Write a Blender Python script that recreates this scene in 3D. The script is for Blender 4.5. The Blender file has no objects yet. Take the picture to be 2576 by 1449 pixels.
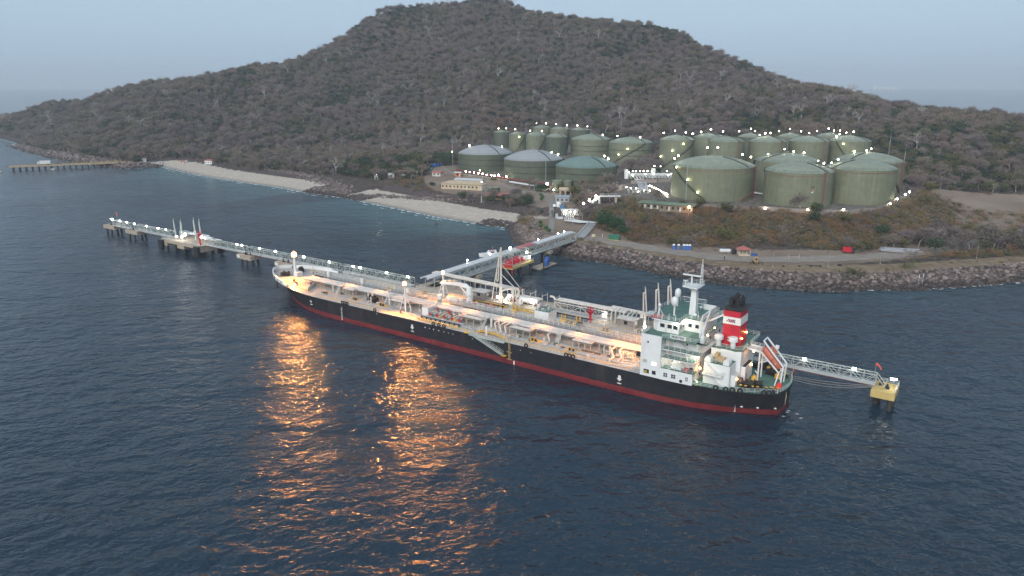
import bpy, bmesh, math, random
import numpy as np
from mathutils import Vector, Matrix
R = math.radians
random.seed(7); rng = np.random.default_rng(7)
scn = bpy.context.scene
C = scn.collection

# ---------------------------------------------------------------- camera, light, exposure
cam_d = bpy.data.cameras.new('camera'); cam = bpy.data.objects.new('camera', cam_d); C.objects.link(cam)
cam_d.sensor_width = 36; cam_d.lens = 36 * 1840 / 2576; cam_d.clip_start = 1; cam_d.clip_end = 60000
cam.location = (0, 0, 75); cam.rotation_euler = (R(90 - 15.565), 0, 0)
scn.camera = cam

SUN_EL, SUN_AZ = R(32), R(205)          # compass bearing: behind the camera, a little to its left
world = bpy.data.worlds.new('World'); scn.world = world; world.use_nodes = True
wn, wl = world.node_tree.nodes, world.node_tree.links
wn.clear()
sky = wn.new('ShaderNodeTexSky'); sky.sky_type = 'NISHITA'; sky.sun_disc = False
sky.sun_elevation = SUN_EL; sky.sun_rotation = SUN_AZ; sky.air_density = 1.0; sky.dust_density = 3.0; sky.ozone_density = 3.0
hs = wn.new('ShaderNodeHueSaturation'); hs.inputs['Saturation'].default_value = 0.55
tint = wn.new('ShaderNodeMix'); tint.data_type = 'RGBA'; tint.inputs[0].default_value = 0.88
wc = wn.new('ShaderNodeTexCoord'); wz = wn.new('ShaderNodeSeparateXYZ'); wl.new(wc.outputs['Generated'], wz.inputs[0])   # dusk overcast: pale at the horizon, dimmer overhead
wr = wn.new('ShaderNodeValToRGB'); wl.new(wz.outputs[2], wr.inputs[0]); wr.color_ramp.interpolation = 'EASE'
wr.color_ramp.elements.new(.5)
for e_, (p_, c_) in zip(wr.color_ramp.elements, ((0.0, (.335, .455, .58, 1)), (.09, (.355, .475, .60, 1)), (.85, (.26, .355, .48, 1)))): e_.position = p_; e_.color = c_
wk = wn.new('ShaderNodeVectorMath'); wk.operation = 'SCALE'; wk.inputs['Scale'].default_value = 6.6; wl.new(wr.outputs[0], wk.inputs[0]); wl.new(wk.outputs[0], tint.inputs[7])
bg = wn.new('ShaderNodeBackground'); bg.inputs[1].default_value = 0.095
wo = wn.new('ShaderNodeOutputWorld')
wl.new(sky.outputs[0], hs.inputs['Color']); wl.new(hs.outputs[0], tint.inputs[6]); wl.new(tint.outputs[2], bg.inputs[0]); wl.new(bg.outputs[0], wo.inputs[0])

sun_d = bpy.data.lights.new('sun', 'SUN'); sun_d.energy = 1.4; sun_d.angle = R(40); sun_d.color = (1, 0.98, 0.96)
sun = bpy.data.objects.new('sun', sun_d); C.objects.link(sun)
sun.rotation_euler = (R(90) - SUN_EL, 0, -SUN_AZ + R(180))

scn.view_settings.view_transform = 'Standard'; scn.view_settings.look = 'None'
scn.view_settings.exposure = 1.02; scn.view_settings.gamma = 1; scn.view_settings.use_curve_mapping = False
scn.render.engine = 'CYCLES'
cy = scn.cycles
cy.use_denoising = True
try: cy.denoiser = 'OPENIMAGEDENOISE'
except Exception: pass
cy.max_bounces = 5; cy.diffuse_bounces = 2; cy.glossy_bounces = 3; cy.transmission_bounces = 2; cy.volume_bounces = 0
cy.caustics_reflective = False; cy.caustics_refractive = False; cy.sample_clamp_indirect = 6.0
cy.use_adaptive_sampling = True; cy.adaptive_threshold = 0.015

# ---------------------------------------------------------------- materials
MATS = {}
def rgba(c): return (c[0], c[1], c[2], 1)
def mat(name, col, rough=.6, var=.12, scale=.5, metal=0, bump=0, dirt=None, damt=.35, dscale=(.5, .5, .12), rnd=None, spec=None):
    m = bpy.data.materials.new(name); m.use_nodes = True; MATS[name] = m
    n, l = m.node_tree.nodes, m.node_tree.links
    b = n['Principled BSDF']; b.inputs['Roughness'].default_value = rough; b.inputs['Metallic'].default_value = metal
    if spec is not None: b.inputs['Specular IOR Level'].default_value = spec
    tc = n.new('ShaderNodeTexCoord')
    nz = n.new('ShaderNodeTexNoise'); nz.inputs['Scale'].default_value = scale; nz.inputs['Detail'].default_value = 6; nz.inputs['Roughness'].default_value = .65
    l.new(tc.outputs['Object'], nz.inputs['Vector'])
    rp = n.new('ShaderNodeValToRGB'); rp.color_ramp.elements[0].position = .3; rp.color_ramp.elements[1].position = .7
    rp.color_ramp.elements[0].color = rgba([x * (1 - var) for x in col]); rp.color_ramp.elements[1].color = rgba([min(1, x * (1 + var)) for x in col])
    l.new(nz.outputs[0], rp.inputs[0]); out = rp.outputs[0]
    if rnd is not None:
        oi = n.new('ShaderNodeObjectInfo'); mx = n.new('ShaderNodeMix'); mx.data_type = 'RGBA'
        r2 = n.new('ShaderNodeValToRGB'); els = r2.color_ramp.elements
        while len(els) < len(rnd): els.new(.5)
        for i, c in enumerate(rnd): els[i].position = i / max(1, len(rnd) - 1); els[i].color = rgba(c)
        l.new(oi.outputs['Random'], r2.inputs[0]); mx.blend_type = 'MULTIPLY'; mx.inputs[0].default_value = 1
        l.new(out, mx.inputs[6]); l.new(r2.outputs[0], mx.inputs[7]); out = mx.outputs[2]
    if dirt is not None:
        mp = n.new('ShaderNodeMapping'); mp.inputs['Scale'].default_value = dscale; l.new(tc.outputs['Object'], mp.inputs[0])
        n2 = n.new('ShaderNodeTexNoise'); n2.inputs['Scale'].default_value = 1; n2.inputs['Detail'].default_value = 7; n2.inputs['Roughness'].default_value = .7
        l.new(mp.outputs[0], n2.inputs['Vector'])
        r3 = n.new('ShaderNodeMapRange'); r3.inputs[1].default_value = .52; r3.inputs[2].default_value = .78; r3.inputs[3].default_value = 0; r3.inputs[4].default_value = damt
        l.new(n2.outputs[0], r3.inputs[0]); mx = n.new('ShaderNodeMix'); mx.data_type = 'RGBA'
        l.new(r3.outputs[0], mx.inputs[0]); l.new(out, mx.inputs[6]); mx.inputs[7].default_value = rgba(dirt); out = mx.outputs[2]
    l.new(out, b.inputs['Base Color'])
    if bump:
        bp = n.new('ShaderNodeBump'); bp.inputs['Strength'].default_value = .6; bp.inputs['Distance'].default_value = bump
        l.new(nz.outputs[0], bp.inputs['Height']); l.new(bp.outputs[0], b.inputs['Normal'])
    return m
def emit(name, col, s):
    m = bpy.data.materials.new(name); m.use_nodes = True; MATS[name] = m
    b = m.node_tree.nodes['Principled BSDF']; b.inputs['Base Color'].default_value = rgba(col)
    b.inputs['Emission Color'].default_value = rgba(col); b.inputs['Emission Strength'].default_value = s
    return m
white = mat('white_paint', (.70, .71, .69), .45, .06, .6, dirt=(.45, .36, .26), damt=.25)
rail_white = mat('rail_paint', (.60, .60, .55), .5, .12, 1)
cream = mat('cream_pipe', (.56, .52, .46), .5, .2, .7, dirt=(.25, .15, .09), damt=.4)
rackgrey = mat('grating_grey', (.46, .46, .45), .65, .2, .6, dirt=(.34, .27, .2), damt=.4)
gratdark = mat('open_grating', (.25, .245, .235), .7, .25, .8, dirt=(.3, .22, .16), damt=.5); deckgrey = mat('deck_grey', (.37, .35, .315), .7, .2, .25, dirt=(.42, .32, .25), damt=.45, dscale=(.15, .15, .15))
deckgreen = mat('deck_green', (.062, .145, .115), .6, .3, .5, dirt=(.12, .1, .07), damt=.4, dscale=(.4, .4, .4))
redpaint = mat('signal_red', (.48, .018, .035), .45, .12, .7, dirt=(.2, .02, .03), damt=.35)
fadedred = mat('faded_red', (.42, .12, .12), .6, .2, .8, dirt=(.2, .1, .09), damt=.5)
yellow = mat('yellow_paint', (.62, .36, .04), .6, .22, .8, dirt=(.25, .17, .1), damt=.5)
black = mat('black_paint', (.018, .018, .02), .5, .3, .8)
soot = mat('sooty_steel', (.022, .02, .019), .8, .4, 1.5, bump=.05)
glass = mat('window_glass', (.02, .03, .035), .08, .2, 1)
rubber = mat('rubber', (.02, .02, .02), .8, .3, 2)
orange = mat('lifeboat_orange', (.44, .125, .075), .55, .15, 1, dirt=(.4, .2, .15), damt=.4)
concrete = mat('weathered_concrete', (.36, .30, .23), .85, .22, .5, bump=.05, dirt=(.2, .13, .09), damt=.6)
yconc = mat('yellow_concrete', (.52, .39, .14), .75, .15, .6, dirt=(.3, .15, .06), damt=.6)
pile = mat('tarred_pile', (.045, .04, .036), .75, .3, .8, bump=.05)
alu = mat('pale_green_steel', (.42, .46, .42), .5, .14, .6, dirt=(.3, .22, .17), damt=.35)
underred = mat('red_oxide', (.24, .08, .075), .7, .2, .8)
pipewhite = mat('white_pipe', (.60, .61, .60), .4, .1, .6, dirt=(.35, .3, .25), damt=.3)
timber = mat('sandy_timber', (.50, .34, .17), .8, .2, .8)
bluep = mat('blue_plastic', (.03, .11, .36), .45, .12, 1)
grnp = mat('green_container', (.03, .15, .09), .6, .2, .8)
tan = mat('tan_plaster', (.50, .40, .27), .8, .12, .6)
brownroof = mat('tan_roof', (.46, .36, .24), .8, .15, .6)
greenroof = mat('green_roof', (.20, .33, .20), .6, .12, .5)
redroof = mat('red_tile_roof', (.42, .13, .11), .75, .2, 1.2)
greyroof = mat('grey_sheet_roof', (.55, .57, .58), .5, .1, .8)
steel = mat('galvanised', (.38, .40, .42), .45, .15, .8, metal=.3)
rust = mat('rusty_steel', (.16, .09, .06), .8, .35, 1)
stone_m = mat('basalt', (.155, .128, .116), .9, .3, 1.2, bump=.1, rnd=[(.5, .5, .52), (.75, .74, .75), (1, .97, .95), (1.2, 1.05, .98), (1.9, 1.85, 1.8)])
def wet_band(m, z0, z1, k):        # stones below the tide line stay dark and wet
    n, l = m.node_tree.nodes, m.node_tree.links; b = n['Principled BSDF']; src = b.inputs['Base Color'].links[0].from_socket
    ge = n.new('ShaderNodeNewGeometry'); sp = n.new('ShaderNodeSeparateXYZ'); l.new(ge.outputs['Position'], sp.inputs[0])
    mr = n.new('ShaderNodeMapRange'); mr.inputs[1].default_value = z0; mr.inputs[2].default_value = z1; mr.inputs[3].default_value = k; mr.inputs[4].default_value = 1; l.new(sp.outputs[2], mr.inputs[0])
    vm = n.new('ShaderNodeVectorMath'); vm.operation = 'SCALE'; l.new(src, vm.inputs[0]); l.new(mr.outputs[0], vm.inputs['Scale']); l.new(vm.outputs[0], b.inputs['Base Color'])
wet_band(stone_m, .8, 2.4, .38)
def patches(m, s, cols):           # kinds of plants grow in patches: tint by where the plant stands
    n, l = m.node_tree.nodes, m.node_tree.links; b = n['Principled BSDF']; src = b.inputs['Base Color'].links[0].from_socket
    oi = n.new('ShaderNodeObjectInfo'); nz = n.new('ShaderNodeTexNoise'); nz.inputs['Scale'].default_value = s; nz.inputs['Detail'].default_value = 3; l.new(oi.outputs['Location'], nz.inputs['Vector'])
    rp = n.new('ShaderNodeValToRGB'); e = rp.color_ramp.elements
    while len(e) < len(cols): e.new(.5)
    for i, c in enumerate(cols): e[i].position = .32+.36*i/(len(cols)-1); e[i].color = rgba(c)
    l.new(nz.outputs[0], rp.inputs[0]); mx = n.new('ShaderNodeMix'); mx.data_type = 'RGBA'; mx.blend_type = 'MULTIPLY'; mx.inputs[0].default_value = 1
    l.new(src, mx.inputs[6]); l.new(rp.outputs[0], mx.inputs[7]); l.new(mx.outputs[2], b.inputs['Base Color'])
lampW = emit('warm_white_lamp', (1, .92, .72), 26)
lampM = emit('valve_lamp', (1, .94, .76), 11); lampY = emit('yellow_green_lamp', (1, 1, .5), 14)
lampO = emit('sodium_lamp', (1, .40, .09), 40)
lampOs = emit('sodium_flood', (1, .40, .11), 9)
lampJ = emit('jetty_lamp', (1, .97, .9), 22)

# ---------------------------------------------------------------- mesh builder
class MB:
    def __init__(s): s.v = []; s.f = []
    def add(s, v, f):
        o = len(s.v); s.v += [tuple(p) for p in v]; s.f += [[i + o for i in q] for q in f]; return s
    def box(s, x0, x1, y0, y1, z0, z1):
        return s.add([(x0,y0,z0),(x1,y0,z0),(x1,y1,z0),(x0,y1,z0),(x0,y0,z1),(x1,y0,z1),(x1,y1,z1),(x0,y1,z1)],
                     [[3,2,1,0],[4,5,6,7],[0,1,5,4],[1,2,6,5],[2,3,7,6],[3,0,4,7]])
    def cb(s, c, d): return s.box(c[0]-d[0]/2, c[0]+d[0]/2, c[1]-d[1]/2, c[1]+d[1]/2, c[2]-d[2]/2, c[2]+d[2]/2)
    def cyl(s, p0, p1, r, n=6, r2=None, caps=True):
        p0, p1 = Vector(p0), Vector(p1); d = p1 - p0
        if d.length < 1e-6: return s
        r2 = r if r2 is None else r2
        d.normalize(); a = Vector((0,0,1)) if abs(d.z) < .9 else Vector((1,0,0))
        u = d.cross(a).normalized(); w = d.cross(u)
        v = []
        for p, rr in ((p0, r), (p1, r2)):
            for i in range(n):
                t = 2*math.pi*(i+.5)/n; v.append(p + u*math.cos(t)*rr + w*math.sin(t)*rr)
        f = [[i, i+n, (i+1) % n+n, (i+1) % n] for i in range(n)]
        if caps: f += [list(range(n)), list(range(2*n-1, n-1, -1))]
        return s.add(v, f)
    def bar(s, p0, p1, r): return s.cyl(p0, p1, r, 4)
    def tube(s, pts, r, n=6):
        for a, b in zip(pts, pts[1:]): s.cyl(a, b, r, n)
        for p in pts[1:-1]: s.ball(p, r*1.02, n, 4)
        return s
    def ball(s, c, r, n=8, m=5, sx=1, sy=1, sz=1):
        v = [(c[0], c[1], c[2]-r*sz)]
        for j in range(1, m):
            t = math.pi*j/m
            for i in range(n):
                p = 2*math.pi*i/n; v.append((c[0]+r*sx*math.sin(t)*math.cos(p), c[1]+r*sy*math.sin(t)*math.sin(p), c[2]-r*sz*math.cos(t)))
        v.append((c[0], c[1], c[2]+r*sz)); f = []
        for i in range(n):
            k = (i+1) % n
            f.append([0, 1+k, 1+i])
            for j in range(m-2): f.append([1+j*n+i, 1+j*n+k, 1+(j+1)*n+k, 1+(j+1)*n+i])
            f.append([len(v)-1, 1+(m-2)*n+i, 1+(m-2)*n+k])
        return s.add(v, f)
    def lathe(s, prof, n=24, c=(0,0,0)):
        v = []; f = []; m = len(prof)
        for r, z in prof:
            for i in range(n):
                t = 2*math.pi*i/n; v.append((c[0]+r*math.cos(t), c[1]+r*math.sin(t), c[2]+z))
        for j in range(m-1):
            for i in range(n): k = (i+1) % n; f.append([j*n+i, j*n+k, (j+1)*n+k, (j+1)*n+i])
        if prof[0][0] > 1e-4: f.append(list(range(n))[::-1])
        if prof[-1][0] > 1e-4: f.append([(m-1)*n+i for i in range(n)])
        return s.add(v, f)
    def prism(s, poly, z0, z1):
        n = len(poly); ar = sum(poly[i][0]*poly[(i+1) % n][1]-poly[(i+1) % n][0]*poly[i][1] for i in range(n))
        if ar < 0: poly = poly[::-1]
        v = [(p[0], p[1], z0) for p in poly] + [(p[0], p[1], z1) for p in poly]
        return s.add(v, [list(range(n))[::-1], [n+i for i in range(n)]] + [[i, (i+1) % n, n+(i+1) % n, n+i] for i in range(n)])
    def rail(s, pts, h=1.05, step=1.5, r=.04, rows=3, closed=False):
        pts = [Vector(p) for p in pts]
        if closed: pts.append(pts[0])
        for a, b in zip(pts, pts[1:]):
            n = max(1, round((b-a).length/step))
            for i in range(n+1):
                p = a.lerp(b, i/n); s.bar(p, p+Vector((0,0,h)), r)
            for k in range(1, rows+1):
                q = Vector((0,0,h*k/rows)); s.bar(a+q, b+q, r*.8)
        return s
    def torus(s, c, R0, r, axis='y', n=12, m=6):
        v = []; f = []
        for i in range(n):
            t = 2*math.pi*i/n
            for j in range(m):
                p = 2*math.pi*j/m; q = R0+r*math.cos(p); a, b, d = q*math.cos(t), r*math.sin(p), q*math.sin(t)
                v.append((c[0]+a, c[1]+b, c[2]+d) if axis == 'y' else (c[0]+b, c[1]+a, c[2]+d) if axis == 'x' else (c[0]+a, c[1]+d, c[2]+b))
        for i in range(n):
            for j in range(m): f.append([i*m+j, i*m+(j+1) % m, ((i+1) % n)*m+(j+1) % m, ((i+1) % n)*m+j])
        return s.add(v, f)
    def xf(s, M): s.v = [tuple(M @ Vector(p)) for p in s.v]; return s
    def mesh(s, name, m, smooth=False):
        me = bpy.data.meshes.new(name); me.from_pydata(s.v, [], s.f); me.materials.append(m)
        if smooth:
            me.shade_smooth(); me.set_sharp_from_angle(angle=R(40))
        return me
    def build(s, name, m, parent=None, smooth=False, loc=None):
        o = bpy.data.objects.new(name, s.mesh(name, m, smooth)); C.objects.link(o)
        if parent is not None: o.parent = parent
        if loc is not None: o.location = loc
        return o
def obj(name, me, parent=None, loc=None, sc=None, rz=None):
    o = bpy.data.objects.new(name, me); C.objects.link(o)
    if parent is not None: o.parent = parent
    if loc is not None: o.location = loc
    if sc is not None: o.scale = (sc,)*3 if not hasattr(sc, '__len__') else sc
    if rz is not None: o.rotation_euler.z = rz
    return o
def tag(o, label=None, cat=None, group=None, kind=None):
    if label: o['label'] = label
    if cat: o['category'] = cat
    if group: o['group'] = group
    if kind: o['kind'] = kind
    return o
def thing(name, label, cat, loc=(0,0,0), rz=0, group=None):
    o = bpy.data.objects.new(name, None); C.objects.link(o); o.location = loc; o.rotation_euler.z = rz; o.empty_display_size = .5
    return tag(o, label, cat, group)
KIDS = {}
def dup(root, loc=None, rz=None, label=None, sc=None):
    r = root.copy(); C.objects.link(r)
    if loc is not None: r.location = loc
    if rz is not None: r.rotation_euler.z = rz
    if sc is not None: r.scale = (sc,)*3 if not hasattr(sc, '__len__') else sc
    if label: r['label'] = label
    for ch in list(root.children):
        c = ch.copy(); C.objects.link(c); c.parent = r
        for g in list(ch.children):
            d = g.copy(); C.objects.link(d); d.parent = c
    return r
bulbs = {}
def lamp(parent, p, m, r=.5, name='lamp'):
    k = m.name
    if k not in bulbs: bulbs[k] = MB().ball((0,0,0), 1, 8, 6).mesh('lamp_bulb', m, True)
    return obj(name, bulbs[k], parent, p, r)

# frame of the berth: x along the tanker towards its bow, y to its port side, z up from the water
SH = R(145.4); SO = Vector((-6.835, 211.364, 0)); SD = Vector((math.cos(SH), math.sin(SH), 0)); SN = Vector((-math.sin(SH), math.cos(SH), 0))
def J(x, y, z=0): return tuple(SO + SD*x + SN*y + Vector((0,0,z)))
# ---------------------------------------------------------------- the island's ground
COAST = [(-889,1239),(-766,1097),(-708,1041),(-654,984),(-630,932),(-576,875),(-510,805),(-466,762),(-438,738),(-418,723),(-392,701),(-359,681),(-340,687),(-329,694),(-313,677),(-268,628),(-219,586),(-177,553),(-152,528),(-131,512),(-117,501),(-101,485),(-71,453),(-44,424),(-20,403),(-1,390),(1,370),(3,351),(8,337),(19,327),(27,319),(40,311),(52,300),(66,286),(80,277),(93,271),(107,267),(116,265),(125,265),(137,267),(153,267),(170,271),(188,275),(202,279),(227,286),
  (300,306),(420,360),(600,470),(760,640),(760,760),(640,860),(520,980),(420,1120),(250,1300),(-100,1420),(-500,1480),(-820,1450),(-960,1350)]
# kind of the shore that ends at each coast point: rock, beach or riprap
KIND = ['rock']*13 + ['beach']*6 + ['rock']*2 + ['beach']*5 + ['riprap']*19 + ['rock']*13
CP = np.array(COAST, float)
def coast_dist(X, Y):
    P = np.stack([X.ravel(), Y.ravel()], 1); best = np.full(len(P), 1e9); which = np.zeros(len(P), int); inside = np.zeros(len(P), bool)
    n = len(CP)
    for i in range(n):
        a, b = CP[i], CP[(i+1) % n]; d = b-a
        t = np.clip(((P-a) @ d)/(d @ d), 0, 1); q = np.hypot(*(P-a-t[:, None]*d).T)
        m = q < best; best[m] = q[m]; which[m] = (i+1) % n
        cr = ((a[1] > P[:, 1]) != (b[1] > P[:, 1])) & (P[:, 0] < (b[0]-a[0])*(P[:, 1]-a[1])/(b[1]-a[1]+1e-12)+a[0]); inside ^= cr
    return np.where(inside, best, -best).reshape(X.shape), which.reshape(X.shape)
TANKS = {'T1':(113.5,415.2,22.8,14,17.5,4.9),'T14':(152.6,391,17.4,14,17.1,4.3),'TR':(188.2,397,17.8,14,18.0,4.1),'TC':(164,440,18.5,14,17.6,3.9),'TRB':(212,439,19.2,14,17.6,4.6),
 'B1':(124.8,562.5,12.8,14,21,3.1),'B2':(157.8,547.5,13,14,21,3.2),'B3':(187.6,545.3,13.5,14,21,3.4),'B4':(218.6,547.5,14.1,14,21,3.5),'B5':(250,550.8,14.7,14,21,3.6),'C1':(155.7,588,12.1,14,21,2.8),'C2':(189,591,9.7,14,21,2.7),'C3':(222,593,10.2,14,21,2.8),'C4':(255.5,598,11.4,14,21,2.6),
 'F1':(-21.4,597,22,9,13.1,6.0),'F2':(15.8,543.6,21.7,9,13.6,6.2),'F3':(50.2,499.6,20.6,9,13.4,6.0),'M1':(74,697,18.7,11,14.8,4.3),'M2':(103.6,648,19,11,15.6,4.2),
 'S1':(-10.5,774,9.1,12,15.5,1.7),'S2':(5.7,738,8.7,12,15.7,2.1),'S3':(23.3,716,9.8,12,16,3),'S4':(41.2,687,9.9,12,16.5,3),'U1':(31.6,792,9.5,15,16,2.1),'U2':(49.5,770,10.2,15,16,2),'U3':(68.7,753,10.2,15,16,1.8)}
RIDGE = [(-908,1330,13),(-799,1230,31),(-728,1180,39),(-637,1110,47),(-545,1050,60),(-459,1010,74),(-406,1010,80),(-355,1020,89),(-307,1040,102),(-268,1060,117),(-242,1070,127),(-227,1080,139),(-202,1100,159),(-186,1110,175),(-163,1110,179),(-128,1100,179),(-100,1100,181),(-60,1100,190),(-38,1100,192),(1,1090,182),(29,1080,168),(61,1060,160),(112,1030,155),(160,1000,145),(198,980,137),(226,970,127),(242,950,110),(272,930,99),(290,910,92),(319,880,78),(340,850,71),(372,820,63),(400,790,59),(425,760,56),(446,740,51),(462,720,47),(478,700,45),(510,680,37)]
MID = [(-452,860,23),(-395,745,6),(-321,880,35),(-280,760,9),(-246,960,71),(-221,850,28),(-189,720,6),(-155,1040,123),(-143,950,71),(-129,840,29),(-59,800,27),(-20,1020,132),(-18,900,80),(-16,830,45),(53,900,52),(58,1000,121),(154,950,104),(138,840,63),(119,740,32),(245,830,67),(206,690,36),(282,700,47),(334,690,44),(292,620,26),(335,590,33),(292,500,18),(382,590,33),(327,500,19),(312,445,10),(266,440,11),(257,480,15),
 (40.8,347.7,4.9),(50.9,338.2,4.8),(66.4,331,4.8),(90.7,319,4.8),(107.7,316.6,4.8),(129.6,314.1,4.8),(149.2,319,4.8),(162.4,320.7,4.8),(183.8,327.5,4.8),(213.8,347.7,4.9),(235.9,368.2,5.2),(268.9,379.3,5.5),(47,325,4.7),(76,300,4.6),(99,290,4.6),(123,290,4.6),(150,296,4.6),(181,306,4.6),(211,327,4.7),(242,340,4.8),(89,284,4.4),(143,279,4.4),(214,298,4.4),
 (97,374,14),(122,363,14),(148,352,14),(164,350,14),(182,358,14),(236,426,14),(246,452,14),(75,384,14),(70,400,14),(72,440,14),(80,470,14),(106,500,14),(108,545,14),(140,490,14),(200,490,14),(235,500,14),(62,415,11.5),(48,403,11),(40,396,8),(30,390,6.4),(30,374,5.8),(34,355,5.2),(20,350,5),(18,380,5.2),(20,420,5.6),(20,455,5.8),(26,480,6.4),(36,470,6.5),(55,455,9),(60,480,11),
 (3,495,6.2),(8,464,5.0),(-14,475,4.4),(-30,500,6.2),(-48,505,6),(-56,520,6.2),(-34,530,8),(-41,556,9),(-55,590,9.5),(-64,604,10),(-90,560,6.5),(-80,580,7.6),(-75,620,11),(-105,560,5.5),(-110,600,8),(-130,640,8),(-150,600,5),(-180,640,6),(0,525,8),(30,512,8),
 (-227,662,4),(-205,650,4),(-327,712,3.6),(-284,702,4),(-370,704,3.4),(-700,1120,6),(-560,930,8)]
RIDGE = [(x, y, z-(5 if x < 330 else 9 if x > 430 else 6)) for x, y, z in RIDGE]
ctl = np.array(RIDGE + MID + [(v[0], v[1], v[3]) for v in TANKS.values()] + [(-300,1250,60),(0,1260,80),(250,1150,60),(430,960,30),(560,800,15),(640,600,2),(560,660,10),(420,450,10),(330,380,8),(-650,1300,30),(-800,1320,12)], float)
def tps(r2): return np.where(r2 > 0, r2*np.log(np.maximum(r2, 1e-9)), 0)
_n = len(ctl); _s = 300.0
_c = ctl[:, :2]/_s
_A = np.zeros((_n+3, _n+3)); _A[:_n, :_n] = tps(((_c[:, None]-_c[None])**2).sum(2)) + np.eye(_n)*2e-4
_A[:_n, _n] = 1; _A[:_n, _n+1:] = _c; _A[_n:, :_n] = _A[:_n, _n:].T
_w = np.linalg.solve(_A, np.concatenate([ctl[:, 2], np.zeros(3)]))
_ph = rng.uniform(0, 6.28, (40, 1)); _kd = rng.normal(size=(40, 2))
def hills(X, Y):
    out = np.zeros(X.size); P = np.stack([X.ravel(), Y.ravel()], 1)/_s
    for i in range(_n): out += _w[i]*tps(((P-_c[i])**2).sum(1))
    out += _w[_n] + P @ _w[_n+1:]
    return out.reshape(X.shape)
def terr(X, Y, full=False):
    X = np.asarray(X, float); Y = np.asarray(Y, float)
    d, wh = coast_dist(X, Y); z = hills(X, Y)
    kd = np.array([{'rock': 0, 'beach': 1, 'riprap': 2}[k] for k in KIND])[wh]
    rough = np.zeros(X.shape)
    for i in range(40):
        q = _kd[i]/np.hypot(*_kd[i]); k = 2*math.pi/(14+i*4.5); rough += np.sin(k*(q[0]*X+q[1]*Y)+_ph[i, 0])*(14+i*4.5)*.0038
    z = z + rough*np.clip((z-16)/14, 0, 1)
    for cx, cy_, r, pz, h, dm in TANKS.values():
        q = np.hypot(X-cx, Y-cy_); k = np.clip((r+12-q)/9, 0, 1); k = k*k*(3-2*k); z = z*(1-k)+pz*k
    prof = np.where(kd == 0, np.where(d < 12, .30*d, 3.6+.75*(d-12)), np.where(kd == 1, np.where(d < 34, .075*d, 2.55+.6*(d-34)), np.where(d < 9, .49*d, 4.4+.8*(d-9))))
    z = np.where(d > 0, np.minimum(np.maximum(z, .8), prof), np.maximum(d*.25, -7)-.02)
    return (z, d, kd) if full else z
def tz(x, y): return float(terr(np.array([x]), np.array([y]))[0])
def axis(lo, hi, f0, f1, fine, coarse):
    a = list(np.arange(lo, f0, coarse)) + list(np.arange(f0, f1, fine)) + list(np.arange(f1, hi+coarse, coarse)); return np.array(a)
def pip(poly, X, Y):
    ins = np.zeros(np.shape(X), bool); n = len(poly)
    for i in range(n):
        (ax, ay), (bx, by) = poly[i], poly[(i+1) % n]
        ins ^= ((ay > Y) != (by > Y)) & (X < (bx-ax)*(Y-ay)/(by-ay+1e-12)+ax)
    return ins
RIGHT_FARM = [(68,392),(76,384),(97,374),(122,364),(148,353),(164,351),(182,359),(236,424),(244,452),(275,545),(276,615),(140,612),(108,580),(105,508),(74,512),(64,470),(60,420)]
LEFT_FARM = [(-50,612),(-40,556),(-14,526),(0,512),(28,480),(40,474),(75,488),(80,540),(128,640),(125,672),(100,725),(85,780),(72,812),(20,812),(-25,790),(-25,640)]
ROAD = [(30,341),(34,333),(54,314.3),(76,296),(99,288.5),(123,288.5),(150,295),(181,306),(211,325),(243,339),(290,352),(290,366),(252,353),(219,339),(190,322.5),(158,311),(122,308),(90,309),(66,327),(47,338),(38,346)]
CLEARING = [(22,480),(40,470),(36,440),(38,405),(34,372),(48,350),(56,338),(46,332),(20,340),(10,352),(12,420),(12,450),(2,470),(-34,478),(-54,500),(-66,540),(-66,600),(-48,614),(-38,556),(-10,524),(8,500)]
LOT = [(258,452),(312,440),(330,400),(262,392),(244,425)]
OPEN = [(219,347),(228,374),(240,402),(258,452),(335,446),(350,372),(290,350),(243,343)]
HEAD = [(3,351),(1,372),(0,392),(8,412),(11,400),(12,360)]

def grid_mesh(xs, ys, Z):
    nx, ny = len(xs), len(ys); X, Y = np.meshgrid(xs, ys)
    v = np.stack([X, Y, Z], 2).reshape(-1, 3)
    i = np.arange(nx*ny).reshape(ny, nx); f = np.stack([i[:-1, :-1], i[:-1, 1:], i[1:, 1:], i[1:, :-1]], 2).reshape(-1, 4)
    return v, f
def np_mesh(name, v, f, m, smooth=True):
    me = bpy.data.meshes.new(name); me.vertices.add(len(v)); me.vertices.foreach_set('co', np.asarray(v, np.float32).ravel())
    k = f.shape[1]; me.loops.add(f.size); me.loops.foreach_set('vertex_index', f.ravel().astype(np.int32)); me.polygons.add(len(f))
    me.polygons.foreach_set('loop_start', np.arange(0, f.size, k, dtype=np.int32)); me.update(calc_edges=True)
    if smooth: me.shade_smooth()
    me.materials.append(m); return me
xs = axis(-1080, 800, -330, 330, 3.2, 9); ys = axis(235, 1500, 255, 640, 3.2, 9)
X, Y = np.meshgrid(xs, ys); Z, D, K = terr(X, Y, True)
V, F = grid_mesh(xs, ys, Z)
keep = (D.ravel()[F] > -45).any(1); F = F[keep]
used = np.unique(F); remap = np.full(len(V), -1); remap[used] = np.arange(len(used)); F = remap[F]
def soft(poly, s=4):
    p = pip(poly, X, Y).astype(float)
    for _ in range(s): p = (p + np.roll(p, 1, 0) + np.roll(p, -1, 0) + np.roll(p, 1, 1) + np.roll(p, -1, 1))/5
    return p
sand = np.clip(np.where(K == 1, (33-D)/6, 0), 0, 1)
rockm = np.clip(np.where(K == 0, (17-D)/5, np.where(K == 2, (9.5-D)/2, 0)), 0, 1)*(D > -40)
rockm = np.where((K == 1) & (D > 31) & (D < 42), .75, rockm)
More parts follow.
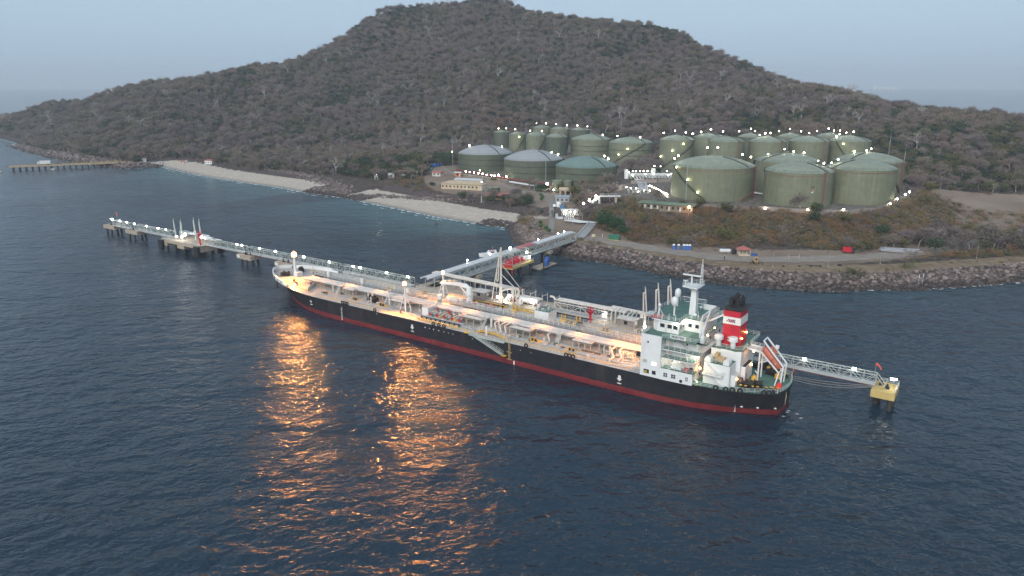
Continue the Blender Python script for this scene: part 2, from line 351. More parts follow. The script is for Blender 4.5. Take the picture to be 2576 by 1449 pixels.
dirt = np.clip(soft(CLEARING, 2)+soft(LOT, 2)+soft(OPEN, 3)*.62+soft(ROAD, 1)+soft([(44,345),(64,330),(92,318),(130,312.5),(164,318.5),(215,346),(292,376),(292,352),(243,339),(211,325),(181,306),(150,295),(123,288),(99,288),(76,296),(54,314),(34,333)], 1)+soft(HEAD, 1), 0, 1)
pad = np.clip(soft(RIGHT_FARM, 2)+soft(LEFT_FARM, 2), 0, 1)
grass = np.clip(np.where((K == 2) & (D < 24), (D-8)/4, 0), 0, 1)*np.clip((24-D)/5, 0, 1)

def ground_material():
    m = bpy.data.materials.new('island_ground'); m.use_nodes = True; n, l = m.node_tree.nodes, m.node_tree.links
    b = n['Principled BSDF']; b.inputs['Roughness'].default_value = .95; b.inputs['Specular IOR Level'].default_value = .15
    tc = n.new('ShaderNodeTexCoord')
    def noise(s, d=6, r=.6):
        q = n.new('ShaderNodeTexNoise'); q.inputs['Scale'].default_value = s; q.inputs['Detail'].default_value = d; q.inputs['Roughness'].default_value = r; l.new(tc.outputs['Object'], q.inputs['Vector']); return q.outputs[0]
    def ramp(f, a, b_, p0=.35, p1=.65):
        q = n.new('ShaderNodeValToRGB'); q.color_ramp.elements[0].position = p0; q.color_ramp.elements[1].position = p1; q.color_ramp.elements[0].color = rgba(a); q.color_ramp.elements[1].color = rgba(b_); l.new(f, q.inputs[0]); return q.outputs[0]
    n1, n2, n3 = noise(.35), noise(.03), noise(1.6, 4)
    base = ramp(n1, (.055, .044, .038), (.11, .088, .074))  # bare ground coloured dark to read as shadow between the trees
    cols = {'sand': ramp(n1, (.42, .36, .29), (.54, .47, .39)), 'rockm': ramp(n3, (.045, .036, .034), (.14, .11, .1)), 'dirt': ramp(n2, (.19, .14, .105), (.29, .225, .17)), 'pad': ramp(n1, (.10, .09, .075), (.20, .175, .15)), 'grass': ramp(n1, (.17, .125, .08), (.27, .205, .135))}
    at = n.new('ShaderNodeAttribute'); at.attribute_name = 'zone_a'; at2 = n.new('ShaderNodeAttribute'); at2.attribute_name = 'zone_b'
    sp = n.new('ShaderNodeSeparateColor'); sp2 = n.new('ShaderNodeSeparateColor'); l.new(at.outputs['Color'], sp.inputs[0]); l.new(at2.outputs['Color'], sp2.inputs[0])
    out = base
    for key, src in (('pad', sp2.outputs[1]), ('dirt', sp.outputs[2]), ('grass', sp2.outputs[0]), ('rockm', sp.outputs[1]), ('sand', sp.outputs[0])):
        ad = n.new('ShaderNodeMath'); ad.operation = 'MULTIPLY_ADD'; l.new(n1, ad.inputs[0]); ad.inputs[1].default_value = .9; ad.inputs[2].default_value = -.45
        su = n.new('ShaderNodeMath'); su.operation = 'ADD'; l.new(src, su.inputs[0]); l.new(ad.outputs[0], su.inputs[1])
        mr = n.new('ShaderNodeMapRange'); mr.inputs[1].default_value = .38; mr.inputs[2].default_value = .62; l.new(su.outputs[0], mr.inputs[0])
        mx = n.new('ShaderNodeMix'); mx.data_type = 'RGBA'; l.new(mr.outputs[0], mx.inputs[0]); l.new(out, mx.inputs[6]); l.new(cols[key], mx.inputs[7]); out = mx.outputs[2]
    wv = n.new('ShaderNodeMapRange'); wv.inputs[3].default_value = 1; wv.inputs[4].default_value = .55; l.new(sp2.outputs[2], wv.inputs[0]); vs = n.new('ShaderNodeVectorMath'); vs.operation = 'SCALE'; l.new(out, vs.inputs[0]); l.new(wv.outputs[0], vs.inputs['Scale']); l.new(vs.outputs[0], b.inputs['Base Color'])      # sand and rock are wet by the water
    bp = n.new('ShaderNodeBump'); bp.inputs['Distance'].default_value = .5; bp.inputs['Strength'].default_value = .7; l.new(n3, bp.inputs['Height']); l.new(bp.outputs[0], b.inputs['Normal'])
    return m
gm = ground_material(); me = np_mesh('terrain', V[used], F, gm)
for nm, (a, b_, c_) in (('zone_a', (sand, rockm, dirt)), ('zone_b', (grass, pad, np.clip((5.5-D)/3, 0, 1)))):
    at = me.color_attributes.new(nm, 'FLOAT_COLOR', 'POINT')
    at.data.foreach_set('color', np.stack([a, b_, c_, np.ones_like(a)], 2).reshape(-1, 4)[used].astype(np.float32).ravel())
tag(obj('terrain', me), kind='structure')

# ---------------------------------------------------------------- the sea
def water_material():
    m = bpy.data.materials.new('sea_water'); m.use_nodes = True; n, l = m.node_tree.nodes, m.node_tree.links
    b = n['Principled BSDF']; b.inputs['Roughness'].default_value = .17; b.inputs['IOR'].default_value = 1.333
    tc = n.new('ShaderNodeTexCoord')
    def wave(scale, amp, stretch, ang, detail=3, rough=.5):
        mp = n.new('ShaderNodeMapping'); mp.inputs['Rotation'].default_value = (0, 0, R(ang)); mp.inputs['Scale'].default_value = (scale/stretch, scale, scale); l.new(tc.outputs['Object'], mp.inputs[0])
        q = n.new('ShaderNodeTexNoise'); q.inputs['Scale'].default_value = 1; q.inputs['Detail'].default_value = detail; q.inputs['Roughness'].default_value = rough; q.inputs['Distortion'].default_value = .25; l.new(mp.outputs[0], q.inputs['Vector'])
        k = n.new('ShaderNodeMath'); k.operation = 'MULTIPLY'; k.inputs[1].default_value = amp; l.new(q.outputs[0], k.inputs[0]); return k.outputs[0]
    hs_ = [wave(1/17., 2.0, 2.2, 10, 2), wave(1/5.6, 2.0, 1.5, -26, 3), wave(1/2.1, .78, 1.35, 32, 3), wave(1/.8, .26, 1.4, -30, 2)]
    t = hs_[0]
    for h in hs_[1:]:
        a = n.new('ShaderNodeMath'); a.operation = 'ADD'; l.new(t, a.inputs[0]); l.new(h, a.inputs[1]); t = a.outputs[0]
    ln = n.new('ShaderNodeVectorMath'); ln.operation = 'LENGTH'; l.new(tc.outputs['Object'], ln.inputs[0])      # chop dies away offshore; patches of calm and gust
    off = n.new('ShaderNodeMapRange'); off.inputs[1].default_value = 300; off.inputs[2].default_value = 1700; off.inputs[3].default_value = 1; off.inputs[4].default_value = .1; l.new(ln.outputs['Value'], off.inputs[0])
    gz = n.new('ShaderNodeTexNoise'); gz.inputs['Scale'].default_value = .011; gz.inputs['Detail'].default_value = 3; l.new(tc.outputs['Object'], gz.inputs['Vector'])
    gm_ = n.new('ShaderNodeMapRange'); gm_.inputs[1].default_value = .3; gm_.inputs[2].default_value = .7; gm_.inputs[3].default_value = .62; gm_.inputs[4].default_value = 1.2; l.new(gz.outputs[0], gm_.inputs[0])
    am = n.new('ShaderNodeMath'); am.operation = 'MULTIPLY'; l.new(off.outputs[0], am.inputs[0]); l.new(gm_.outputs[0], am.inputs[1])
    th = n.new('ShaderNodeMath'); th.operation = 'MULTIPLY'; l.new(t, th.inputs[0]); l.new(am.outputs[0], th.inputs[1]); t = th.outputs[0]
    bp = n.new('ShaderNodeBump'); bp.inputs['Strength'].default_value = 1; bp.inputs['Distance'].default_value = 1; l.new(t, bp.inputs['Height']); l.new(bp.outputs[0], b.inputs['Normal'])
    at = n.new('ShaderNodeAttribute'); at.attribute_name = 'shallow'
    nz = n.new('ShaderNodeTexNoise'); nz.inputs['Scale'].default_value = .012; nz.inputs['Detail'].default_value = 4; l.new(tc.outputs['Object'], nz.inputs['Vector'])
    r0 = n.new('ShaderNodeValToRGB'); r0.color_ramp.elements[0].position = .35; r0.color_ramp.elements[1].position = .65; r0.color_ramp.elements[0].color = (.011, .025, .040, 1); r0.color_ramp.elements[1].color = (.015, .033, .052, 1); l.new(nz.outputs[0], r0.inputs[0])
    mx = n.new('ShaderNodeMix'); mx.data_type = 'RGBA'; l.new(at.outputs['Fac'], mx.inputs[0]); l.new(r0.outputs[0], mx.inputs[6]); mx.inputs[7].default_value = (.05, .13, .14, 1)
    l.new(mx.outputs[2], b.inputs['Base Color']); return m
wm = water_material()
wx = np.concatenate([-np.geomspace(12000, 1200, 12), np.arange(-1100, 1101, 14), np.geomspace(1200, 12000, 12)])
wy = np.concatenate([-np.geomspace(9000, 200, 8), np.arange(-150, 1500, 12), np.geomspace(1550, 12500, 14)])
WX, WY = np.meshgrid(wx, wy); WD, WK = coast_dist(WX, WY)
sh = np.clip(1+WD/np.where(np.array([{'rock': 0, 'beach': 1, 'riprap': 2}[k] for k in KIND])[WK] == 1, 85, 30), 0, 1)**1.5*np.where(np.array([{'rock': 0, 'beach': 1, 'riprap': 2}[k] for k in KIND])[WK] == 1, 1, .25)
V, F = grid_mesh(wx, wy, np.zeros_like(WX)); me = np_mesh('water', V, F, wm)
at = me.attributes.new('shallow', 'FLOAT', 'POINT'); at.data.foreach_set('value', sh.ravel().astype(np.float32))
tag(obj('water', me), kind='structure')

# surf along the shore: thin ragged sheets of foam
foam_m = mat('sea_foam', (.62, .66, .68), .8, .2, .5)
f = MB(); pr = random.Random(3)
def shore_strip(i0, i1, dens, wmax, off=0):
    for i in range(i0, i1):
        a, b = CP[i], CP[i+1]; L = np.hypot(*(b-a)); t = (b-a)/L; nrm = np.array([-t[1], t[0]])
        if coast_dist(np.array([(a+b)[0]/2+nrm[0]*4]), np.array([(a+b)[1]/2+nrm[1]*4]))[0][0] > 0: nrm = -nrm
        s = 0
        while s < L:
            ln = pr.uniform(2, 9)
            if pr.random() < dens:
                top, bot = [], []
                for k in range(6):
                    q = a+t*min(L, s+ln*k/5); w = math.sin(math.pi*k/5)*pr.uniform(.3, 1)*wmax; o = off+pr.uniform(-.3, .5)
                    top.append((*(q+nrm*o), .035)); bot.append((*(q+nrm*(o+w+.05)), .035))
                f.add(top+bot, [[k, k+1, 7+k, 6+k] for k in range(5)])
            s += ln*pr.uniform(.7, 1.3)
shore_strip(13, 25, 1, 2.4); shore_strip(14, 25, .35, 1.2, 5); shore_strip(1, 12, .7, 3.0, 1); shore_strip(25, 36, .3, .8); shore_strip(36, 40, .8, 1.5); shore_strip(40, 48, 1, 2.4)
for k in range(5):
    x, y = J(-88.6-pr.uniform(0, 4), pr.uniform(-1, 6))[:2]; r = pr.uniform(.15, .5); f.add([(x-r, y, .035), (x, y-r*.5, .035), (x+r*1.4, y, .035), (x, y+r*.4, .035)], [[0, 1, 2, 3]])
tag(f.build('surf_foam', foam_m), kind='stuff')

# ---------------------------------------------------------------- road and paths laid on the ground
gravel = mat('grey_gravel', (.255, .218, .18), .95, .2, .35, bump=.05, dirt=(.29, .215, .145), damt=1.0, dscale=(.06, .12, .1))
paving = mat('pale_paving', (.23, .215, .195), .9, .15, .6, dirt=(.2, .15, .1), damt=.5)
def ribbon(name, pts, w, m, lift=.1, step=2.5):
    q = []
    for a, b in zip(pts, pts[1:]):
        a, b = np.array(a, float), np.array(b, float); n_ = max(1, int(np.hypot(*(b-a))/step)); q += [a+(b-a)*i/n_ for i in range(n_)]
    q.append(np.array(pts[-1], float)); q = np.array(q)
    for _ in range(3): q[1:-1] = (q[:-2]+q[1:-1]*2+q[2:])/4
    t = np.gradient(q, axis=0); t /= np.hypot(*t.T)[:, None]; nr = np.stack([-t[:, 1], t[:, 0]], 1)
    jt = lambda: 1+.22*np.sin(np.arange(len(q))*1.7+w)*np.sin(np.arange(len(q))*.61+w*2)[:len(q)] if w > 5 else np.ones(len(q)); rows = [q+nr*(w*k*jt())[:, None] for k in (-.5, -.17, .17, .5)]; v = np.concatenate(rows); z = terr(v[:, 0], v[:, 1])+lift
    N = len(q); fc = np.array([[r*N+i, r*N+i+1, (r+1)*N+i+1, (r+1)*N+i] for r in range(3) for i in range(N-1)])
    return tag(obj(name, np_mesh(name, np.column_stack([v, z]), fc, m)), kind='structure')
ribbon('road', [(30,345),(40,337),(60,320),(84,302),(100,297),(122,297),(154,303),(186,315),(215,333),(248,347),(290,360)], 11, gravel, .12)
ribbon('path', [(18.9,350),(21,380),(22.5,411),(24,450),(22,478),(14,486),(6,490),(0,500),(-8,512)], 2.8, paving)
ribbon('path.001', [(8,489),(9,476),(7,464),(2,456)], 2.8, paving)
ribbon('path.002', [(-60,614),(-53,590),(-44,560),(-36,528),(-28,518)], 2.6, paving)
# ---------------------------------------------------------------- the tanker
ship = thing('oil_tanker', 'black hulled oil tanker with white deckhouse and red funnel, moored at the jetty', 'tanker', J(0,0), SH)
DZ = 6.2
def lerp(x, xs_, ys_): return float(np.interp(x, xs_, ys_))
BX = [-88.6,-88.3,-87.4,-86.5,-82,-79.5,-76.5,-69,-60,-52,60,67,75,82,88.5,93,96.5,98,98.5]
BY = [0.0,3.0,6.4,7.6,9.9,10.9,11.9,13.1,13.5,13.65,13.65,13.4,12.8,11.4,9.2,6.8,4.0,2.0,0.0]
WX_ = [-88.2,-87.6,-86,-82,-76,-68,-58,-48,50,61,70,78,85,89.5,92,93]
WY_ = [0.0,4.4,5.6,7.6,10.2,12.5,13.5,13.65,13.65,13.2,11.5,8.6,5.2,2.4,.8,0.0]
def deck_half(x): return lerp(x, BX, BY)
def deck_z(x): return lerp(x, [-88, -66, 70, 84, 98], [6.0, 6.2, 6.2, 7.2, 8.0])
def hull_pt(s, lev):                       # s runs 0..1 from stern to stem, lev 0 (keel) .. 4 (deck)
    xd = lerp(s, np.linspace(0, 1, len(BX)), BX); k = s*(len(BX)-1)
    xw = lerp(xd, [-88.6, -87.4, -82, -52, 60, 98.5], [-88.2, -87.6, -82, -52, 56, 93])
    yd, yw, zd = deck_half(xd), lerp(xw, WX_, WY_), deck_z(xd)
    if lev == 0: return (xw*.985, yw*.93, -2.5)
    if lev == 1: return (xw, yw, 0.0)
    t = {2: 1.5/zd, 3: .6, 4: 1.0}[lev]; e = t**1.35 if xd > 50 else t
    return (xw+(xd-xw)*e, yw+(yd-yw)*e, zd*t)
S_ = np.unique(np.concatenate([np.linspace(0, 1, len(BX)), np.linspace(0, .25, 24), np.linspace(.55, 1, 40)]))
hb = MB(); ns = len(S_)
port = [[hull_pt(s, k) for s in S_] for k in range(5)]
v = [p for row in port for p in row] + [(p[0], -p[1], p[2]) for row in port for p in row]; f = []
for k in range(4):
    for i in range(ns-1):
        a = k*ns+i; f.append([a+1, a, a+ns, a+ns+1]); o = 5*ns; f.append([o+a, o+a+1, o+a+ns+1, o+a+ns])
hb.add(v, f)
def hull_material():
    m = bpy.data.materials.new('hull_paint'); m.use_nodes = True; n, l = m.node_tree.nodes, m.node_tree.links
    b = n['Principled BSDF']; b.inputs['Roughness'].default_value = .42
    tc = n.new('ShaderNodeTexCoord'); sp = n.new('ShaderNodeSeparateXYZ'); l.new(tc.outputs['Object'], sp.inputs[0])
    def nz(s, sc=(1, 1, 1), d=6):
        mp = n.new('ShaderNodeMapping'); mp.inputs['Scale'].default_value = sc; l.new(tc.outputs['Object'], mp.inputs[0])
        q = n.new('ShaderNodeTexNoise'); q.inputs['Scale'].default_value = s; q.inputs['Detail'].default_value = d; q.inputs['Roughness'].default_value = .65; l.new(mp.outputs[0], q.inputs[0]); return q.outputs[0]
    def ramp(fac, a, c, p0, p1):
        q = n.new('ShaderNodeValToRGB'); q.color_ramp.elements[0].position = p0; q.color_ramp.elements[1].position = p1; q.color_ramp.elements[0].color = rgba(a); q.color_ramp.elements[1].color = rgba(c); l.new(fac, q.inputs[0]); return q.outputs[0]
    def mix(fac, a, c):
        q = n.new('ShaderNodeMix'); q.data_type = 'RGBA'; l.new(fac, q.inputs[0])
        for s_, k in ((a, 6), (c, 7)):
            if hasattr(s_, 'links'): l.new(s_, q.inputs[k])
            else: q.inputs[k].default_value = rgba(s_)
        return q.outputs[2]
    blk = ramp(nz(.5), (.013, .013, .017), (.026, .025, .028), .35, .65)
    st = n.new('ShaderNodeMapRange'); st.inputs[1].default_value = .54; st.inputs[2].default_value = .72; st.inputs[4].default_value = .55; l.new(nz(1, (.35, .35, .04)), st.inputs[0])
    blk = mix(st.outputs[0], blk, (.075, .058, .045))
    red = ramp(nz(.4), (.13, .018, .022), (.22, .036, .038), .3, .7)
    s2 = n.new('ShaderNodeMapRange'); s2.inputs[1].default_value = .55; s2.inputs[2].default_value = .75; s2.inputs[4].default_value = .5; l.new(nz(1, (.5, .5, .25)), s2.inputs[0])
    red = mix(s2.outputs[0], red, (.20, .09, .075))
    j = n.new('ShaderNodeMath'); j.operation = 'MULTIPLY_ADD'; l.new(nz(1.2, (1, 1, .3)), j.inputs[0]); j.inputs[1].default_value = .62; l.new(sp.outputs[2], j.inputs[2])
    gt = n.new('ShaderNodeMapRange'); gt.inputs[1].default_value = 1.78; gt.inputs[2].default_value = 1.84; l.new(j.outputs[0], gt.inputs[0])
    l.new(mix(gt.outputs[0], red, blk), b.inputs['Base Color'])
    return m
MATS['hull'] = hull_material()
hull = hb.build('hull', MATS['hull'], ship, True)
def deck_outline(x0, x1, inset=.02, n_=60):
    xs_ = sorted(set([x0, x1] + [x for x in BX if x0 < x < x1] + list(np.linspace(x0, x1, n_)))); up = [(x, max(0, deck_half(x)-inset)) for x in xs_]
    return up
def deck_part(name, x0, x1, m):
    up = deck_outline(x0, x1); b = MB(); n_ = len(up)
    v = [(x, y, deck_z(x)) for x, y in up] + [(x, y*.33, deck_z(x)+.1) for x, y in up] + [(x, -y*.33, deck_z(x)+.1) for x, y in up] + [(x, -y, deck_z(x)) for x, y in up]
    b.add(v, [[r*n_+i+1, r*n_+i, (r+1)*n_+i, (r+1)*n_+i+1] for r in range(3) for i in range(n_-1)]); return b.build(name, m, ship)
deck_part('main_deck', -60, 70, deckgrey); deck_part('forecastle_deck', 70, 98.45, deckgrey); deck_part('poop_deck', -88.55, -60, deckgreen)
# bulwark round the bow
b = MB(); up = [(x, deck_half(x), deck_z(x)) for x in np.linspace(79, 98.5, 26)]; ring = up + [(x, -y, z) for x, y, z in up[::-1]]
v = []; f = []
for i, (x, y, z) in enumerate(ring):
    k = 1-.16*min(1, 3/max(.5, math.hypot(98.5-x, y))) ; h = 1.25 if x > 82 else .5
    v += [(x, y, z-.25), (x+.15, y*1.01, z+h), (x-.12, y*.965, z+h), (x-.25, y*.955, z-.1)]
for i in range(len(ring)-1):
    for k in range(3): f.append([i*4+k, i*4+k+1, i*4+5+k, i*4+4+k])
b.add(v, f).build('bulwark', white, ship)
# plate edge along the side of the deck
for sgn in (1, -1):
    b = MB(); pts = [(x, sgn*deck_half(x), deck_z(x)+.02) for x in np.linspace(-55.8, 77, 60)]
    for p, q in zip(pts, pts[1:]): b.bar(p, q, .12)
    b.build('deck_edge', rackgrey, ship)

# deck rails: one part per side and stretch
def side_rail(sgn, x0, x1, m=rail_white, name='rail', step=2.0):
    n_ = max(2, int(abs(x1-x0)/4)); pts = [(x, sgn*(deck_half(x)-.12), deck_z(x)) for x in np.linspace(x0, x1, n_)]
    MB().rail(pts, 1.05, step, .05).build(name, m, ship)
for a, b_ in ((77, 50), (50, 20), (20, -2), (-15.5, -35), (-35, -56)): side_rail(1, a, b_)
for a, b_ in ((77, 45), (45, 22), (3, -25), (-25, -56)): side_rail(-1, a, b_)
railgreen = mat('pale_green_rail', (.56, .62, .57), .5, .1, 1)
side_rail(1, -69.3, -87.3, railgreen, 'poop_rail'); side_rail(-1, -69.3, -87.3, railgreen, 'poop_rail')
MB().rail([(-87.35, 6.2, 6.0), (-88.2, 3, 6.0), (-88.5, 0, 6), (-88.2, -3, 6), (-87.35, -6.2, 6)], 1.05, 1.3, .05).build('poop_rail', railgreen, ship)
# yellow walkways and mooring patches, 4 mm plates on the deck
def plate(name, x0, x1, y0, y1, m, par=ship, dz=.03):
    z = max(deck_z((x0+x1)/2), DZ) + dz + (.1*(1-max(abs(y0), abs(y1))/13.65)*1.2); MB().box(x0, x1, y0, y1, z-.12, z).build(name, m, par)
for x0, x1 in ((-53, -15), (-8, 18.5), (21, 36), (36.4, 66)): plate('yellow_walkway', x0, x1, 11.45, 12.0, yellow)
for x0, x1 in ((-53, -20), (-2, 3), (24, 66)): plate('yellow_walkway', x0, x1, -12.0, -11.45, yellow)
for x, y in ((36.9, 8.6), (-21.8, 8.9), (-34.3, 9.8), (49, 9), (35.5, -10), (-34, -10), (-22, -10)): plate('mooring_patch', x-2.2, x+2.2, y-1.6, y+1.5, yellow, dz=.045)
for x, y0, y1 in ((-29.5, 4.5, 11.4), (26.5, 3, 9), (56, 3, 11.4)): plate('yellow_walkway', x-.45, x+.45, y0, y1, yellow, dz=.02)
plate('yellow_walkway', 68.5, 80, 9.6, 10.0, yellow)
def bollard_me():
    b = MB()
    for s in (-.55, .55): b.cyl((s, 0, 0), (s, 0, .95), .28, 8); 
    b.box(-1, 1, -.4, .4, 0, .12); return b.mesh('bollard', black)
bm_, cm_ = bollard_me(), MB().cyl((0, 0, 0), (0, 0, .12), .34, 8).mesh('bollard_cap', yellow)
for x, y, r in ((36.9, 8.3, 0), (-21.8, 8.8, 0), (-34.3, 9.7, 0), (49, 8.6, 0), (35.5, -10.4, 0), (-34, -10.4, 0), (-22, -10.4, 0), (62, 9.5, 0), (82, 6.3, -.5), (84, -5, .5), (79, 8, -.3), (80, -7.5, .3), (-80, 8.6, .2), (-82.5, 7.6, .4), (-86.6, 5.6, .5), (-85.2, 6.2, .6), (-86, -5, -.5), (-79, -8, 0)):
    o = obj('bollard', bm_, ship, (x, y, deck_z(x)), None, r); obj('cap', cm_, o, (-.55, 0, .95)); obj('cap', cm_, o, (.55, 0, .95))
# rubber tyres hung along the rail
tyre_me = MB().torus((0, 0, 0), .48, .2, 'y', 14, 7).mesh('tyre', rubber, True)
for i, x in enumerate((49.1, 48, 47, 34.5, 10.5, 8.3, 6.4, -22.5, -35.1, -36.1, -37.2, -74.8, -77, -78.4, -80, -84.8, -85.8, -86.6)):
    obj('tyre', tyre_me, ship, (x, deck_half(x)+.22, deck_z(x)+.45), None, 0 if x > -60 else (deck_half(x+1)-deck_half(x-1))/2)
for x in (-20, -21.2, 4.4, 3.2, -43, -44.5, -46): obj('tyre', tyre_me, ship, (x, -deck_half(x)-.22, deck_z(x)+.5))

# ---- pipe rack, catwalk and deck piping
for i, (y, z, r, m) in enumerate(((4.6,8.35,.16,cream),(4.1,8.35,.22,rackgrey),(3.5,8.35,.26,cream),(2.9,8.3,.2,rackgrey),(2.4,8.3,.15,cream),(1.9,8.35,.24,rackgrey),(1.3,8.4,.28,cream),(.75,8.4,.15,steel))):
    MB().cyl((80-i*.3, y, z), (-55.9, y, z), r, 8).build('deck_pipe', m, ship, True)
for x0, x1 in ((78, 56), (55.6, 28), (27.6, 0), (-.4, -28), (-28.4, -55.9)):
    MB().box(x1, x0, .35, 1.05, 8.0, 8.07).build('grating', gratdark, ship); MB().box(x1, x0, 4.45, 5.0, 8.0, 8.07).build('grating', gratdark, ship)
for k, x in enumerate(np.arange(76, -55, -4.0)):
    b = MB()
    for y in (.6, 4.8): b.bar((x, y, 6), (x, y, 8.0), .09)
    b.bar((x, .5, 7.92), (x, 4.9, 7.92), .1).build('rack_support', cream, ship)
for x0, x1 in ((80, 58), (57.5, 30), (29.5, -3), (-3.5, -28), (-28.6, -55.9)):
    o = MB().box(x1, x0, -2.3, .1, 8.72, 8.8).build('catwalk', gratdark, ship)
    MB().rail([(x0, .05, 8.8), (x1, .05, 8.8)], 1.1, 1.8, .05).build('handrail', rail_white, o)
    MB().rail([(x0, -2.25, 8.8), (x1, -2.25, 8.8)], 1.1, 1.8, .05).build('handrail', rail_white, o)
    q = MB()
    for x in np.arange(x1+2, x0, 6):
        for y in (-2.1, -.1): q.bar((x, y, 6.2), (x, y, 8.75), .09)
    q.build('leg', cream, o)
def stairway(x, y0, y1, z1, par=ship):
    b = MB()
    for s in (-.4, .4): b.cyl((x+s, y0, DZ), (x+s, y1, z1), .09, 4)
    for k in range(1, 9): t = k/9; b.box(x-.4, x+.4, y0+(y1-y0)*t-.12, y0+(y1-y0)*t+.12, DZ+(z1-DZ)*t-.03, DZ+(z1-DZ)*t+.03)
    for s in (-.45, .45): b.bar((x+s, y0, DZ+1), (x+s, y1, z1+1), .05)
    b.box(x-.9, x+.9, y1-1.2, y1+.1, z1-.06, z1); b.rail([(x-.9, y1+.1, z1), (x-.9, y1-1.2, z1)], 1, 1, .05); b.rail([(x+.9, y1+.1, z1), (x+.9, y1-1.2, z1)], 1, 1, .05)
    return b.build('stairway', rail_white, par)
for x in (59, 31, -3, -28.3): stairway(x, 7.6, 5.6, 8.9)
# expansion loops standing out from the rack
for x0, x1, y1 in ((34.3, 28.2, 7.0), (57, 52, 6.2), (5.7, -2.4, 7.4), (-12.8, -19.7, 7.6), (-33.2, -38.6, 7.0)):
    o = MB().box(x1-.3, x0+.3, 4.9, y1+.3, 8.0, 8.06).build('loop_platform', gratdark, ship)
    for k in range(3):
        q = .55*k; MB().tube([(x0-q, 4.7, 8.45), (x0-q, y1-q, 8.45), (x1+q, y1-q, 8.45), (x1+q, 4.7, 8.45)], .2, 6).build('loop_pipe', cream, o, True)
    q = MB()
    for x in np.linspace(x0, x1, 4): q.bar((x, y1+.1, 6.2), (x, y1+.1, 8.02), .09)
    q.build('leg', cream, o)
# cargo pipes dropping to the tanks, vents, hatches
rr = random.Random(11)
for x, y in ((-7, 8.5), (-9.5, 9.5), (-11, 9.2), (-25, 8.3), (10.5, 6), (44, 7), (-47, 8.5), (-45, 9.2)):
    MB().tube([(x, 4.6, 8.3), (x, y-1.6, 8.3), (x-1.2, y-.6, 6.7), (x-1.2, y+1.5, 6.7), (x-1.2, y+1.5, 6.2)], .27, 7).build('drop_line', cream, ship, True)
for x, y in ((45, 6.2), (41, 9), (-8, 6.2), (-26, 10.2), (-49, 8.8), (-44, 6.4), (24, 8.8), (62, 6), (-16, -4), (-40, -6), (46, -7), (60, -6), (-52, 9.5)):
    o = MB().cyl((0, 0, -.05), (0, 0, 1.9), .22, 8).build('vent_post', cream, ship, True, (x, y, DZ)); MB().cyl((0, 0, 1.9), (0, 0, 2.5), .36, 8, .1).build('vent_head', cream, o, True)
for i in range(26):
    x = rr.uniform(-54, 66); s = rr.choice((1, 1, -1)); y = s*rr.uniform(5.6, 10.8)
    if -2 < x < 20 and s > 0: continue
    if -17.5 < x < -10 and s < 0: continue
    MB().lathe([(.55, -.05), (.55, .45), (.65, .47), (.65, .58), (0, .62)], 10).build('tank_hatch', rr.choice((cream, rackgrey, deckgreen)), ship, True, (x, y, DZ))
for y in (10.6, 9.7, -10.2):
    MB().cyl((66, y, 6.5), (-54, y, 6.5), .1, 6).build('fire_main', rackgrey, ship, True)
for x0, x1, y in ((-42, -36.5, 7.9), (-47, -44, 7.6)): MB().box(x0, x1, y-.2, y+.2, DZ, DZ+.45).build('deck_stiffener', rust, ship)
for i in range(46):                # small fittings and thin lines across the deck
    x = rr.uniform(-54, 66); sg = rr.choice((1, 1, 1, -1)); y = sg*rr.uniform(5.5, 10.9)
    if -2 < x < 20 or (sg < 0 and -18 < x < -9): continue
    k = i % 4; m_ = (cream, rust, deckgreen, soot, rackgrey, yellow)[rr.randrange(6)]; z0 = DZ+.08
    if k == 0: MB().tube([(x, sg*5.2, z0+.25), (x, y, z0+.25), (x+rr.uniform(-2, 2), y, z0+.25)], .09, 5).build('deck_line', cream, ship)
    elif k == 1: MB().cyl((x, y, z0-.1), (x, y, z0+.7), .13, 6).torus((x, y, z0+.75), .22, .04, 'z', 8, 4).build('deck_valve', m_, ship)
    elif k == 2: MB().cyl((x-rr.uniform(1, 4), y, z0+.2), (x+rr.uniform(1, 5), y, z0+.2), .08, 5).build('deck_line', rackgrey, ship)
    else: MB().box(x-.5, x+.5, y-.35, y+.35, z0-.1, z0+.4).build('deck_locker', m_, ship)
# dense piping in front of the deckhouse
for k in range(16):
    x = -55.3+rr.uniform(0, 12); y = rr.uniform(4.2, 7.4); h = rr.uniform(.8, 1.9); dx = rr.uniform(.8, 2.5)
    MB().tube([(x, y, DZ), (x, y, DZ+h), (x+dx, y, DZ+h), (x+dx, y+rr.uniform(-1, 1), DZ+h), (x+dx, y, DZ)], rr.choice((.12, .18, .24)), 6).build('deck_pipe', cream, ship, True)
for k in range(10):
    y = 5+k*.75; MB().tube([(-56, y, 6.55), (-53+rr.uniform(-1, 2), y, 6.55), (-51+rr.uniform(-1, 3), y+.8, 6.5), (-48+rr.uniform(-2, 3), y+.8, 6.35)], .13, 5).build('deck_pipe', cream, ship, True)
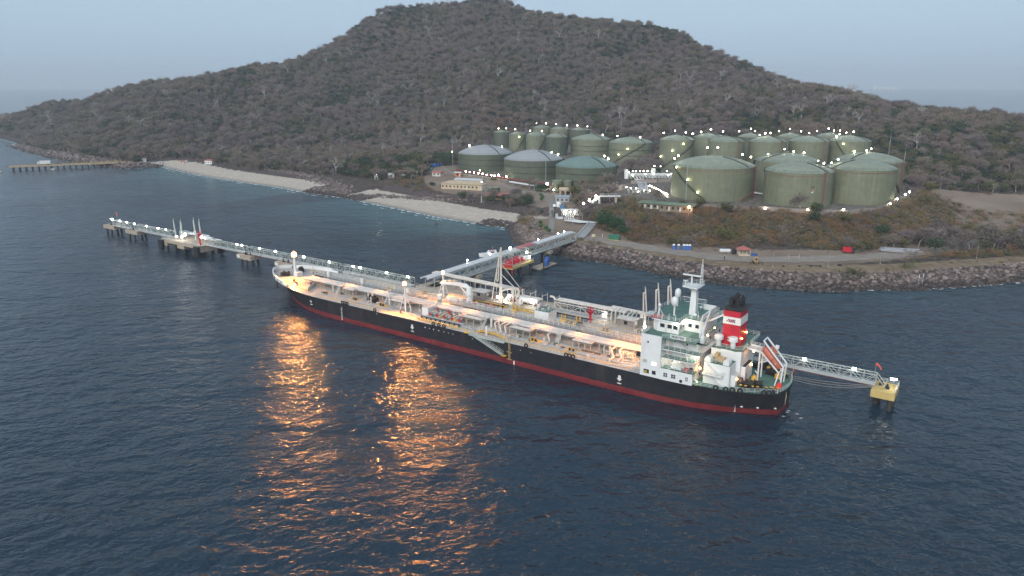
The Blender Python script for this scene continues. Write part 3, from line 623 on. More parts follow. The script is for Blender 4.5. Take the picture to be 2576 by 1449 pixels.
# manifold amidships, port and starboard
for sgn in (1, -1):
    for i, x in enumerate(np.linspace(16.2, 4.6, 9)):
        if sgn < 0 and 8 < x < 13: pass
        y1 = 8.6 + .5*(i % 2)
        o = MB().tube([(x, sgn*1.5, 7.6), (x, sgn*(y1-1), 7.6), (x, sgn*y1, 7.35)], .24, 7).build('manifold_pipe', cream, ship, True)
        MB().cyl((x, sgn*y1, 7.35), (x, sgn*(y1+.25), 7.35), .45, 10).build('flange', (redpaint, deckgreen, redpaint, yellow)[i % 4], o, True)
        MB().ball((x, sgn*(5.2+(i % 3)), 7.75), .42, 8, 5).cyl((x, sgn*(5.2+(i % 3)), 7.8), (x, sgn*(5.2+(i % 3)), 8.6), .07, 5).torus((x, sgn*(5.2+(i % 3)), 8.6), .3, .05, 'z', 8, 4).build('valve', (redpaint, deckgreen, rackgrey, redpaint)[i % 4], o, True)
    b = MB().box(2.6, 17.6, sgn*9.3-.65, sgn*9.3+.65, 6.3, 6.75); b.build('drip_tray', rackgrey, ship)
    b = MB()
    for x in np.arange(3, 17.6, 1.8): b.cyl((x, sgn*11.1, 6.2), (x, sgn*11.1, 7.0), .22, 7)
    b.cyl((2.4, sgn*11.1, 7.05), (17.8, sgn*11.1, 7.05), .16, 6).build('fender_beam', soot, ship, True)
    MB().box(2.2, 18, sgn*12.4-.18, sgn*12.4+.18, 6.2, 6.9).build('chain_rail', yellow, ship)
for x in (26, 14, 2, -9, -21): MB().cyl((x, -8.6, 6.25), (x, -8.6, 6.7), .5, 8).build('tank_hatch', cream, ship, True)
for x, y in ((-24.5, -11.2), (-19.8, -10.5), (-2, -10.5)):
    b = MB().box(x-.9, x+.9, y-.8, y+.8, 6.2, 7.0)
    for s in (-.6, .6): b.box(x+s-.14, x+s+.14, y-.15, y+.15, 7, 8.6)
    b.build('hose_support', yellow, ship)
MB().box(-10, -1, -12.2, -11.6, 6.6, 7.0).rail([(-10, -11.6, 7), (-1, -11.6, 7)], 1.1, 1.5, .05).build('yellow_gangplank', yellow, ship)
MB().lathe([(.9, 0), (.9, 1.0), (1.2, 1.3), (1.2, 1.9), (.7, 2.5), (0, 2.6)], 12).build('mushroom_vent', black, ship, True, (-27.5, -6.4, 6.2))
# two white deck boxes and the starboard manifold house
def deckbox(x0, x1, y0, y1, z1, roof):
    o = MB().box(x0, x1, y0, y1, 6.0, z1).build('deck_store', white, ship)
    MB().box(x0+.06, x1-.06, y0+.06, y1-.06, z1, z1+.03).build('roof', roof, o)
    MB().rail([(x0+.1, y0+.1, z1), (x1-.1, y0+.1, z1), (x1-.1, y1-.1, z1), (x0+.1, y1-.1, z1)], 1.0, 1.3, .05, 2, True).build('rail', rail_white, o)
    return o
deckbox(17.6, 20.1, 3.9, 7.9, 8.7, rackgrey)
o = deckbox(-16.3, -11.3, -12.3, -7.6, 9.25, deckgreen)
MB().tube([(-12, -8.2, 9.2), (-12, -8.2, 11.0), (-12.8, -8.2, 11.2)], .13, 6).build('vent_pipe', white, o, True)
for x, y in ((-13.5, -9), (-14.6, -10.4)): MB().cyl((x, y, 9.25), (x, y, 9.9), .3, 8).build('vent', cream, o, True)
o = MB().box(16.5, 23.5, -12, -8.2, 6, 7.9).build('manifold_house', white, ship)
MB().box(16.6, 23.4, -11.9, -8.3, 7.9, 7.93).build('roof', tan, o); MB().rail([(16.6, -8.3, 7.9), (23.4, -8.3, 7.9), (23.4, -11.9, 7.9), (16.6, -11.9, 7.9)], 1.0, 1.4, .05, 2, True).build('rail', cream, o)
for x, y, h in ((55, -.9, 10.6), (34, -.9, 10.4), (20.5, -1.2, 10.4), (72, -1, 10.6)): MB().cyl((x, y, 8.0), (x, y, h), .62, 10).build('foam_locker', white, ship, True)
for x, y in ((-4.7, 5.4), (-8, 12.3)): MB().cyl((x, y, 6.2), (x, y, 9.0), .32, 8).build('davit_post', white, ship, True)

# deck crane with its jib laid forward
cr = MB().lathe([(1.05, 0), (1.05, 3.3), (1.2, 3.4), (1.2, 4.2)], 16).build('crane', white, ship, True, (13.8, -7.9, 6.1))
MB().cyl((0, 0, 4.2), (0, 0, 6.2), .95, 12).cyl((0, 0, 5.6), (1.6, 0, 6.9), .8, 8, .6).build('crane_head', white, cr, True)
b = MB(); pts = [(1.2, 0, 6.5), (4.2, 0, 6.7), (12.0, 0, 5.9)]
for (p, w), (q, w2) in zip(zip(pts, (.55, .5, .3)), zip(pts[1:], (.5, .3, .3))):
    b.add([(p[0], -w, p[2]-w), (p[0], w, p[2]-w), (p[0], w, p[2]+w), (p[0], -w, p[2]+w), (q[0], -w2, q[2]-w2), (q[0], w2, q[2]-w2), (q[0], w2, q[2]+w2), (q[0], -w2, q[2]+w2)], [[0, 1, 2, 3], [7, 6, 5, 4], [0, 4, 5, 1], [1, 5, 6, 2], [2, 6, 7, 3], [3, 7, 4, 0]])
b.build('jib', white, cr)
MB().cyl((.8, 0, 3.6), (3.8, 0, 6.1), .22, 8).build('luffing_ram', white, cr, True)
MB().rail([(4, -.5, 7.2), (11.5, -.3, 6.3)], .7, 1.4, .04).build('rail', rail_white, cr)
MB().rail([(-1.4, -1.4, 3.2), (1.4, -1.4, 3.2), (1.4, 1.4, 3.2), (-1.4, 1.4, 3.2)], 1, 1.4, .05, 2, True).build('rail', rail_white, cr)
# light towers
def tower(x, y, ztop, half, lampm, lr, legs=4, name='light_tower'):
    zw = 6.2+(ztop-6.2)*.62; o = MB()
    for sx, sy in ((1, 1), (1, -1), (-1, -1), (-1, 1))[:legs]:
        o.cyl((sx*half, sy*half, 0), (sx*.2, sy*.2, zw-6.2), .12, 6)
    for t in (.25, .5, .75):
        h = half*(1-t)+.2*t
        for a, c_ in (((-1, -1), (1, -1)), ((1, -1), (1, 1)), ((1, 1), (-1, 1)), ((-1, 1), (-1, -1))): o.bar((a[0]*h, a[1]*h, (zw-6.2)*t), (c_[0]*h, c_[1]*h, (zw-6.2)*t), .07)
    root = o.build(name, white, ship, True, (x, y, 6.2))
    MB().cyl((0, 0, 0), (0, 0, ztop-6.9), .28, 8, .22).build('mast_pole', white, root, True)
    MB().lathe([(.3, ztop-7.3), (.75, ztop-6.9), (.75, ztop-6.8), (0, ztop-6.8)], 10).build('lamp_platform', white, root, True)
    if lampm: lamp(root, (0, 0, ztop-6.2), lampm, lr, 'floodlight')
    return root
tower(26.6, 8.3, 15.4, 1.35, lampOs, .6); tower(27.4, -11.2, 14.7, 1.3, lampOs, .5)
t = tower(36.8, 4.9, 11.2, 1.2, None, 0, 4); MB().rail([(-.8, -.8, 4.4), (.8, -.8, 4.4), (.8, .8, 4.4), (-.8, .8, 4.4)], .9, 1, .04, 2, True).build('rail', yellow, t)
# foremast
fm = MB().cyl((0, 0, -.2), (0, 0, 7.2), .55, 12, .42).build('foremast', white, ship, True, (87.4, 1.2, 7.3))
MB().lathe([(.45, 6.8), (1.0, 7.15), (1.0, 7.25), (0, 7.25)], 10).build('lamp_platform', white, fm, True)
lamp(fm, (0, 0, 8.0), lampOs, .95, 'floodlight'); MB().cyl((0, 0, 8.2), (0, 0, 9.6), .07, 5).build('mast_top', white, fm)
MB().box(-2.4, -.4, -1.4, 1.2, -.2, 1.6).build('mast_house', white, fm)
# windlasses, reels, forecastle gear
def winch(x, y, rz, par=ship, m=black):
    o = MB().box(-1.6, 1.6, -.8, .8, 0, .4).build('winch', m, par, False, (x, y, deck_z(x))); o.rotation_euler.z = rz
    MB().cyl((-1.3, 0, .95), (.4, 0, .95), .62, 12).cyl((-1.4, 0, .95), (-1.25, 0, .95), .95, 12).cyl((.4, 0, .95), (.55, 0, .95), .95, 12).build('drum', soot, o, True)
    MB().box(.7, 1.6, -.5, .5, .4, 1.3).build('motor', m, o); return o
for x, y, r in ((89.6, 4.0, .5), (89.8, -3.4, -.5), (79.5, -2.8, 0), (73.6, -2.6, 1.57), (-82, 5.2, .2), (-83.2, -4.2, -.2), (-80.6, 6.6, 0), (-79.2, -7, 0), (44, 5.8, 0), (42.2, 6.6, 0)): winch(x, y, r)
for x, y in ((-80.6, 1.9), (-84.8, -2.9)): MB().lathe([(.75, 0), (.75, .9), (.3, 1.5), (0, 1.5)], 10).build('capstan', yellow, ship, True, (x, y, 6.0))
o = MB().cyl((0, -.7, 1), (0, .7, 1), .62, 14).build('rope_reel', mat('fluor_red', (.75, .05, .03), .5), ship, True, (-87.0, 4.3, 6.1)); MB().box(-.5, .5, -.8, .8, 0, .5).build('reel_frame', redpaint, o)
MB().cyl((76, -3.4, 8.0), (76, -3.4, 9.2), .4, 8).build('vent', deckgreen, ship, True)
MB().tube([(78.6, 2.2, 7.2), (78.6, 2.2, 8.4), (77.2, 3.2, 8.4), (77.2, 3.2, 7.2)], .2, 6).build('gooseneck_vent', cream, ship, True)
for x in (73.2, 71.5): MB().box(x-.04, x+.04, -3, 2, 6.4, 7.9).build('screen', cream, ship)
bwk = MB()
for sgn in (1, -1): bwk.add([(70.2, sgn*10.2, 6.2), (73.6, sgn*3.5, 6.3), (73.6, sgn*3.5, 7.7), (70.2, sgn*10.2, 7.5), (70.05, sgn*10.2, 6.2), (73.45, sgn*3.5, 6.3), (73.45, sgn*3.5, 7.7), (70.05, sgn*10.2, 7.5)], [[0, 1, 2, 3], [7, 6, 5, 4], [3, 2, 6, 7], [0, 3, 7, 4], [1, 5, 6, 2]])
bwk.build('breakwater', rackgrey, ship)
for sgn in (1, -1):
    for x in (83, 86, 89.5, 93, 96):
        y = deck_half(x); MB().cb((x, sgn*(y*.985), deck_z(x)+.45), (.9, .35, .75)).build('fairlead', black, ship)
an = MB().cb((0, 0, 0), (.5, .4, 2.2)).cb((0, .15, -1.0), (2.0, .5, .5)); an.build('anchor', soot, ship, False, (89.5, 8.0, 5.2))
for q in range(2): MB().rail([(96.4-q*.8, -1.5-q*2, 8.6), (95.8-q*.8, -2.6-q*2, 8.6)], 1.3, .8, .05).build('rail', rail_white, ship)

# accommodation ladder on the port side
g = MB(); p0, p1 = Vector((-3.5, 14.6, 6.9)), Vector((-15.4, 15.0, 2.8)); w = Vector((0, .75, 0))
for s in (-1, 1): g.cyl(p0+w*s*.5, p1+w*s*.5, .16, 4)
gl = g.build('boarding_ladder', alu, ship)
b = MB()
for k in range(24): q = p0.lerp(p1, (k+.5)/24); b.box(q.x-.16, q.x+.16, q.y-.36, q.y+.36, q.z+.05, q.z+.1)
b.build('steps', alu, gl); b = MB()
for s in (-.42, .42): b.rail([p0+Vector((0, s, .1)), p1+Vector((0, s, .1))], 1.0, 1.2, .035, 2)
b.build('handrail', rail_white, gl); MB().box(-16.6, -15.3, 14.4, 15.5, 2.55, 2.7).build('lower_platform', yellow, gl); MB().box(-3.6, -2.2, 13.7, 15.4, 6.75, 6.9).build('upper_platform', yellow, gl)
b = MB().box(-15.4, -3, 13.75, 14.3, 5.85, 6.2); b.build('ladder_stowage', alu, ship); MB().rail([(-15.4, 14.2, 6.2), (-3, 14.2, 6.2)], 1.05, 1.5, .05).build('rail', rail_white, ship)
pts = [(-4.5, 11.8, 6.9), (-6.5, 11.9, 7.4), (-10, 12, 7.4), (-13, 12, 7.1), (-15.5, 12.2, 6.3)]
b = MB()
for a, c_ in zip(pts, pts[1:]): b.add([(a[0], a[1]-.5, a[2]), (a[0], a[1]+.5, a[2]), (c_[0], c_[1]+.5, c_[2]), (c_[0], c_[1]-.5, c_[2]), (a[0], a[1]-.5, a[2]-.35), (a[0], a[1]+.5, a[2]-.35), (c_[0], c_[1]+.5, c_[2]-.35), (c_[0], c_[1]-.5, c_[2]-.35)], [[0, 1, 2, 3], [7, 6, 5, 4], [1, 5, 6, 2], [0, 3, 7, 4]])
o = b.build('arched_walkway', yellow, ship); MB().rail([(x, y+.5, z) for x, y, z in pts], 1.1, 1.2, .05).rail([(x, y-.5, z) for x, y, z in pts], 1.1, 1.2, .05).build('handrail', rail_white, o)
for x in (-3.6, -15.6): MB().tube([(x, 12.9, 6.2), (x, 13.2, 8.2), (x, 14.3, 8.4)], .2, 6).build('davit_post', cream, ship, True)
b = MB()
for s in (-.28, .28): b.bar((-16.9+s, 13.78, 6.4), (-16.9+s, 13.78, 1.2), .045)
for k in range(17): z = 6.2-k*.3; b.box(-17.2, -16.6, 13.72, 13.84, z-.04, z+.04)
for z in (3.5, 1.4): b.box(-17.8, -16.0, 13.72, 13.84, z-.06, z+.06)
b.build('rope_ladder', timber, ship)
# marks on the hull
markw = mat('mark_white', (.72, .70, .64), .6, .1, 2)
def hull_y(x, z): return lerp(x, WX_, WY_)+(deck_half(x)-lerp(x, WX_, WY_))*min(1, z/6.2)
for x, z in ((65.3, 4.4), (19.1, 3.9), (-50.6, 3.6)):
    y = hull_y(x, z)+.05; b = MB()
    b.box(x-.35, x+.35, y-.06, y, z, z+.8); b.add([(x-.75, y, z), (x+.75, y, z), (x, y, z-.75), (x-.75, y-.06, z), (x+.75, y-.06, z), (x, y-.06, z-.75)], [[2, 1, 0], [0, 1, 4, 3], [1, 2, 5, 4], [2, 0, 3, 5]])
    b.box(x-.55, x+.55, y-.06, y, z-1.45, z-1.2); b.build('arrow_mark', markw, ship)
for x, r in ((13.9, .2), (12.2, .14), (10.6, .2), (8.6, .18), (6.6, .16), (4.9, .13), (3.2, .14), (34, .15), (-4, .13), (-20.5, .12), (-24, .1)):
    MB().cyl((x, 13.6, 4.8 if x < 30 else 5.4), (x, 13.7, 4.8 if x < 30 else 5.4), r, 8).build('overboard_port', markw, ship)
MB().box(-18.6, -18.2, 13.6, 13.7, .1, 1.2).build('draught_mark', markw, ship)
b = MB()
for k in range(9): y = hull_y(50, .6+k*.5)+.04; b.box(49.7, 50.3, y-.06, y, .5+k*.5, .68+k*.5)
b.build('draught_mark', markw, ship)
b = MB()
for k in range(8): z = .3+k*.32; y = hull_y(-78.6-k*.05, z)+.05; b.box(-78.9, -78.5, y-.08, y, z, z+.14)
b.build('draught_mark', markw, ship)
for x in (-80, -83.3, -86.8): y = hull_y(x, 1.9)+.05; MB().box(x-.5, x+.5, y-.1, y, 1.8, 2.1).build('draught_mark', markw, ship)

# ---- accommodation
ho = MB().box(-61.2, -56.0, -13.62, 13.62, 6.0, 16.4).build('accommodation', white, ship)
MB().box(-69.3, -61.2, -10.5, 10.5, 6.0, 16.4).build('house_wall', white, ho)
for sgn in (1, -1):
    xs_ = [-69.2, -66, -63, -61.15]; v = []
    for x in xs_: y = deck_half(x)+.03; v += [(x, sgn*y, 5.9), (x, sgn*y, 8.72), (x, sgn*(y-.25), 8.72), (x, sgn*(y-.25), 5.9)]
    b = MB().add(v, [[i*4+k, i*4+(k+1) % 4, i*4+4+(k+1) % 4, i*4+4+k] for i in range(3) for k in range(4)] + [[0, 1, 2, 3], [15, 14, 13, 12]]); b.build('side_screen', white, ho)
    b = MB().box(-69.3, -61.25, min(sgn*10.52, sgn*13.1), max(sgn*10.52, sgn*13.1), 8.6, 8.74); b.build('deck_floor', deckgreen, ho)
    for z in (11.45, 13.65):
        o = MB().box(-69.4 if z < 12 else -70.5, -61.25, min(sgn*10.5, sgn*13.0), max(sgn*10.5, sgn*13.0), z-.22, z).build('balcony', white, ho)
        MB().box(-69.3 if z < 12 else -70.4, -61.3, min(sgn*10.6, sgn*12.9), max(sgn*10.6, sgn*12.9), z, z+.03).build('balcony_floor', deckgreen, ho)
        MB().rail([(-61.3, sgn*12.9, z), (-69.3 if z < 12 else -70.4, sgn*12.9, z), (-69.3 if z < 12 else -70.4, sgn*10.7, z)], 1.05, 1.5, .05).build('rail', railgreen, ho)
    MB().rail([(-61.6, sgn*13.15, 8.74), (-69.1, sgn*12.95, 8.74), (-69.3, sgn*10.7, 8.74)], 1.05, 1.6, .05).build('rail', railgreen, ho)
    if sgn > 0:
        for za, zb in ((8.74, 11.45), (11.48, 13.65), (13.68, 16.4)):
            b = MB()
            for s in (10.75, 11.5): b.cyl((-67.6, s, za), (-63.4, s, zb), .09, 4)
            for k in range(1, 9): t = k/9; b.box(-67.6+4.2*t-.14, -67.6+4.2*t+.14, 10.75, 11.5, za+(zb-za)*t-.03, za+(zb-za)*t+.03)
            b.build('stairway', white, ho)
MB().box(-70.5, -69.35, -12.5, 10.5, 13.43, 13.65).build('balcony', white, ho)
# windows, openings and doors
def window(par, x, y, z, w, h, face='p', m=glass, fr=white):
    # face: p port side, s starboard, f forward, a aft
    d = .09
    if face in 'ps':
        s = 1 if face == 'p' else -1; o = MB().box(x-w/2-.09, x+w/2+.09, min(y, y+s*d), max(y, y+s*d), z-h/2-.09, z+h/2+.09).build('window_frame', fr, par)
        MB().box(x-w/2, x+w/2, min(y+s*.05, y+s*(d+.02)), max(y+s*.05, y+s*(d+.02)), z-h/2, z+h/2).build('window', m, par)
    else:
        s = 1 if face == 'f' else -1; o = MB().box(min(x, x+s*d), max(x, x+s*d), y-w/2-.09, y+w/2+.09, z-h/2-.09, z+h/2+.09).build('window_frame', fr, par)
        MB().box(min(x+s*.05, x+s*(d+.02)), max(x+s*.05, x+s*(d+.02)), y-w/2, y+w/2, z-h/2, z+h/2).build('window', m, par)
    return o
litglass = emit('lit_window', (1, .85, .5), 1.1); paleglass = mat('blind_window', (.42, .42, .36), .4)
ywood = mat('stowed_yellow', (.45, .34, .03), .6)
# these belong to the accommodation, so they are its sub-parts
def hwin(*a, **k):
    o = window(ho, *a, **k)
    return o
def flatwin(x, y, z, w, h, face, m=glass, name='window'):
    s = {'p': (0, 1), 's': (0, -1), 'f': (1, 0), 'a': (-1, 0)}[face]
    b = MB()
    if s[1]: b.box(x-w/2, x+w/2, min(y-s[1]*.05, y+s[1]*.05), max(y-s[1]*.05, y+s[1]*.05), z-h/2, z+h/2)
    else: b.box(min(x-s[0]*.05, x+s[0]*.05), max(x-s[0]*.05, x+s[0]*.05), y-w/2, y+w/2, z-h/2, z+h/2)
    return b.build(name, m, ho)
P = 13.64
flatwin(-57.2, P, 9.9, 1.1, .75, 'p', paleglass); flatwin(-59.6, P, 9.55, 1.1, .75, 'p', litglass); flatwin(-57.8, P, 14.85, .35, .5, 'p')
flatwin(-57.7, P, 7.25, 1.4, 1.0, 'p', black, 'side_opening'); flatwin(-57.5, P+.03, 7.15, .9, .5, 'p', ywood, 'stowed_gear'); flatwin(-59.7, P, 7.25, .95, .95, 'p', black, 'side_opening')
for x, w in ((-62.6, .95), (-64.6, 1.1), (-67.9, .55)):
    y = deck_half(x)+.03; o = flatwin(x, y, 7.3, w, 1.0, 'p', black, 'side_opening')
    MB().box(x-w/2-.12, x+w/2+.12, y+.0, y+.07, 7.82, 7.92).box(x-w/2-.12, x+w/2+.12, y, y+.07, 6.7, 6.8).box(x-w/2-.12, x-w/2, y, y+.07, 6.75, 7.85).box(x+w/2, x+w/2+.12, y, y+.07, 6.75, 7.85).box(x-.05, x+.05, y, y+.08, 6.8, 7.8).box(x-w/2, x+w/2, y, y+.08, 7.27, 7.35).build('opening_frame', white, ho)
MB().cyl((-66.5, deck_half(-66.5)-.05, 6.5), (-66.5, deck_half(-66.5)+.1, 6.5), .4, 12).build('hawse_hole', black, ho)
for x, z, w in ((-63.4, 15.3, .4), (-63.1, 12.8, .4), (-65.3, 12.7, .8), (-64.9, 10.3, .9), (-66.5, 15.0, .4), (-63, 10.2, .4)): flatwin(x, 10.52, z, w, .55, 'p', litglass if (x, z) == (-64.9, 10.3) else glass)
for z in (7.5, 10.1, 12.6, 15.0):
    for y in (8.5, 5.5, 2.5, -1, -4, -7): flatwin(-69.33, y, z, .5, .7, 'a', glass)
    for y in np.arange(-11.5, 12, 2.6): flatwin(-55.97, y, z, .6, .75, 'f', glass)
for z in (9.6, 12.3, 14.6): MB().box(-62.9, -62.0, 10.5, 10.58, z-.95, z+1.05).build('door', cream, ho)
# bridge deck
o = MB().box(-69.4, -56.0, -13.6, 13.6, 16.4, 16.44).build('bridge_deck', deckgreen, ship)
MB().box(-70.9, -69.4, 9.6, 12.6, 16.2, 16.42).lathe([(1.5, 16.2), (1.5, 16.42)], 14, (-70.4, 11.2, 0)).build('crane_platform', deckgreen, o)
MB().rail([(-61.3, 13.5, 16.44), (-62.6, 12.9, 16.44), (-69.3, 12.4, 16.44), (-71.6, 11.8, 16.44), (-71.6, 10.2, 16.44), (-69.4, 9.3, 16.44), (-69.4, -12.4, 16.44), (-61.3, -13.4, 16.44)], 1.05, 1.4, .05).build('rail', railgreen, o)
MB().box(-61.2, -56.0, 13.45, 13.62, 16.4, 16.75).box(-56.15, -56.0, 9.2, 13.6, 16.4, 17.4).box(-56.15, -56.0, -13.6, -9.2, 16.4, 17.4).build('wing_bulwark', white, o)
nb = MB().box(-66.9, -63.0, 12.72, 12.8, 16.6, 17.55).build('name_board', white, ship)
def text(s, size, m, name, par, M):
    cu = bpy.data.curves.new(name, 'FONT'); cu.body = s; cu.size = size; cu.extrude = .02; cu.align_x = 'CENTER'; cu.align_y = 'CENTER'; cu.resolution_u = 3; cu.offset = size*.02
    t_ = bpy.data.objects.new(name, cu); C.objects.link(t_); dg = bpy.context.evaluated_depsgraph_get(); me_ = bpy.data.meshes.new_from_object(t_.evaluated_get(dg)); bpy.data.objects.remove(t_); bpy.data.curves.remove(cu)
    me_.materials.clear(); me_.materials.append(m); o_ = bpy.data.objects.new(name, me_); C.objects.link(o_); o_.parent = par; o_.matrix_local = M; return o_
def frame(loc, right, up):
    r_, u_ = Vector(right).normalized(), Vector(up).normalized(); n_ = r_.cross(u_); return Matrix(((r_.x, u_.x, n_.x, loc[0]), (r_.y, u_.y, n_.y, loc[1]), (r_.z, u_.z, n_.z, loc[2]), (0, 0, 0, 1)))
inkblack = mat('lettering_black', (.03, .03, .04), .6); lettery = mat('lettering_cream', (.68, .58, .34), .6)
text('MARTINI', .8, inkblack, 'lettering', nb, frame((-64.9, 12.83, 17.08), (-1, 0, 0), (0, 0, 1)))
MB().box(-66.9, -64.6, 12.6, 12.7, 16.5, 16.62).build('red_kickboard', redpaint, o)
# provisions crane
pc = MB().cyl((0, 0, 0), (0, 0, 1.7), .55, 12).build('provision_crane', white, ship, True, (-70.4, 11.3, 16.4))
MB().cyl((0, 0, 1.7), (0, 0, 3.2), .35, 8).build('crane_column', white, pc, True); MB().cyl((0, 0, 3.0), (1.5, -8.5, 5.6), .28, 6, .18).build('jib', white, pc); MB().bar((0, 0, 3.2), (.8, -4.5, 5.0), .08).build('luffing_ram', white, pc)
for p in ((-68.2, 6.6), (-68.6, 8.4)): MB().bar((p[0], p[1], 16.4), (p[0]+.6, p[1]-1.5, 20.4), .1).build('crane_rest', white, ship)
# wheelhouse
RZ = 19.6
wh = MB().prism([(-56.6, -8.0), (-56.2, 0), (-56.6, 8.0), (-58.0, 8.9), (-63.5, 8.9), (-63.5, 4.9), (-68.2, 4.9), (-68.2, -4.9), (-63.5, -4.9), (-63.5, -8.9), (-58, -8.9)], 16.42, RZ-.3).build('wheelhouse', white, ship)
roof = [(-55.7, -8.3), (-55.3, 0), (-55.7, 8.3), (-57.6, 9.4), (-63.7, 9.4), (-63.7, 5.3), (-68.4, 5.3), (-68.4, -5.3), (-63.7, -5.3), (-63.7, -9.4), (-57.6, -9.4)]
ro = MB().prism(roof, RZ-.3, RZ).build('roof', white, wh); MB().prism([(x*.9985-.09, y*.985) for x, y in roof], RZ, RZ+.03).build('roof_paint', deckgreen, wh)
MB().rail([(x*.9985-.09, y*.985, RZ+.03) for x, y in roof], 1.05, 1.4, .045, 3, True).build('rail', railgreen, wh)
MB().box(-58.6, -55.95, 5.6, 9.1, RZ+.03, RZ+.06).build('red_panel', redpaint, wh)
b = MB(); 
for y in np.arange(-7.6, 7.7, 1.26): window(wh, -56.3-.4*abs(y)/8, y, 18.1, 1.0, 1.0, 'f')
for x in (-59.3, -61.2, -62.7): window(wh, x, 8.9, 18.1, 1.15, .95, 'p')
MB().box(-60.5, -60.0, 8.88, 8.97, 16.6, 18.6).build('door', cream, wh)
for x in (-64.8, -66.6): window(wh, x, 4.9, 18.0, .9, .9, 'p')
for y in (7.8, 6.2): window(wh, -63.5, y, 18.1, 1.0, .95, 'a')
# mast with radars
ma = MB().add([(-.85, -1, 0), (.85, -1, 0), (.85, 1, 0), (-.85, 1, 0), (-.6, -.65, 7.2), (.6, -.65, 7.2), (.6, .65, 7.2), (-.6, .65, 7.2)], [[0, 1, 5, 4], [1, 2, 6, 5], [2, 3, 7, 6], [3, 0, 4, 7], [4, 5, 6, 7]]).build('radar_mast', white, ship, False, (-63.9, .7, RZ))
MB().prism([(-1.5, -2.6), (2.6, -2.0), (2.6, 2.0), (-1.5, 2.6)], 7.15, 7.4).add([(-1, -1.6, 7.15), (2, -1.4, 7.15), (2, 1.4, 7.15), (-1, 1.6, 7.15), (-.6, -.66, 6.2), (.6, -.66, 6.2), (.6, .66, 6.2), (-.6, .66, 6.2)], [[0, 1, 5, 4], [1, 2, 6, 5], [2, 3, 7, 6], [3, 0, 4, 7]]).build('mast_platform', white, ma)
MB().rail([(-1.45, -2.5, 7.4), (2.5, -1.95, 7.4), (2.5, 1.95, 7.4), (-1.45, 2.5, 7.4)], 1.0, 1.1, .04, 3, True).build('rail', railgreen, ma)
MB().cyl((1.0, 0, 7.4), (1.0, 0, 9.6), .2, 8).build('radar_post', white, ma, True); r_ = MB().cb((1.0, 0, 9.9), (4.6, .35, .32)); r_.build('radar_scanner', white, ma)
MB().cyl((2.0, 1.5, 7.4), (2.0, 1.5, 8.6), .14, 6).cb((2.0, 1.5, 8.75), (1.2, .25, .2)).build('radar_scanner', white, ma)
b = MB()
for sx, sy in ((-.3, -.3), (.3, -.3), (.3, .3), (-.3, .3)): b.bar((-1.0+sx, -1.4+sy, 7.4), (-1.0+sx*.4, -1.4+sy*.4, 12.6), .06)
for k in range(6): z = 8+k*.8; b.box(-1.3+.03*k, -.7-.03*k, -1.7+.03*k, -1.1-.03*k, z, z+.05)
b.cyl((-1, -1.4, 12.4), (-1, -1.4, 14), .08, 5).build('top_mast', white, ma)
MB().bar((-3.0, 0, 4.2), (3.0, 0, 4.2), .06).bar((-2.4, 0, 3), (2.4, 0, 3), .05).build('yardarm', white, ma)
b = MB()
for k in range(12): b.box(.86-.02*k, .96-.02*k, -.25, .25, .6*k+.2, .6*k+.27)
b.build('ladder', rail_white, ma)
for x, y, h, r in ((-60.4, 4.6, 3.6, .85), (-57.9, -3.6, 3.4, .8)):
    o = MB().cyl((0, 0, 0), (0, 0, h-.8), .22, 8).build('satellite_dome', white, ship, True, (x, y, RZ)); MB().lathe([(.55*r, h-1.0), (r, h-.5), (r, h+.4), (r*.8, h+1.0), (r*.4, h+1.3), (0, h+1.35)], 16).build('dome', white, o, True)
o = MB().bar((-.9, -.9, 0), (0, 0, 2.2), .09).bar((.9, -.9, 0), (0, 0, 2.2), .09).bar((0, 1.1, 0), (0, 0, 2.2), .09).cyl((0, 0, 0), (0, 0, 2.6), .16, 6).build('antenna_tripod', white, ship, False, (-57.6, 7.3, RZ)); MB().ball((0, 0, 3.0), .42, 10, 6).build('dome', white, o, True)
for x, y in ((-59, 8.8), (-60.8, 8.8), (-62.4, 8.6), (-66, 2.8)): MB().cyl((x, y, RZ), (x, y, RZ+1.7), .06, 5).cyl((x, y, RZ), (x, y, RZ+.7), .16, 6).build('aerial', white, ship)
for x, y in ((-65.4, 3.4), (-64.2, -3.5)): MB().cyl((x, y, RZ), (x, y, RZ+.5), .1, 6).ball((x, y, RZ+.8), .5, 10, 6, 1, 1, .7).build('dish', white, ship, True)
MB().box(-67.9, -67.6, -4.9, 4.9, RZ, RZ+1.4).box(-67.9, -64.5, -5.0, -4.7, RZ, RZ+1.4).build('signal_locker', white, wh)
MB().cyl((-67.5, 1.6, 18.4), (-72.4, .8, 21.4), .3, 4).build('funnel_bridge', white, ship); MB().rail([(-67.5, 1.9, 18.7), (-72.4, 1.1, 21.7)], .9, 1.2, .045).build('rail', rail_white, ship)
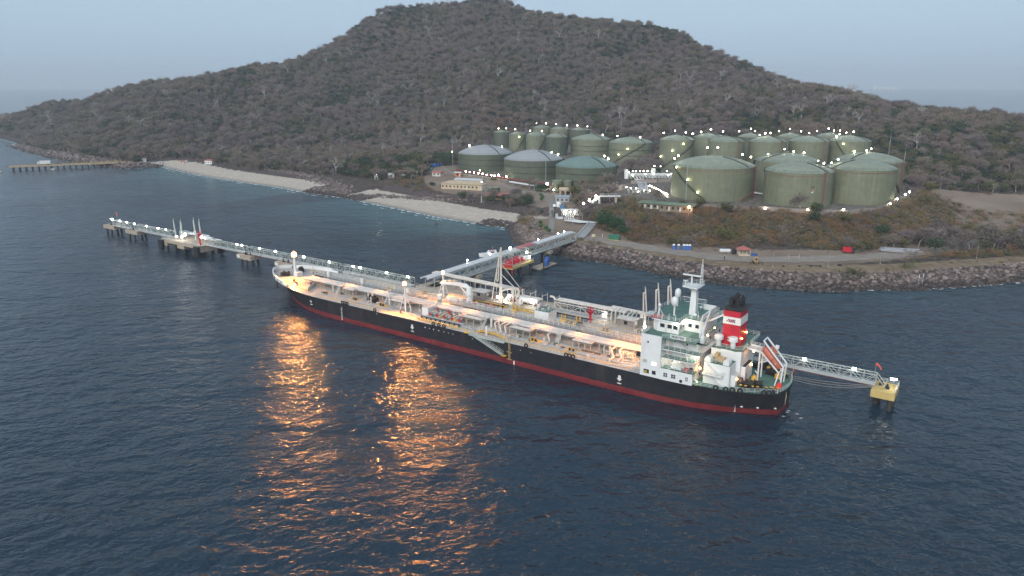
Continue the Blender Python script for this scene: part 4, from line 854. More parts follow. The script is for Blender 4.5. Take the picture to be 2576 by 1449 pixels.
# search tower forward of the house and small side gear
o = MB()
for sx, sy in ((-.4, -.4), (.4, -.4), (.4, .4), (-.4, .4)): o.bar((sx, sy, 0), (sx, sy, 3.6), .06)
o.box(-.5, .5, -.5, .5, 1.7, 1.78); o = o.build('light_rack', rail_white, ship, False, (-54.4, 11.3, 6.2)); MB().box(-.45, .45, -.4, .4, 3.6, 4.7).build('light_box', black, o)
for x in (-64.2, -65.4): MB().cyl((x-.45, 12.5, 9.2), (x+.45, 12.5, 9.2), .36, 12).ball((x-.45, 12.5, 9.2), .36, 8, 6).ball((x+.45, 12.5, 9.2), .36, 8, 6).build('liferaft', white, ship, True)
MB().cb((-67.3, 12.2, 9.2), (1.2, .8, .8)).build('red_locker', redpaint, ship); MB().lathe([(.5, 0), (.55, .5), (.4, 1.1), (0, 1.2)], 8).build('covered_drum', soot, ship, True, (-68.4, 12, 8.75))

# ---- engine casing and funnel
ca = MB().box(-78.0, -70.7, -5.0, 5.4, 6.0, 13.8).build('engine_casing', white, ship)
MB().prism([(-70.7, -6.6), (-70.7, 5.6), (-73, 5.6), (-73.1, 5.2), (-76.7, 5.6), (-78.2, 4.6), (-78.2, -8.7), (-75, -8.7)], 13.8, 14.0).build('casing_deck', deckgreen, ca)
MB().rail([(-70.8, 5.5, 14), (-73, 5.5, 14), (-73.1, 5.1, 14), (-76.7, 5.5, 14), (-78.1, 4.5, 14), (-78.1, 1.4, 14)], 1.05, 1.2, .05).rail([(-78.1, -1.2, 14), (-78.1, -8.6, 14), (-75, -8.6, 14), (-70.8, -6.5, 14)], 1.05, 1.4, .05).build('rail', railgreen, ca)
for xy in ((-71.9, 4.0), (-75.4, 3.9), (-74, -5.2)): MB().lathe([(.62, 0), (.62, 1.5), (1.1, 1.7), (1.1, 2.55), (.9, 2.75), (0, 2.8)], 18, (xy[0], xy[1], 14)).build('ventilator', white, ca, True)
fu_ = MB().add([(-76.5, -2.7, 14), (-72.2, -2.7, 14), (-72.2, 2.7, 14), (-76.5, 2.7, 14), (-76.2, -2.6, 22.75), (-72.2, -2.6, 22.75), (-72.2, 2.6, 22.75), (-76.2, 2.6, 22.75)], [[0, 1, 5, 4], [1, 2, 6, 5], [2, 3, 7, 6], [3, 0, 4, 7], [4, 5, 6, 7]]).build('funnel', redpaint, ship)
MB().box(-76.43, -72.14, -2.72, 2.72, 19.4, 21.2).build('white_band', mat('funnel_white', (.78, .76, .70), .45, .06, 1, dirt=(.5, .45, .4), damt=.3), fu_)
MB().add([(-76.3, -2.7, 22.75), (-72.1, -2.7, 22.75), (-72.1, 2.7, 22.75), (-76.3, 2.7, 22.75), (-77.2, -2.9, 23.5), (-72.0, -2.5, 23.3), (-72.0, 2.5, 23.3), (-77.2, 2.9, 23.5)], [[3, 2, 1, 0], [0, 1, 5, 4], [1, 2, 6, 5], [2, 3, 7, 6], [3, 0, 4, 7], [4, 5, 6, 7]]).build('funnel_top', soot, fu_)
for x, y, h, r in ((-73.2, .8, 25.6, .5), (-74, -1, 26.2, .55), (-74.9, .9, 25.3, .36), (-75.1, -1.3, 25.8, .3), (-73, -1.6, 25, .4), (-75.9, .8, 25.7, .13), (-75.9, .2, 25.8, .13), (-75.9, -.5, 25.8, .13)):
    MB().tube([(x, y, 23.2), (x, y, h-.4), (x-.45, y, h)], r, 8).build('exhaust_pipe', soot, fu_, True)
logo = MB(); lb = MB()
def stroke(b_, a, c_): b_.cyl((a[0], 2.79, a[1]), (c_[0], 2.79, c_[1]), .1, 4)
zz = lambda k: 19.95 if k % 2 == 0 else 20.65
X0 = -73.0
for k in range(4): stroke(lb if k in (0, 1, 3) else logo, (X0-k*.52, zz(k)), (X0-(k+1)*.52, zz(k+1)))
for k in range(3): stroke(logo if k != 2 else lb, (X0-(k+1)*.52, zz(k)), (X0-(k+2)*.52, zz(k+1)))
for k in range(2): stroke(logo, (X0-(k+1.9)*.52, zz(k)), (X0-(k+2.9)*.52, zz(k+1)))
logo.build('emblem', redpaint, fu_); lb.build('emblem', mat('emblem_blue', (.04, .07, .20), .5), fu_)
for z in (15.2, 15.9): MB().box(-73.9, -73.6, 2.68, 2.75, z, z+.3).build('vent_plate', white, fu_)
# port wing of the casing
lbk = MB().box(-77.0, -70.75, 5.3, 10.0, 6.0, 11.4).build('casing_wing', white, ship); MB().box(-76.9, -70.8, 5.4, 9.9, 11.4, 11.43).build('wing_deck', deckgreen, lbk)
MB().rail([(-70.9, 9.85, 11.43), (-73.4, 9.85, 11.43), (-73.4, 9.0, 11.43), (-74.6, 9.0, 11.43)], 1.05, 1.1, .05).build('rail', railgreen, lbk)
for x, y in ((-71.5, 8.8), (-75.9, 8.7)):
    b = MB(); pr_ = [(math.cos(t), math.sin(t)) for t in np.linspace(0, math.pi, 9)]
    v = [(x-.75*c_, y-1, 11.43+.5+.9*s_) for c_, s_ in pr_] + [(x-.75*c_, y+1, 11.43+.5+.9*s_) for c_, s_ in pr_] + [(x-.75, y-1, 11.4), (x+.75, y-1, 11.4), (x-.75, y+1, 11.4), (x+.75, y+1, 11.4)]
    b.add(v, [[k, k+1, 10+k, 9+k] for k in range(8)] + [[18]+list(range(9))+[19], [21]+list(range(17, 8, -1))+[20], [0, 9, 20, 18], [8, 19, 21, 17]]); b.build('drum_cover', white, lbk)
MB().box(-74.9, -72.6, 6.5, 8.2, 11.43, 12.3).box(-73.1, -72.3, 5.6, 7.6, 11.43, 13.0).build('timber_crates', timber, lbk)
mp_ = MB().box(-75.6, -70.75, 10.0, 11.3, 8.7, 8.9).build('balcony', white, lbk); MB().rail([(-70.8, 11.2, 8.9), (-75.5, 11.2, 8.9), (-75.9, 10.1, 8.9)], 1.05, 1.2, .05).build('rail', railgreen, lbk)
for za, zb, xa, xb in ((6.2, 8.9, -75.4, -72), (8.9, 11.4, -74.8, -71.4)):
    b = MB()
    for s in (10.05, 10.6): b.cyl((xa, s+.05, za), (xb, s+.05, zb), .08, 4)
    for k in range(1, 8): t = k/8; b.box(xa+(xb-xa)*t-.12, xa+(xb-xa)*t+.12, 10.08, 10.62, za+(zb-za)*t-.03, za+(zb-za)*t+.03)
    b.build('stairway', white, lbk)
sr = MB().box(-78.1, -76.9, 6.1, 8.6, 6.0, 8.9).build('small_deckhouse', white, ship); MB().box(-78.0, -77.0, 6.2, 8.5, 8.9, 8.95).build('roof_hatch', rackgrey, sr); MB().box(-78.16, -78.08, 6.6, 7.2, 6.3, 8.1).build('door', black, sr)
sb = MB().box(-79.0, -78.0, -1.2, 4.4, 6.0, 10.0).build('stores_house', white, ship); MB().box(-78.9, -78.1, -1.1, 4.3, 10, 10.04).build('roof_hatch', soot, sb); MB().box(-79.06, -78.96, 3.2, 3.8, 6.3, 8.2).build('door', redpaint, sb)
MB().cyl((-78.8, 5.5, 6.9), (-78.2, 5.5, 6.9), .8, 14).build('hose_reel', rust, ship, True)
# davit
dv = MB()
for y in (1.5, -1.5):
    dv.cyl((-81.9, y, 16.4), (-86.9, y, 10.9), .22, 4).cyl((-81.5, y, 13.5), (-86.0, y, 9.2), .2, 4).cyl((-78, y, 13.9), (-81.5, y, 13.5), .25, 4)
    dv.cyl((-81.2, y*.9, 6.0), (-81.2, y*.9, 13.5), .2, 6).bar((-81.2, y*.9, 10.6), (-83.3, y, 11.8), .12)
    dv.cyl((-86.9, y, 10.9), (-86.6, y, 6.0), .2, 4).cyl((-86.0, y, 9.2), (-85.5, y*1.6, 6.0), .16, 4).bar((-86.0, y, 9.2), (-86.9, y, 10.9), .14)
    for k in range(3): z = 7.2+k*1.2; dv.bar((-86.8, y, z), (-86.3, y, z+.9), .08)
dv.cyl((-81.9, 1.5, 16.4), (-81.9, -1.5, 16.4), .2, 4).bar((-83.7, 1.5, 14.4), (-83.7, -1.5, 14.4), .12).bar((-85, 1.5, 11.2), (-85, -1.5, 11.2), .12)
dv = dv.build('boat_davit', white, ship)
MB().cb((-84.3, -1.8, 14.4), (.8, .5, .8)).build('winch_box', white, dv); MB().box(-81.5, -78.1, -1.5, 1.5, 13.6, 13.7).build('davit_platform', cream, dv); MB().rail([(-78.2, 1.5, 13.7), (-81.3, 1.5, 13.6)], 1, 1.2, .05).rail([(-78.2, -1.5, 13.7), (-81.3, -1.5, 13.6)], 1, 1.2, .05).build('rail', rail_white, dv)
lifeboat = thing('lifeboat', 'orange enclosed lifeboat tilted bow down in the white davit at the tanker stern', 'lifeboat', J(-84.0, 0, 11.9), SH)
b = MB(); prof = [(-3.4, .25), (-3.1, .8), (-2, 1.1), (0, 1.2), (1.6, 1.1), (2.6, .75), (3.3, .2)]; v = []; N = 12
for x, r in prof:
    for k in range(N): t = 2*math.pi*k/N; v.append((x, r*math.cos(t), r*.95*math.sin(t)))
f = [[i*N+k, i*N+(k+1) % N, (i+1)*N+(k+1) % N, (i+1)*N+k] for i in range(len(prof)-1) for k in range(N)] + [list(range(N))[::-1], [(len(prof)-1)*N+k for k in range(N)]]
tilt = Matrix.Rotation(R(180), 4, 'Z') @ Matrix.Rotation(R(47), 4, 'Y')
b.add(v, f).xf(tilt).build('boat_hull', orange, lifeboat, True)
MB().add([(x, y, z) for x in (-2.6, -.7) for y in (-.6, .6) for z in (.85, 1.75)], [[0, 1, 3, 2], [4, 6, 7, 5], [0, 4, 5, 1], [2, 3, 7, 6], [1, 5, 7, 3]]).xf(tilt).build('conning_tower', orange, lifeboat)
MB().torus((0, 0, 0), 1.22, .05, 'x', 14, 5).xf(tilt).build('grab_line', rubber, lifeboat)
MB().tube([(-81.5, 2.5, 6.2), (-81.4, 2.6, 8.4), (-80.8, 2.6, 9)], .13, 6).build('davit_pipe', white, ship, True)
# flagstaff, rows of drums along the starboard quarter
MB().cyl((-87.6, -3.6, 6), (-88.4, -3.6, 10.2), .06, 5).build('flagstaff', timber, ship)
fl_me = MB()
for i in range(5):
    x0 = -88.2-i*.02; fl_me.add([(x0, -3.6-.35*i, 9.3-.25*i+.06*(i % 2)), (x0+.1, -3.6-.35*(i+1), 9.1-.3*(i+1)), (x0-.1, -3.6-.35*(i+1), 8.3-.3*(i+1)), (x0-.2, -3.6-.35*i, 8.5-.25*i)], [[0, 1, 2, 3]])
tag(fl_me.build('flag', fadedred, None), 'small red and white flag drooping from the tanker stern staff', 'flag').matrix_world = Matrix.Translation(J(0, 0)) @ Matrix.Rotation(SH, 4, 'Z')
for i in range(5):
    y = -6.5-i*.7; MB().cyl((-80.5-i*1.1, -9.4+i*.45, 6.1), (-80.5-i*1.1, -9.4+i*.45, 7.2), .35, 8).build('drum', (black, black, yellow, black, yellow)[i], ship, True)
for i, x in enumerate((-81.8, -83)): MB().ball((x, -5.6, 7.2), .55, 10, 6).build('buoy', yellow, ship, True)
text('MARTINI', 1.15, lettery, 'lettering', hull, frame((-88.37, 2.9, 4.7), (.28, -1, 0), (-.06, 0, 1)) @ Matrix.Translation((0, 0, .12)))
text('MONROVIA', .8, lettery, 'lettering', hull, frame((-88.30, 2.9, 3.3), (.25, -1, 0), (-.06, 0, 1)) @ Matrix.Translation((0, 0, .14)))
# ship lamps, then floods and the spots added to brighten the deck
for p, m, r in (((-63.3, 9.6, 19.1), lampW, .28), ((-63.7, 6.2, 19.0), lampW, .4), ((-70.6, 8.5, 17.6), lampO, .2), ((-70.9, 4.6, 18.4), lampO, .16), ((-70.0, 11.0, 15.9), lampY, .18), ((-69.5, 10.9, 12.9), lampW, .4), ((-63.2, 10.9, 11.0), lampW, .3), ((-70.1, 10.8, 9.9), lampO, .26), ((-78.25, 7.9, 8.0), lampO, .16), ((-79.2, .2, 9.4), lampO, .16), ((-76.8, 2.0, 16.1), lampO, .18), ((-76.7, -2.0, 16.6), lampO, .18), ((-79.8, 1.7, 13.4), lampO, .2), ((-69.9, 11.5, 6.6), lampY, .14)): lamp(ship, p, m, r, 'deck_lamp')
def spot(name, p, aim, energy, cone, col=(1, .38, .09), r=.35, blend=.6):
    d = bpy.data.lights.new(name, 'SPOT'); d.energy = energy; d.spot_size = R(cone); d.spot_blend = blend; d.color = col; d.shadow_soft_size = r
    o = bpy.data.objects.new(name, d); C.objects.link(o); a, t_ = Vector(J(*p)), Vector(J(*aim)); o.location = a; o.rotation_euler = (t_-a).to_track_quat('-Z', 'Y').to_euler(); return o
spot('bow_flood', (87.3, 2.2, 15.2), (76, 14, 4.5), 22000, 110, r=.6)
spot('deck_flood_mid', (26.4, 9.1, 15.4), (22, 32, 0), 22000, 125, r=.6)
spot('deck_flood_starboard', (27.3, -10.4, 14.9), (15, 14, 4), 14000, 120, r=.6)
for y in (8.5, 3.0, -6): spot('house_flood', (-55.6, y, 14.5), (-46, y*.9, 5.0), 4800, 95, blend=.9)
spot('crane_flood', (27.3, -10.6, 14.3), (16, -8, 7), 3500, 80)
spot('foredeck_flood', (26.4, 8.3, 14.6), (48, 3, 6), 12000, 90, blend=.8)
fl = MB().cyl((0, 0, 0), (0, 0, 1.6), .07, 5).build('floodlight_post', white, ship, False, (75.6, 11.2, 6.3)); lamp(fl, (0, 0, 1.7), lampOs, .38, 'floodlight')
spot('foredeck_low_flood', (75.6, 11.5, 8.2), (71, 26, 2.5), 9000, 150, r=.5, blend=.9)
for x in (-44, -32, -20, -8, 6, 44, 58): spot('added_deck_fill', (x, 1.0, 12.4), (x-1, 4.5, 6), 1500, 105, blend=1)  # no fixtures here: unseen warm spots added to warm the mid deck
spot('added_foredeck_fill', (75.8, 11.0, 11.5), (75.2, 10.2, 6.4), 1600, 110, r=.3, blend=1)  # extra spot without a fixture, added to brighten the foredeck patch
# ---------------------------------------------------------------- the jetty, built along the ship's frame
def jthing(name, label, cat, x, y, z=0, group=None, rz=0): return thing(name, label, cat, J(x, y, z), SH+rz, group)
def dolphin(label, x, y, lx, ly, z0, z1, feet, m=concrete, group='concrete mooring dolphins', r=.5, name='mooring_dolphin', splay=.55):
    t = jthing(name, label, 'mooring dolphin', x, y, 0, group)
    MB().box(-lx/2, lx/2, -ly/2, ly/2, z0, z1).build('cap', m, t)
    for fx, fy in feet: MB().cyl((fx-x, fy-y, -6), ((fx-x)*splay/.7 if splay else fx-x, (fy-y)*splay/.7 if splay else fy-y, z0+.05), r, 10).build('pile', pile, t, True)
    return t
def hooks(t, pts, z):
    for x, y in pts: MB().box(x-.5, x+.5, y-.4, y+.4, z, z+.5).cyl((x, y, z+.5), (x, y+.3, z+1.3), .25, 6).build('mooring_hook', soot, t)
d1 = dolphin('farthest mooring dolphin at the seaward end of the jetty', 255.3, -20.3, 10.5, 6.5, 3.4, 5.1, ((260, -17.8), (255, -17.8), (257.5, -22.6), (252.5, -22.6)))
d2 = dolphin('second mooring dolphin from the seaward end of the jetty', 232.8, -19.8, 11, 6.5, 3.3, 5.0, ((237, -17), (232, -17.2), (234, -22.8), (229.5, -22.6)))
d3 = dolphin('mooring dolphin with a pale square sign, nearest the tanker bow on the sea side', 141.0, -18.0, 9.5, 6.2, 3.0, 4.8, ((145, -16), (141, -16), (142, -20.5), (137.5, -20.3)))
d4 = dolphin('mooring dolphin half hidden just off the tanker bow', 116.5, -18.0, 8, 6.0, 3.2, 5.0, ((119, -16), (114, -16), (119, -20), (114, -20)))
for t, px in ((d3, 3.4), (d4, 2.9)): MB().box(px-.9, px+.9, 3.1 if t is d3 else 3.0, 3.2 if t is d3 else 3.1, 3.5, 4.6).build('sign_board', white, t)
for t, z in ((d1, 5.1), (d2, 5.0), (d3, 4.8), (d4, 5.0)): hooks(t, ((-2.5, 1), (0, 1.5)), z)
yd = dolphin('bright yellow mooring dolphin behind the tanker stern', -107.0, -14.6, 5.2, 6.8, 3.2, 5.0, ((-105.2, -15.5), (-108.6, -12.9), (-105.6, -17.2), (-108.8, -16)), yconc, None, .62, splay=None)
MB().rail([(-2.5, -3.3, 5.0), (-2.5, 3.2, 5.0)], 1.0, 1.2, .05).rail([(-2.5, -3.3, 5), (1.5, -3.3, 5)], 1.0, 1.2, .05).build('rail', railgreen, yd); hooks(yd, ((-.5, .8), (1, -.8)), 5.0)
MB().cyl((-1.8, .5, 5), (-1.8, .5, 7.4), .06, 5).build('lamp_pole', steel, yd); obj('lamp', MB().cb((0, 0, 0), (1.3, .4, .25)).mesh('tube_lamp', lampJ), yd, (-1.6, .5, 7.6), None, .4)

# ---- catwalk spans: square trusses with deck, rails and lamps
def truss(t, L, w=2.2, h=2.7, bay=2.8, r=.09, m=alu, deck=True, x0=0, zz=0):
    n = max(2, round(L/bay)); d = L/n
    for s, nm in ((1, 'side_truss'), (-1, 'side_truss')):
        b = MB(); y = s*w/2
        b.bar((x0, y, zz), (x0+L, y, zz), r*1.4).bar((x0, y, zz+h), (x0+L, y, zz+h), r*1.4).bar((x0, y, zz+1.1), (x0+L, y, zz+1.1), r*.6)
        for i in range(n+1): b.bar((x0+i*d, y, zz), (x0+i*d, y, zz+h), r*.8)
        for i in range(n):
            a, c = (zz, zz+h) if i % 2 else (zz+h, zz); b.bar((x0+i*d, y, a), (x0+(i+1)*d, y, c), r*.8)
        b.build(nm, m, t)
    b = MB()
    for i in range(n+1): b.bar((x0+i*d, -w/2, zz+h), (x0+i*d, w/2, zz+h), r*.8)
    for i in range(n): b.bar((x0+i*d, (-1)**i*w/2, zz+h), (x0+(i+1)*d, -(-1)**i*w/2, zz+h), r*.6)
    b.build('top_bracing', m, t)
    if deck:
        MB().box(x0, x0+L, -w/2+.05, w/2-.05, zz+.02, zz+.1).build('walkway_deck', rackgrey, t)
        b = MB().box(x0, x0+L, w/2-.2, w/2-.1, zz-.35, zz-.02).box(x0, x0+L, -w/2+.1, -w/2+.2, zz-.35, zz-.02); b.build('floor_beam', underred, t)
floodm = MB().cb((0, 0, 0), (.7, .45, .35)).mesh('flood_head', lampJ)
def catwalk(label, x0, x1, y=-18.2, z=5.4, lamps=(), w=2.2, h=2.7, name='catwalk', group='truss catwalks of the jetty', m=alu):
    t = jthing(name, label, 'catwalk', min(x0, x1), y, z, group); truss(t, abs(x1-x0), w, h, m=m)
    for k, lx in enumerate(lamps):
        o = MB().bar((lx-min(x0, x1), w/2, h-.6), (lx-min(x0, x1), w/2+.1, h+.55), .06).build('lamp_bracket', m, t); obj('lamp', floodm, o, (lx-min(x0, x1), w/2+.2, h+.65), None, .3*(k % 3)-.3)
    return t
catwalk('short truss catwalk at the seaward end of the jetty', 236, 252, y=-18.6, lamps=(254-2.2, 250.8, 243.7, 237))
catwalk('truss catwalk between the second dolphin and the western loading platform', 200, 231, y=-18.6, lamps=(229.9, 219.2, 209.2, 202.5))
catwalk('truss catwalk running from the western platform with the red tower to the signed dolphin', 142.5, 171, y=-17.6, lamps=(170.2, 146.8, 143.4))
catwalk('long truss catwalk passing behind the tanker bow', 85, 141, y=-18.0, lamps=(132, 121.6, 104.1, 89.2))
catwalk('truss catwalk behind the foremast and fore deck of the tanker', 47.5, 84, y=-18.2, lamps=(76.3, 72.6, 59.0, 48.5))
cwr = catwalk('truss catwalk reaching aft from the jetty to the yellow dolphin', -104.8, -52, y=-14.6, z=5.4, lamps=(-88.3, -99.9, -71), w=2.0, h=2.5)
MB().bar((0, 1, 2.5), (-2.4, 1.2, -.3), .1).bar((0, -1, 2.5), (-2.4, -.8, -.3), .1).build('end_strut', alu, cwr)
def windsock(label, x, y, z, h):
    t = jthing('windsock', label, 'windsock', x, y, z); MB().cyl((0, 0, 0), (0, 0, h), .05, 5).build('pole', steel, t)
    MB().cyl((0, 0, h-.2), (-.9, .2, h-.7), .35, 8, .22).cyl((-.9, .2, h-.7), (-1.3, .3, h-1.4), .22, 8, .12).build('sock', mat('sock_red_%d' % int(x), (.62, .10, .08), .8), t)
windsock('small red windsock on a thin pole above the yellow dolphin', -104.4, -14.2, 5.0, 5.8)
windsock('red windsock streaming above the seaward end of the jetty', 248.5, -18.6, 8.0, 4.4)

# ---- west loading platform
wp = jthing('loading_platform', 'western loading platform of weathered concrete with dark fender panels', 'jetty platform', 185, -20, 0)
MB().box(-15, 15.5, -6.5, 6.8, 4.0, 5.4).build('deck_slab', concrete, wp)
for x0, x1 in ((-15, -10.5), (-2.5, 3), (11, 15.5)): MB().box(x0, x1, -6.2, 6.6, 2.4, 4.02).build('cross_beam', concrete, wp)
for x in (-13.5, -7, 0, 7, 13.5):
    for y in (-5, 0, 5): MB().cyl((x, y, -6), (x, y, 4), .5, 8).build('pile', pile, wp, True)
for x in (-13.8, 14.6): MB().box(x-1.5, x+1.5, 6.85, 8.2, .4, 5.2).build('fender', black, wp); 
MB().box(-15.9, -15.05, -5, -2, .6, 4.6).build('fender', black, wp)
MB().rail([(-15, 6.6, 5.4), (-8, 6.6, 5.4)], 1.05, 1.5, .05).rail([(6, 6.6, 5.4), (15, 6.6, 5.4)], 1.05, 1.5, .05).build('rail', railgreen, wp)
for y in (-4.4, -3.4, -2.4): MB().tube([(-15, y, 6.3), (-6, y, 6.3), (-6, y, 7.3), (9, y, 7.3), (9, y, 6)], .3, 7).build('deck_pipe', pipewhite, wp, True)
MB().box(9.5, 13.5, -4.5, -1.5, 5.4, 7.8).build('valve_house', alu, wp)
MB().cyl((-11, -3, 6.6), (-5.5, -3, 6.6), .8, 10).build('surge_vessel', pipewhite, wp, True)
def loading_arm(label, x, y, z, h, m, fold=1, group='folded marine loading arms'):
    t = jthing('marine_loader', label, 'loading arm', x, y, z, group); k = h/12.
    MB().cyl((0, 0, 0), (0, 0, 4.6*k), .3*k+.1, 8).box(-.6, .6, -.6, .6, 0, .3).build('riser', m, t, True)
    b = MB(); b.tube([(0, 0, 4.6*k), (.5*fold*k, .1, 4.9*k), (.75*fold*k, .1, 11.0*k), (.1*fold*k, .2, 11.4*k)], .2*k+.05, 6)
    b.build('inboard_arm', m, t, True)
    MB().tube([(.1*fold*k, .2, 11.2*k), (-.5*fold*k, .3, 5.8*k), (-.9*fold*k, .3, 5.2*k), (-.7*fold*k, .3, 4.5*k)], .16*k+.05, 6).build('outboard_arm', m, t, True)
    MB().cyl((.1*fold*k, .2, 11.2*k), (.35*fold*k, .1, 13*k), .2*k, 6, .1).build('arm_tip', m, t, True)
    MB().cb((.9*fold*k, .1, 4.2*k), (.9*k, .7*k, 1.3*k)).build('counterweight', m, t); return t
loading_arm('left one of the left pair of pale loading arms on the western platform', 196.5, -18.4, 5.4, 8.6, alu, 1)
loading_arm('right one of the left pair of pale loading arms on the western platform', 192.6, -19.2, 5.4, 8.4, alu, -1)
loading_arm('left one of the two pale loading arms beside the red monitor tower', 185.0, -21.4, 5.4, 9.6, alu, 1)
loading_arm('pale loading arm right beside the red monitor tower on the western platform', 181.0, -21.6, 5.4, 9.4, alu, 1)
def monitor_tower(label, x, y, z, h):
    t = jthing('fire_monitor_tower', label, 'monitor tower', x, y, z, 'red fire monitor towers'); MB().cyl((0, 0, 0), (0, 0, h-1.6), .42, 10, .34).build('column', redpaint, t, True)
    MB().lathe([(.5, h-2.6), (1.1, h-1.7), (1.1, h-1.55), (0, h-1.55)], 8).build('platform', redpaint, t); MB().rail([(math.cos(a)*1.0, math.sin(a)*1.0, h-1.55) for a in np.linspace(0, 5.24, 6)], 1.1, 1.2, .05, 2, True).build('rail', redpaint, t)
    MB().cyl((0, 0, h-1.5), (0, 0, h-.6), .2, 6).cyl((-.3, 0, h-.7), (.9, .3, h-.2), .16, 6, .1).build('monitor', redpaint, t, True)
monitor_tower('red fire monitor tower at the edge of the western loading platform', 172.5, -15.4, 5.4, 6.6)
for p, s in (((192, -16, 6.9), .5), ((188.5, -16.5, 7.1), .55), ((186.2, -17, 8.4), .8), ((173.4, -17, 8.6), .6)):
    lp = jthing('floodlight_post', 'short post carrying a white floodlight on the western loading platform', 'floodlight', p[0], p[1], 5.4, 'floodlights on the western platform'); MB().cyl((0, 0, 0), (0, 0, p[2]-5.4), .07, 5).build('post', steel, lp); lamp(lp, (0, 0, p[2]-5.4), lampJ, s*.75)

# ---- central platform behind the manifold
cp = jthing('loading_platform', 'central loading platform behind the tanker manifold, carrying a tall loading arm', 'jetty platform', 8, -22.5, 0)
MB().box(-19, 38, -6, 4.5, 4.2, 5.4).build('deck_slab', concrete, cp)
for x in (-16, -8, 0, 8, 16, 24, 32):
    for y in (-4, 3): MB().cyl((x, y, -6), (x, y, 4.3), .5, 8).build('pile', pile, cp, True)
for x in (-12, 20): MB().box(x-2, x+2, 4.55, 6.0, .4, 5.4).build('fender', black, cp)
MB().rail([(-19, 4.3, 5.4), (38, 4.3, 5.4)], 1.05, 2, .05).build('rail', cream, cp)
for k, y in enumerate((-4.6, -3.9, -3.2, -2.5)):
    MB().tube([(36, y, 9.2), (4+k, y, 8.6), (-2+k, y, 8.4), (-2+k, y, 6.4), (-10, y, 6.4)], .32, 7).build('cargo_pipe', cream, cp, True)
for k in range(9): x = -14+k*2.2; MB().tube([(x, -1.5, 6.2), (x, 1.5, 6.2), (x+.4, 2.6, 7.2), (x+.4, 3.6, 6.2)], .2, 6).build('branch_pipe', (cream, alu, rust)[k % 3], cp, True)
for k in range(5): MB().ball((-12+k*4.6, 1.6, 6.3), .5, 8, 5).torus((-12+k*4.6, 1.6, 7.1), .35, .06, 'z', 8, 4).build('valve', (redpaint, soot, redpaint, yellow, soot)[k], cp, True)
MB().cyl((-12, 1.2, 7.0), (-5, 1.2, 7.0), 1.0, 12).build('surge_vessel', pipewhite, cp, True)
b = MB()
for i in range(11): x = -16+i*4.6; b.bar((x, -5.3, 5.4), (x, -5.3, 8.6), .1).bar((x, -2, 5.4), (x, -2, 8.6), .1).bar((x, -5.3, 8.2), (x, -2, 8.2), .1)
b.build('pipe_support', cream, cp)
def shed(label, x, y, lx, ly, z, h, wall, roofm, rz=0, name='shed', cat='shed', win=True, J_=True, pitch=.35):
    t = jthing(name, label, cat, x, y, z, None, rz) if J_ else thing(name, label, cat, (x, y, z), rz)
    MB().box(-lx/2, lx/2, -ly/2, ly/2, -.3, h).build('wall', wall, t)
    o = .45; MB().add([(-lx/2-o, -ly/2-o, h), (lx/2+o, -ly/2-o, h), (lx/2+o, ly/2+o, h), (-lx/2-o, ly/2+o, h), (-lx/2-o, 0, h+pitch), (lx/2+o, 0, h+pitch), (-lx/2-o, -ly/2-o, h-.12), (lx/2+o, -ly/2-o, h-.12), (lx/2+o, ly/2+o, h-.12), (-lx/2-o, ly/2+o, h-.12)], [[0, 1, 5, 4], [2, 3, 4, 5], [3, 0, 4], [1, 2, 5], [9, 8, 7, 6], [0, 6, 7, 1], [1, 7, 8, 2], [2, 8, 9, 3], [3, 9, 6, 0]]).build('roof', roofm, t)
    if win:
        for s in (-1, 1):
            y_ = s*ly/2; MB().box(-.55, .55, y_-.06, y_+.06, h*.45, h*.8).build('window', glass, t)
            MB().box(-lx/2-.06 if s < 0 else lx/2-.06, -lx/2+.06 if s < 0 else lx/2+.06, -.5, .5, h*.45, h*.8).build('window', white, t)
    return t
greywall = mat('grey_shed_wall', (.25, .22, .20), .8, .12, .8)
shed('small grey shed beside the tall loading arm amidships', 17.5, -19.6, 4.6, 3.6, 5.4, 2.6, greywall, cream)
ta = jthing('marine_loader', 'tall loading arm working over the tanker manifold, with stay cables to a steel A-frame', 'loading arm', 9.4, -19.4, 5.4)
b = MB().cyl((0, 0, 0), (0, 0, 18.5), .32, 8, .24).cyl((3.6, .6, 0), (.2, .1, 18), .2, 6).cyl((1.6, -1.2, 0), (.4, -.2, 12), .2, 6); b.build('a_frame', cream, ta, True)
MB().tube([(.6, .3, 15.5), (.9, .4, 7.5), (1.3, .4, 6.9), (1.5, .5, 7.8), (1.3, .5, 11)], .2, 6).build('outboard_arm', cream, ta, True)
MB().bar((-.1, 0, 13), (-7.4, -.5, 5.6), .1).bar((0, 0, 9.5), (-6.6, -.4, 4.6), .14).cyl((-6.8, -.4, 5.2), (-5.6, -.4, 1.6), .28, 6).build('stay', cream, ta)
MB().tube([(-4.6, -.3, 0), (-4.6, -.3, 5.2), (-5.2, -.3, 5.6), (-1, -.3, 4.2), (0, 0, 3.6)], .28, 7).build('riser', cream, ta, True)
MB().ball((-7.4, -.5, 5.7), .6, 8, 5).build('swivel', rust, ta); MB().cb((-7.6, 1, 1.4), (1.2, .9, 1.6)).build('counterweight', cream, ta)
for x, y, z, s in ((6.2, -19.5, 2.6, .45), (7.2, -18.6, .9, .5), (-2.6, -19.2, 2.4, .62), (10.6, -19, 1.6, .35)):
    lp = jthing('floodlight_post', 'short post carrying a white floodlight around the tall loading arm', 'floodlight', x, y, 5.4, 'floodlights on the central platform'); MB().cyl((0, 0, 0), (0, 0, z), .07, 5).build('post', steel, lp); lamp(lp, (0, 0, z), lampJ, s)

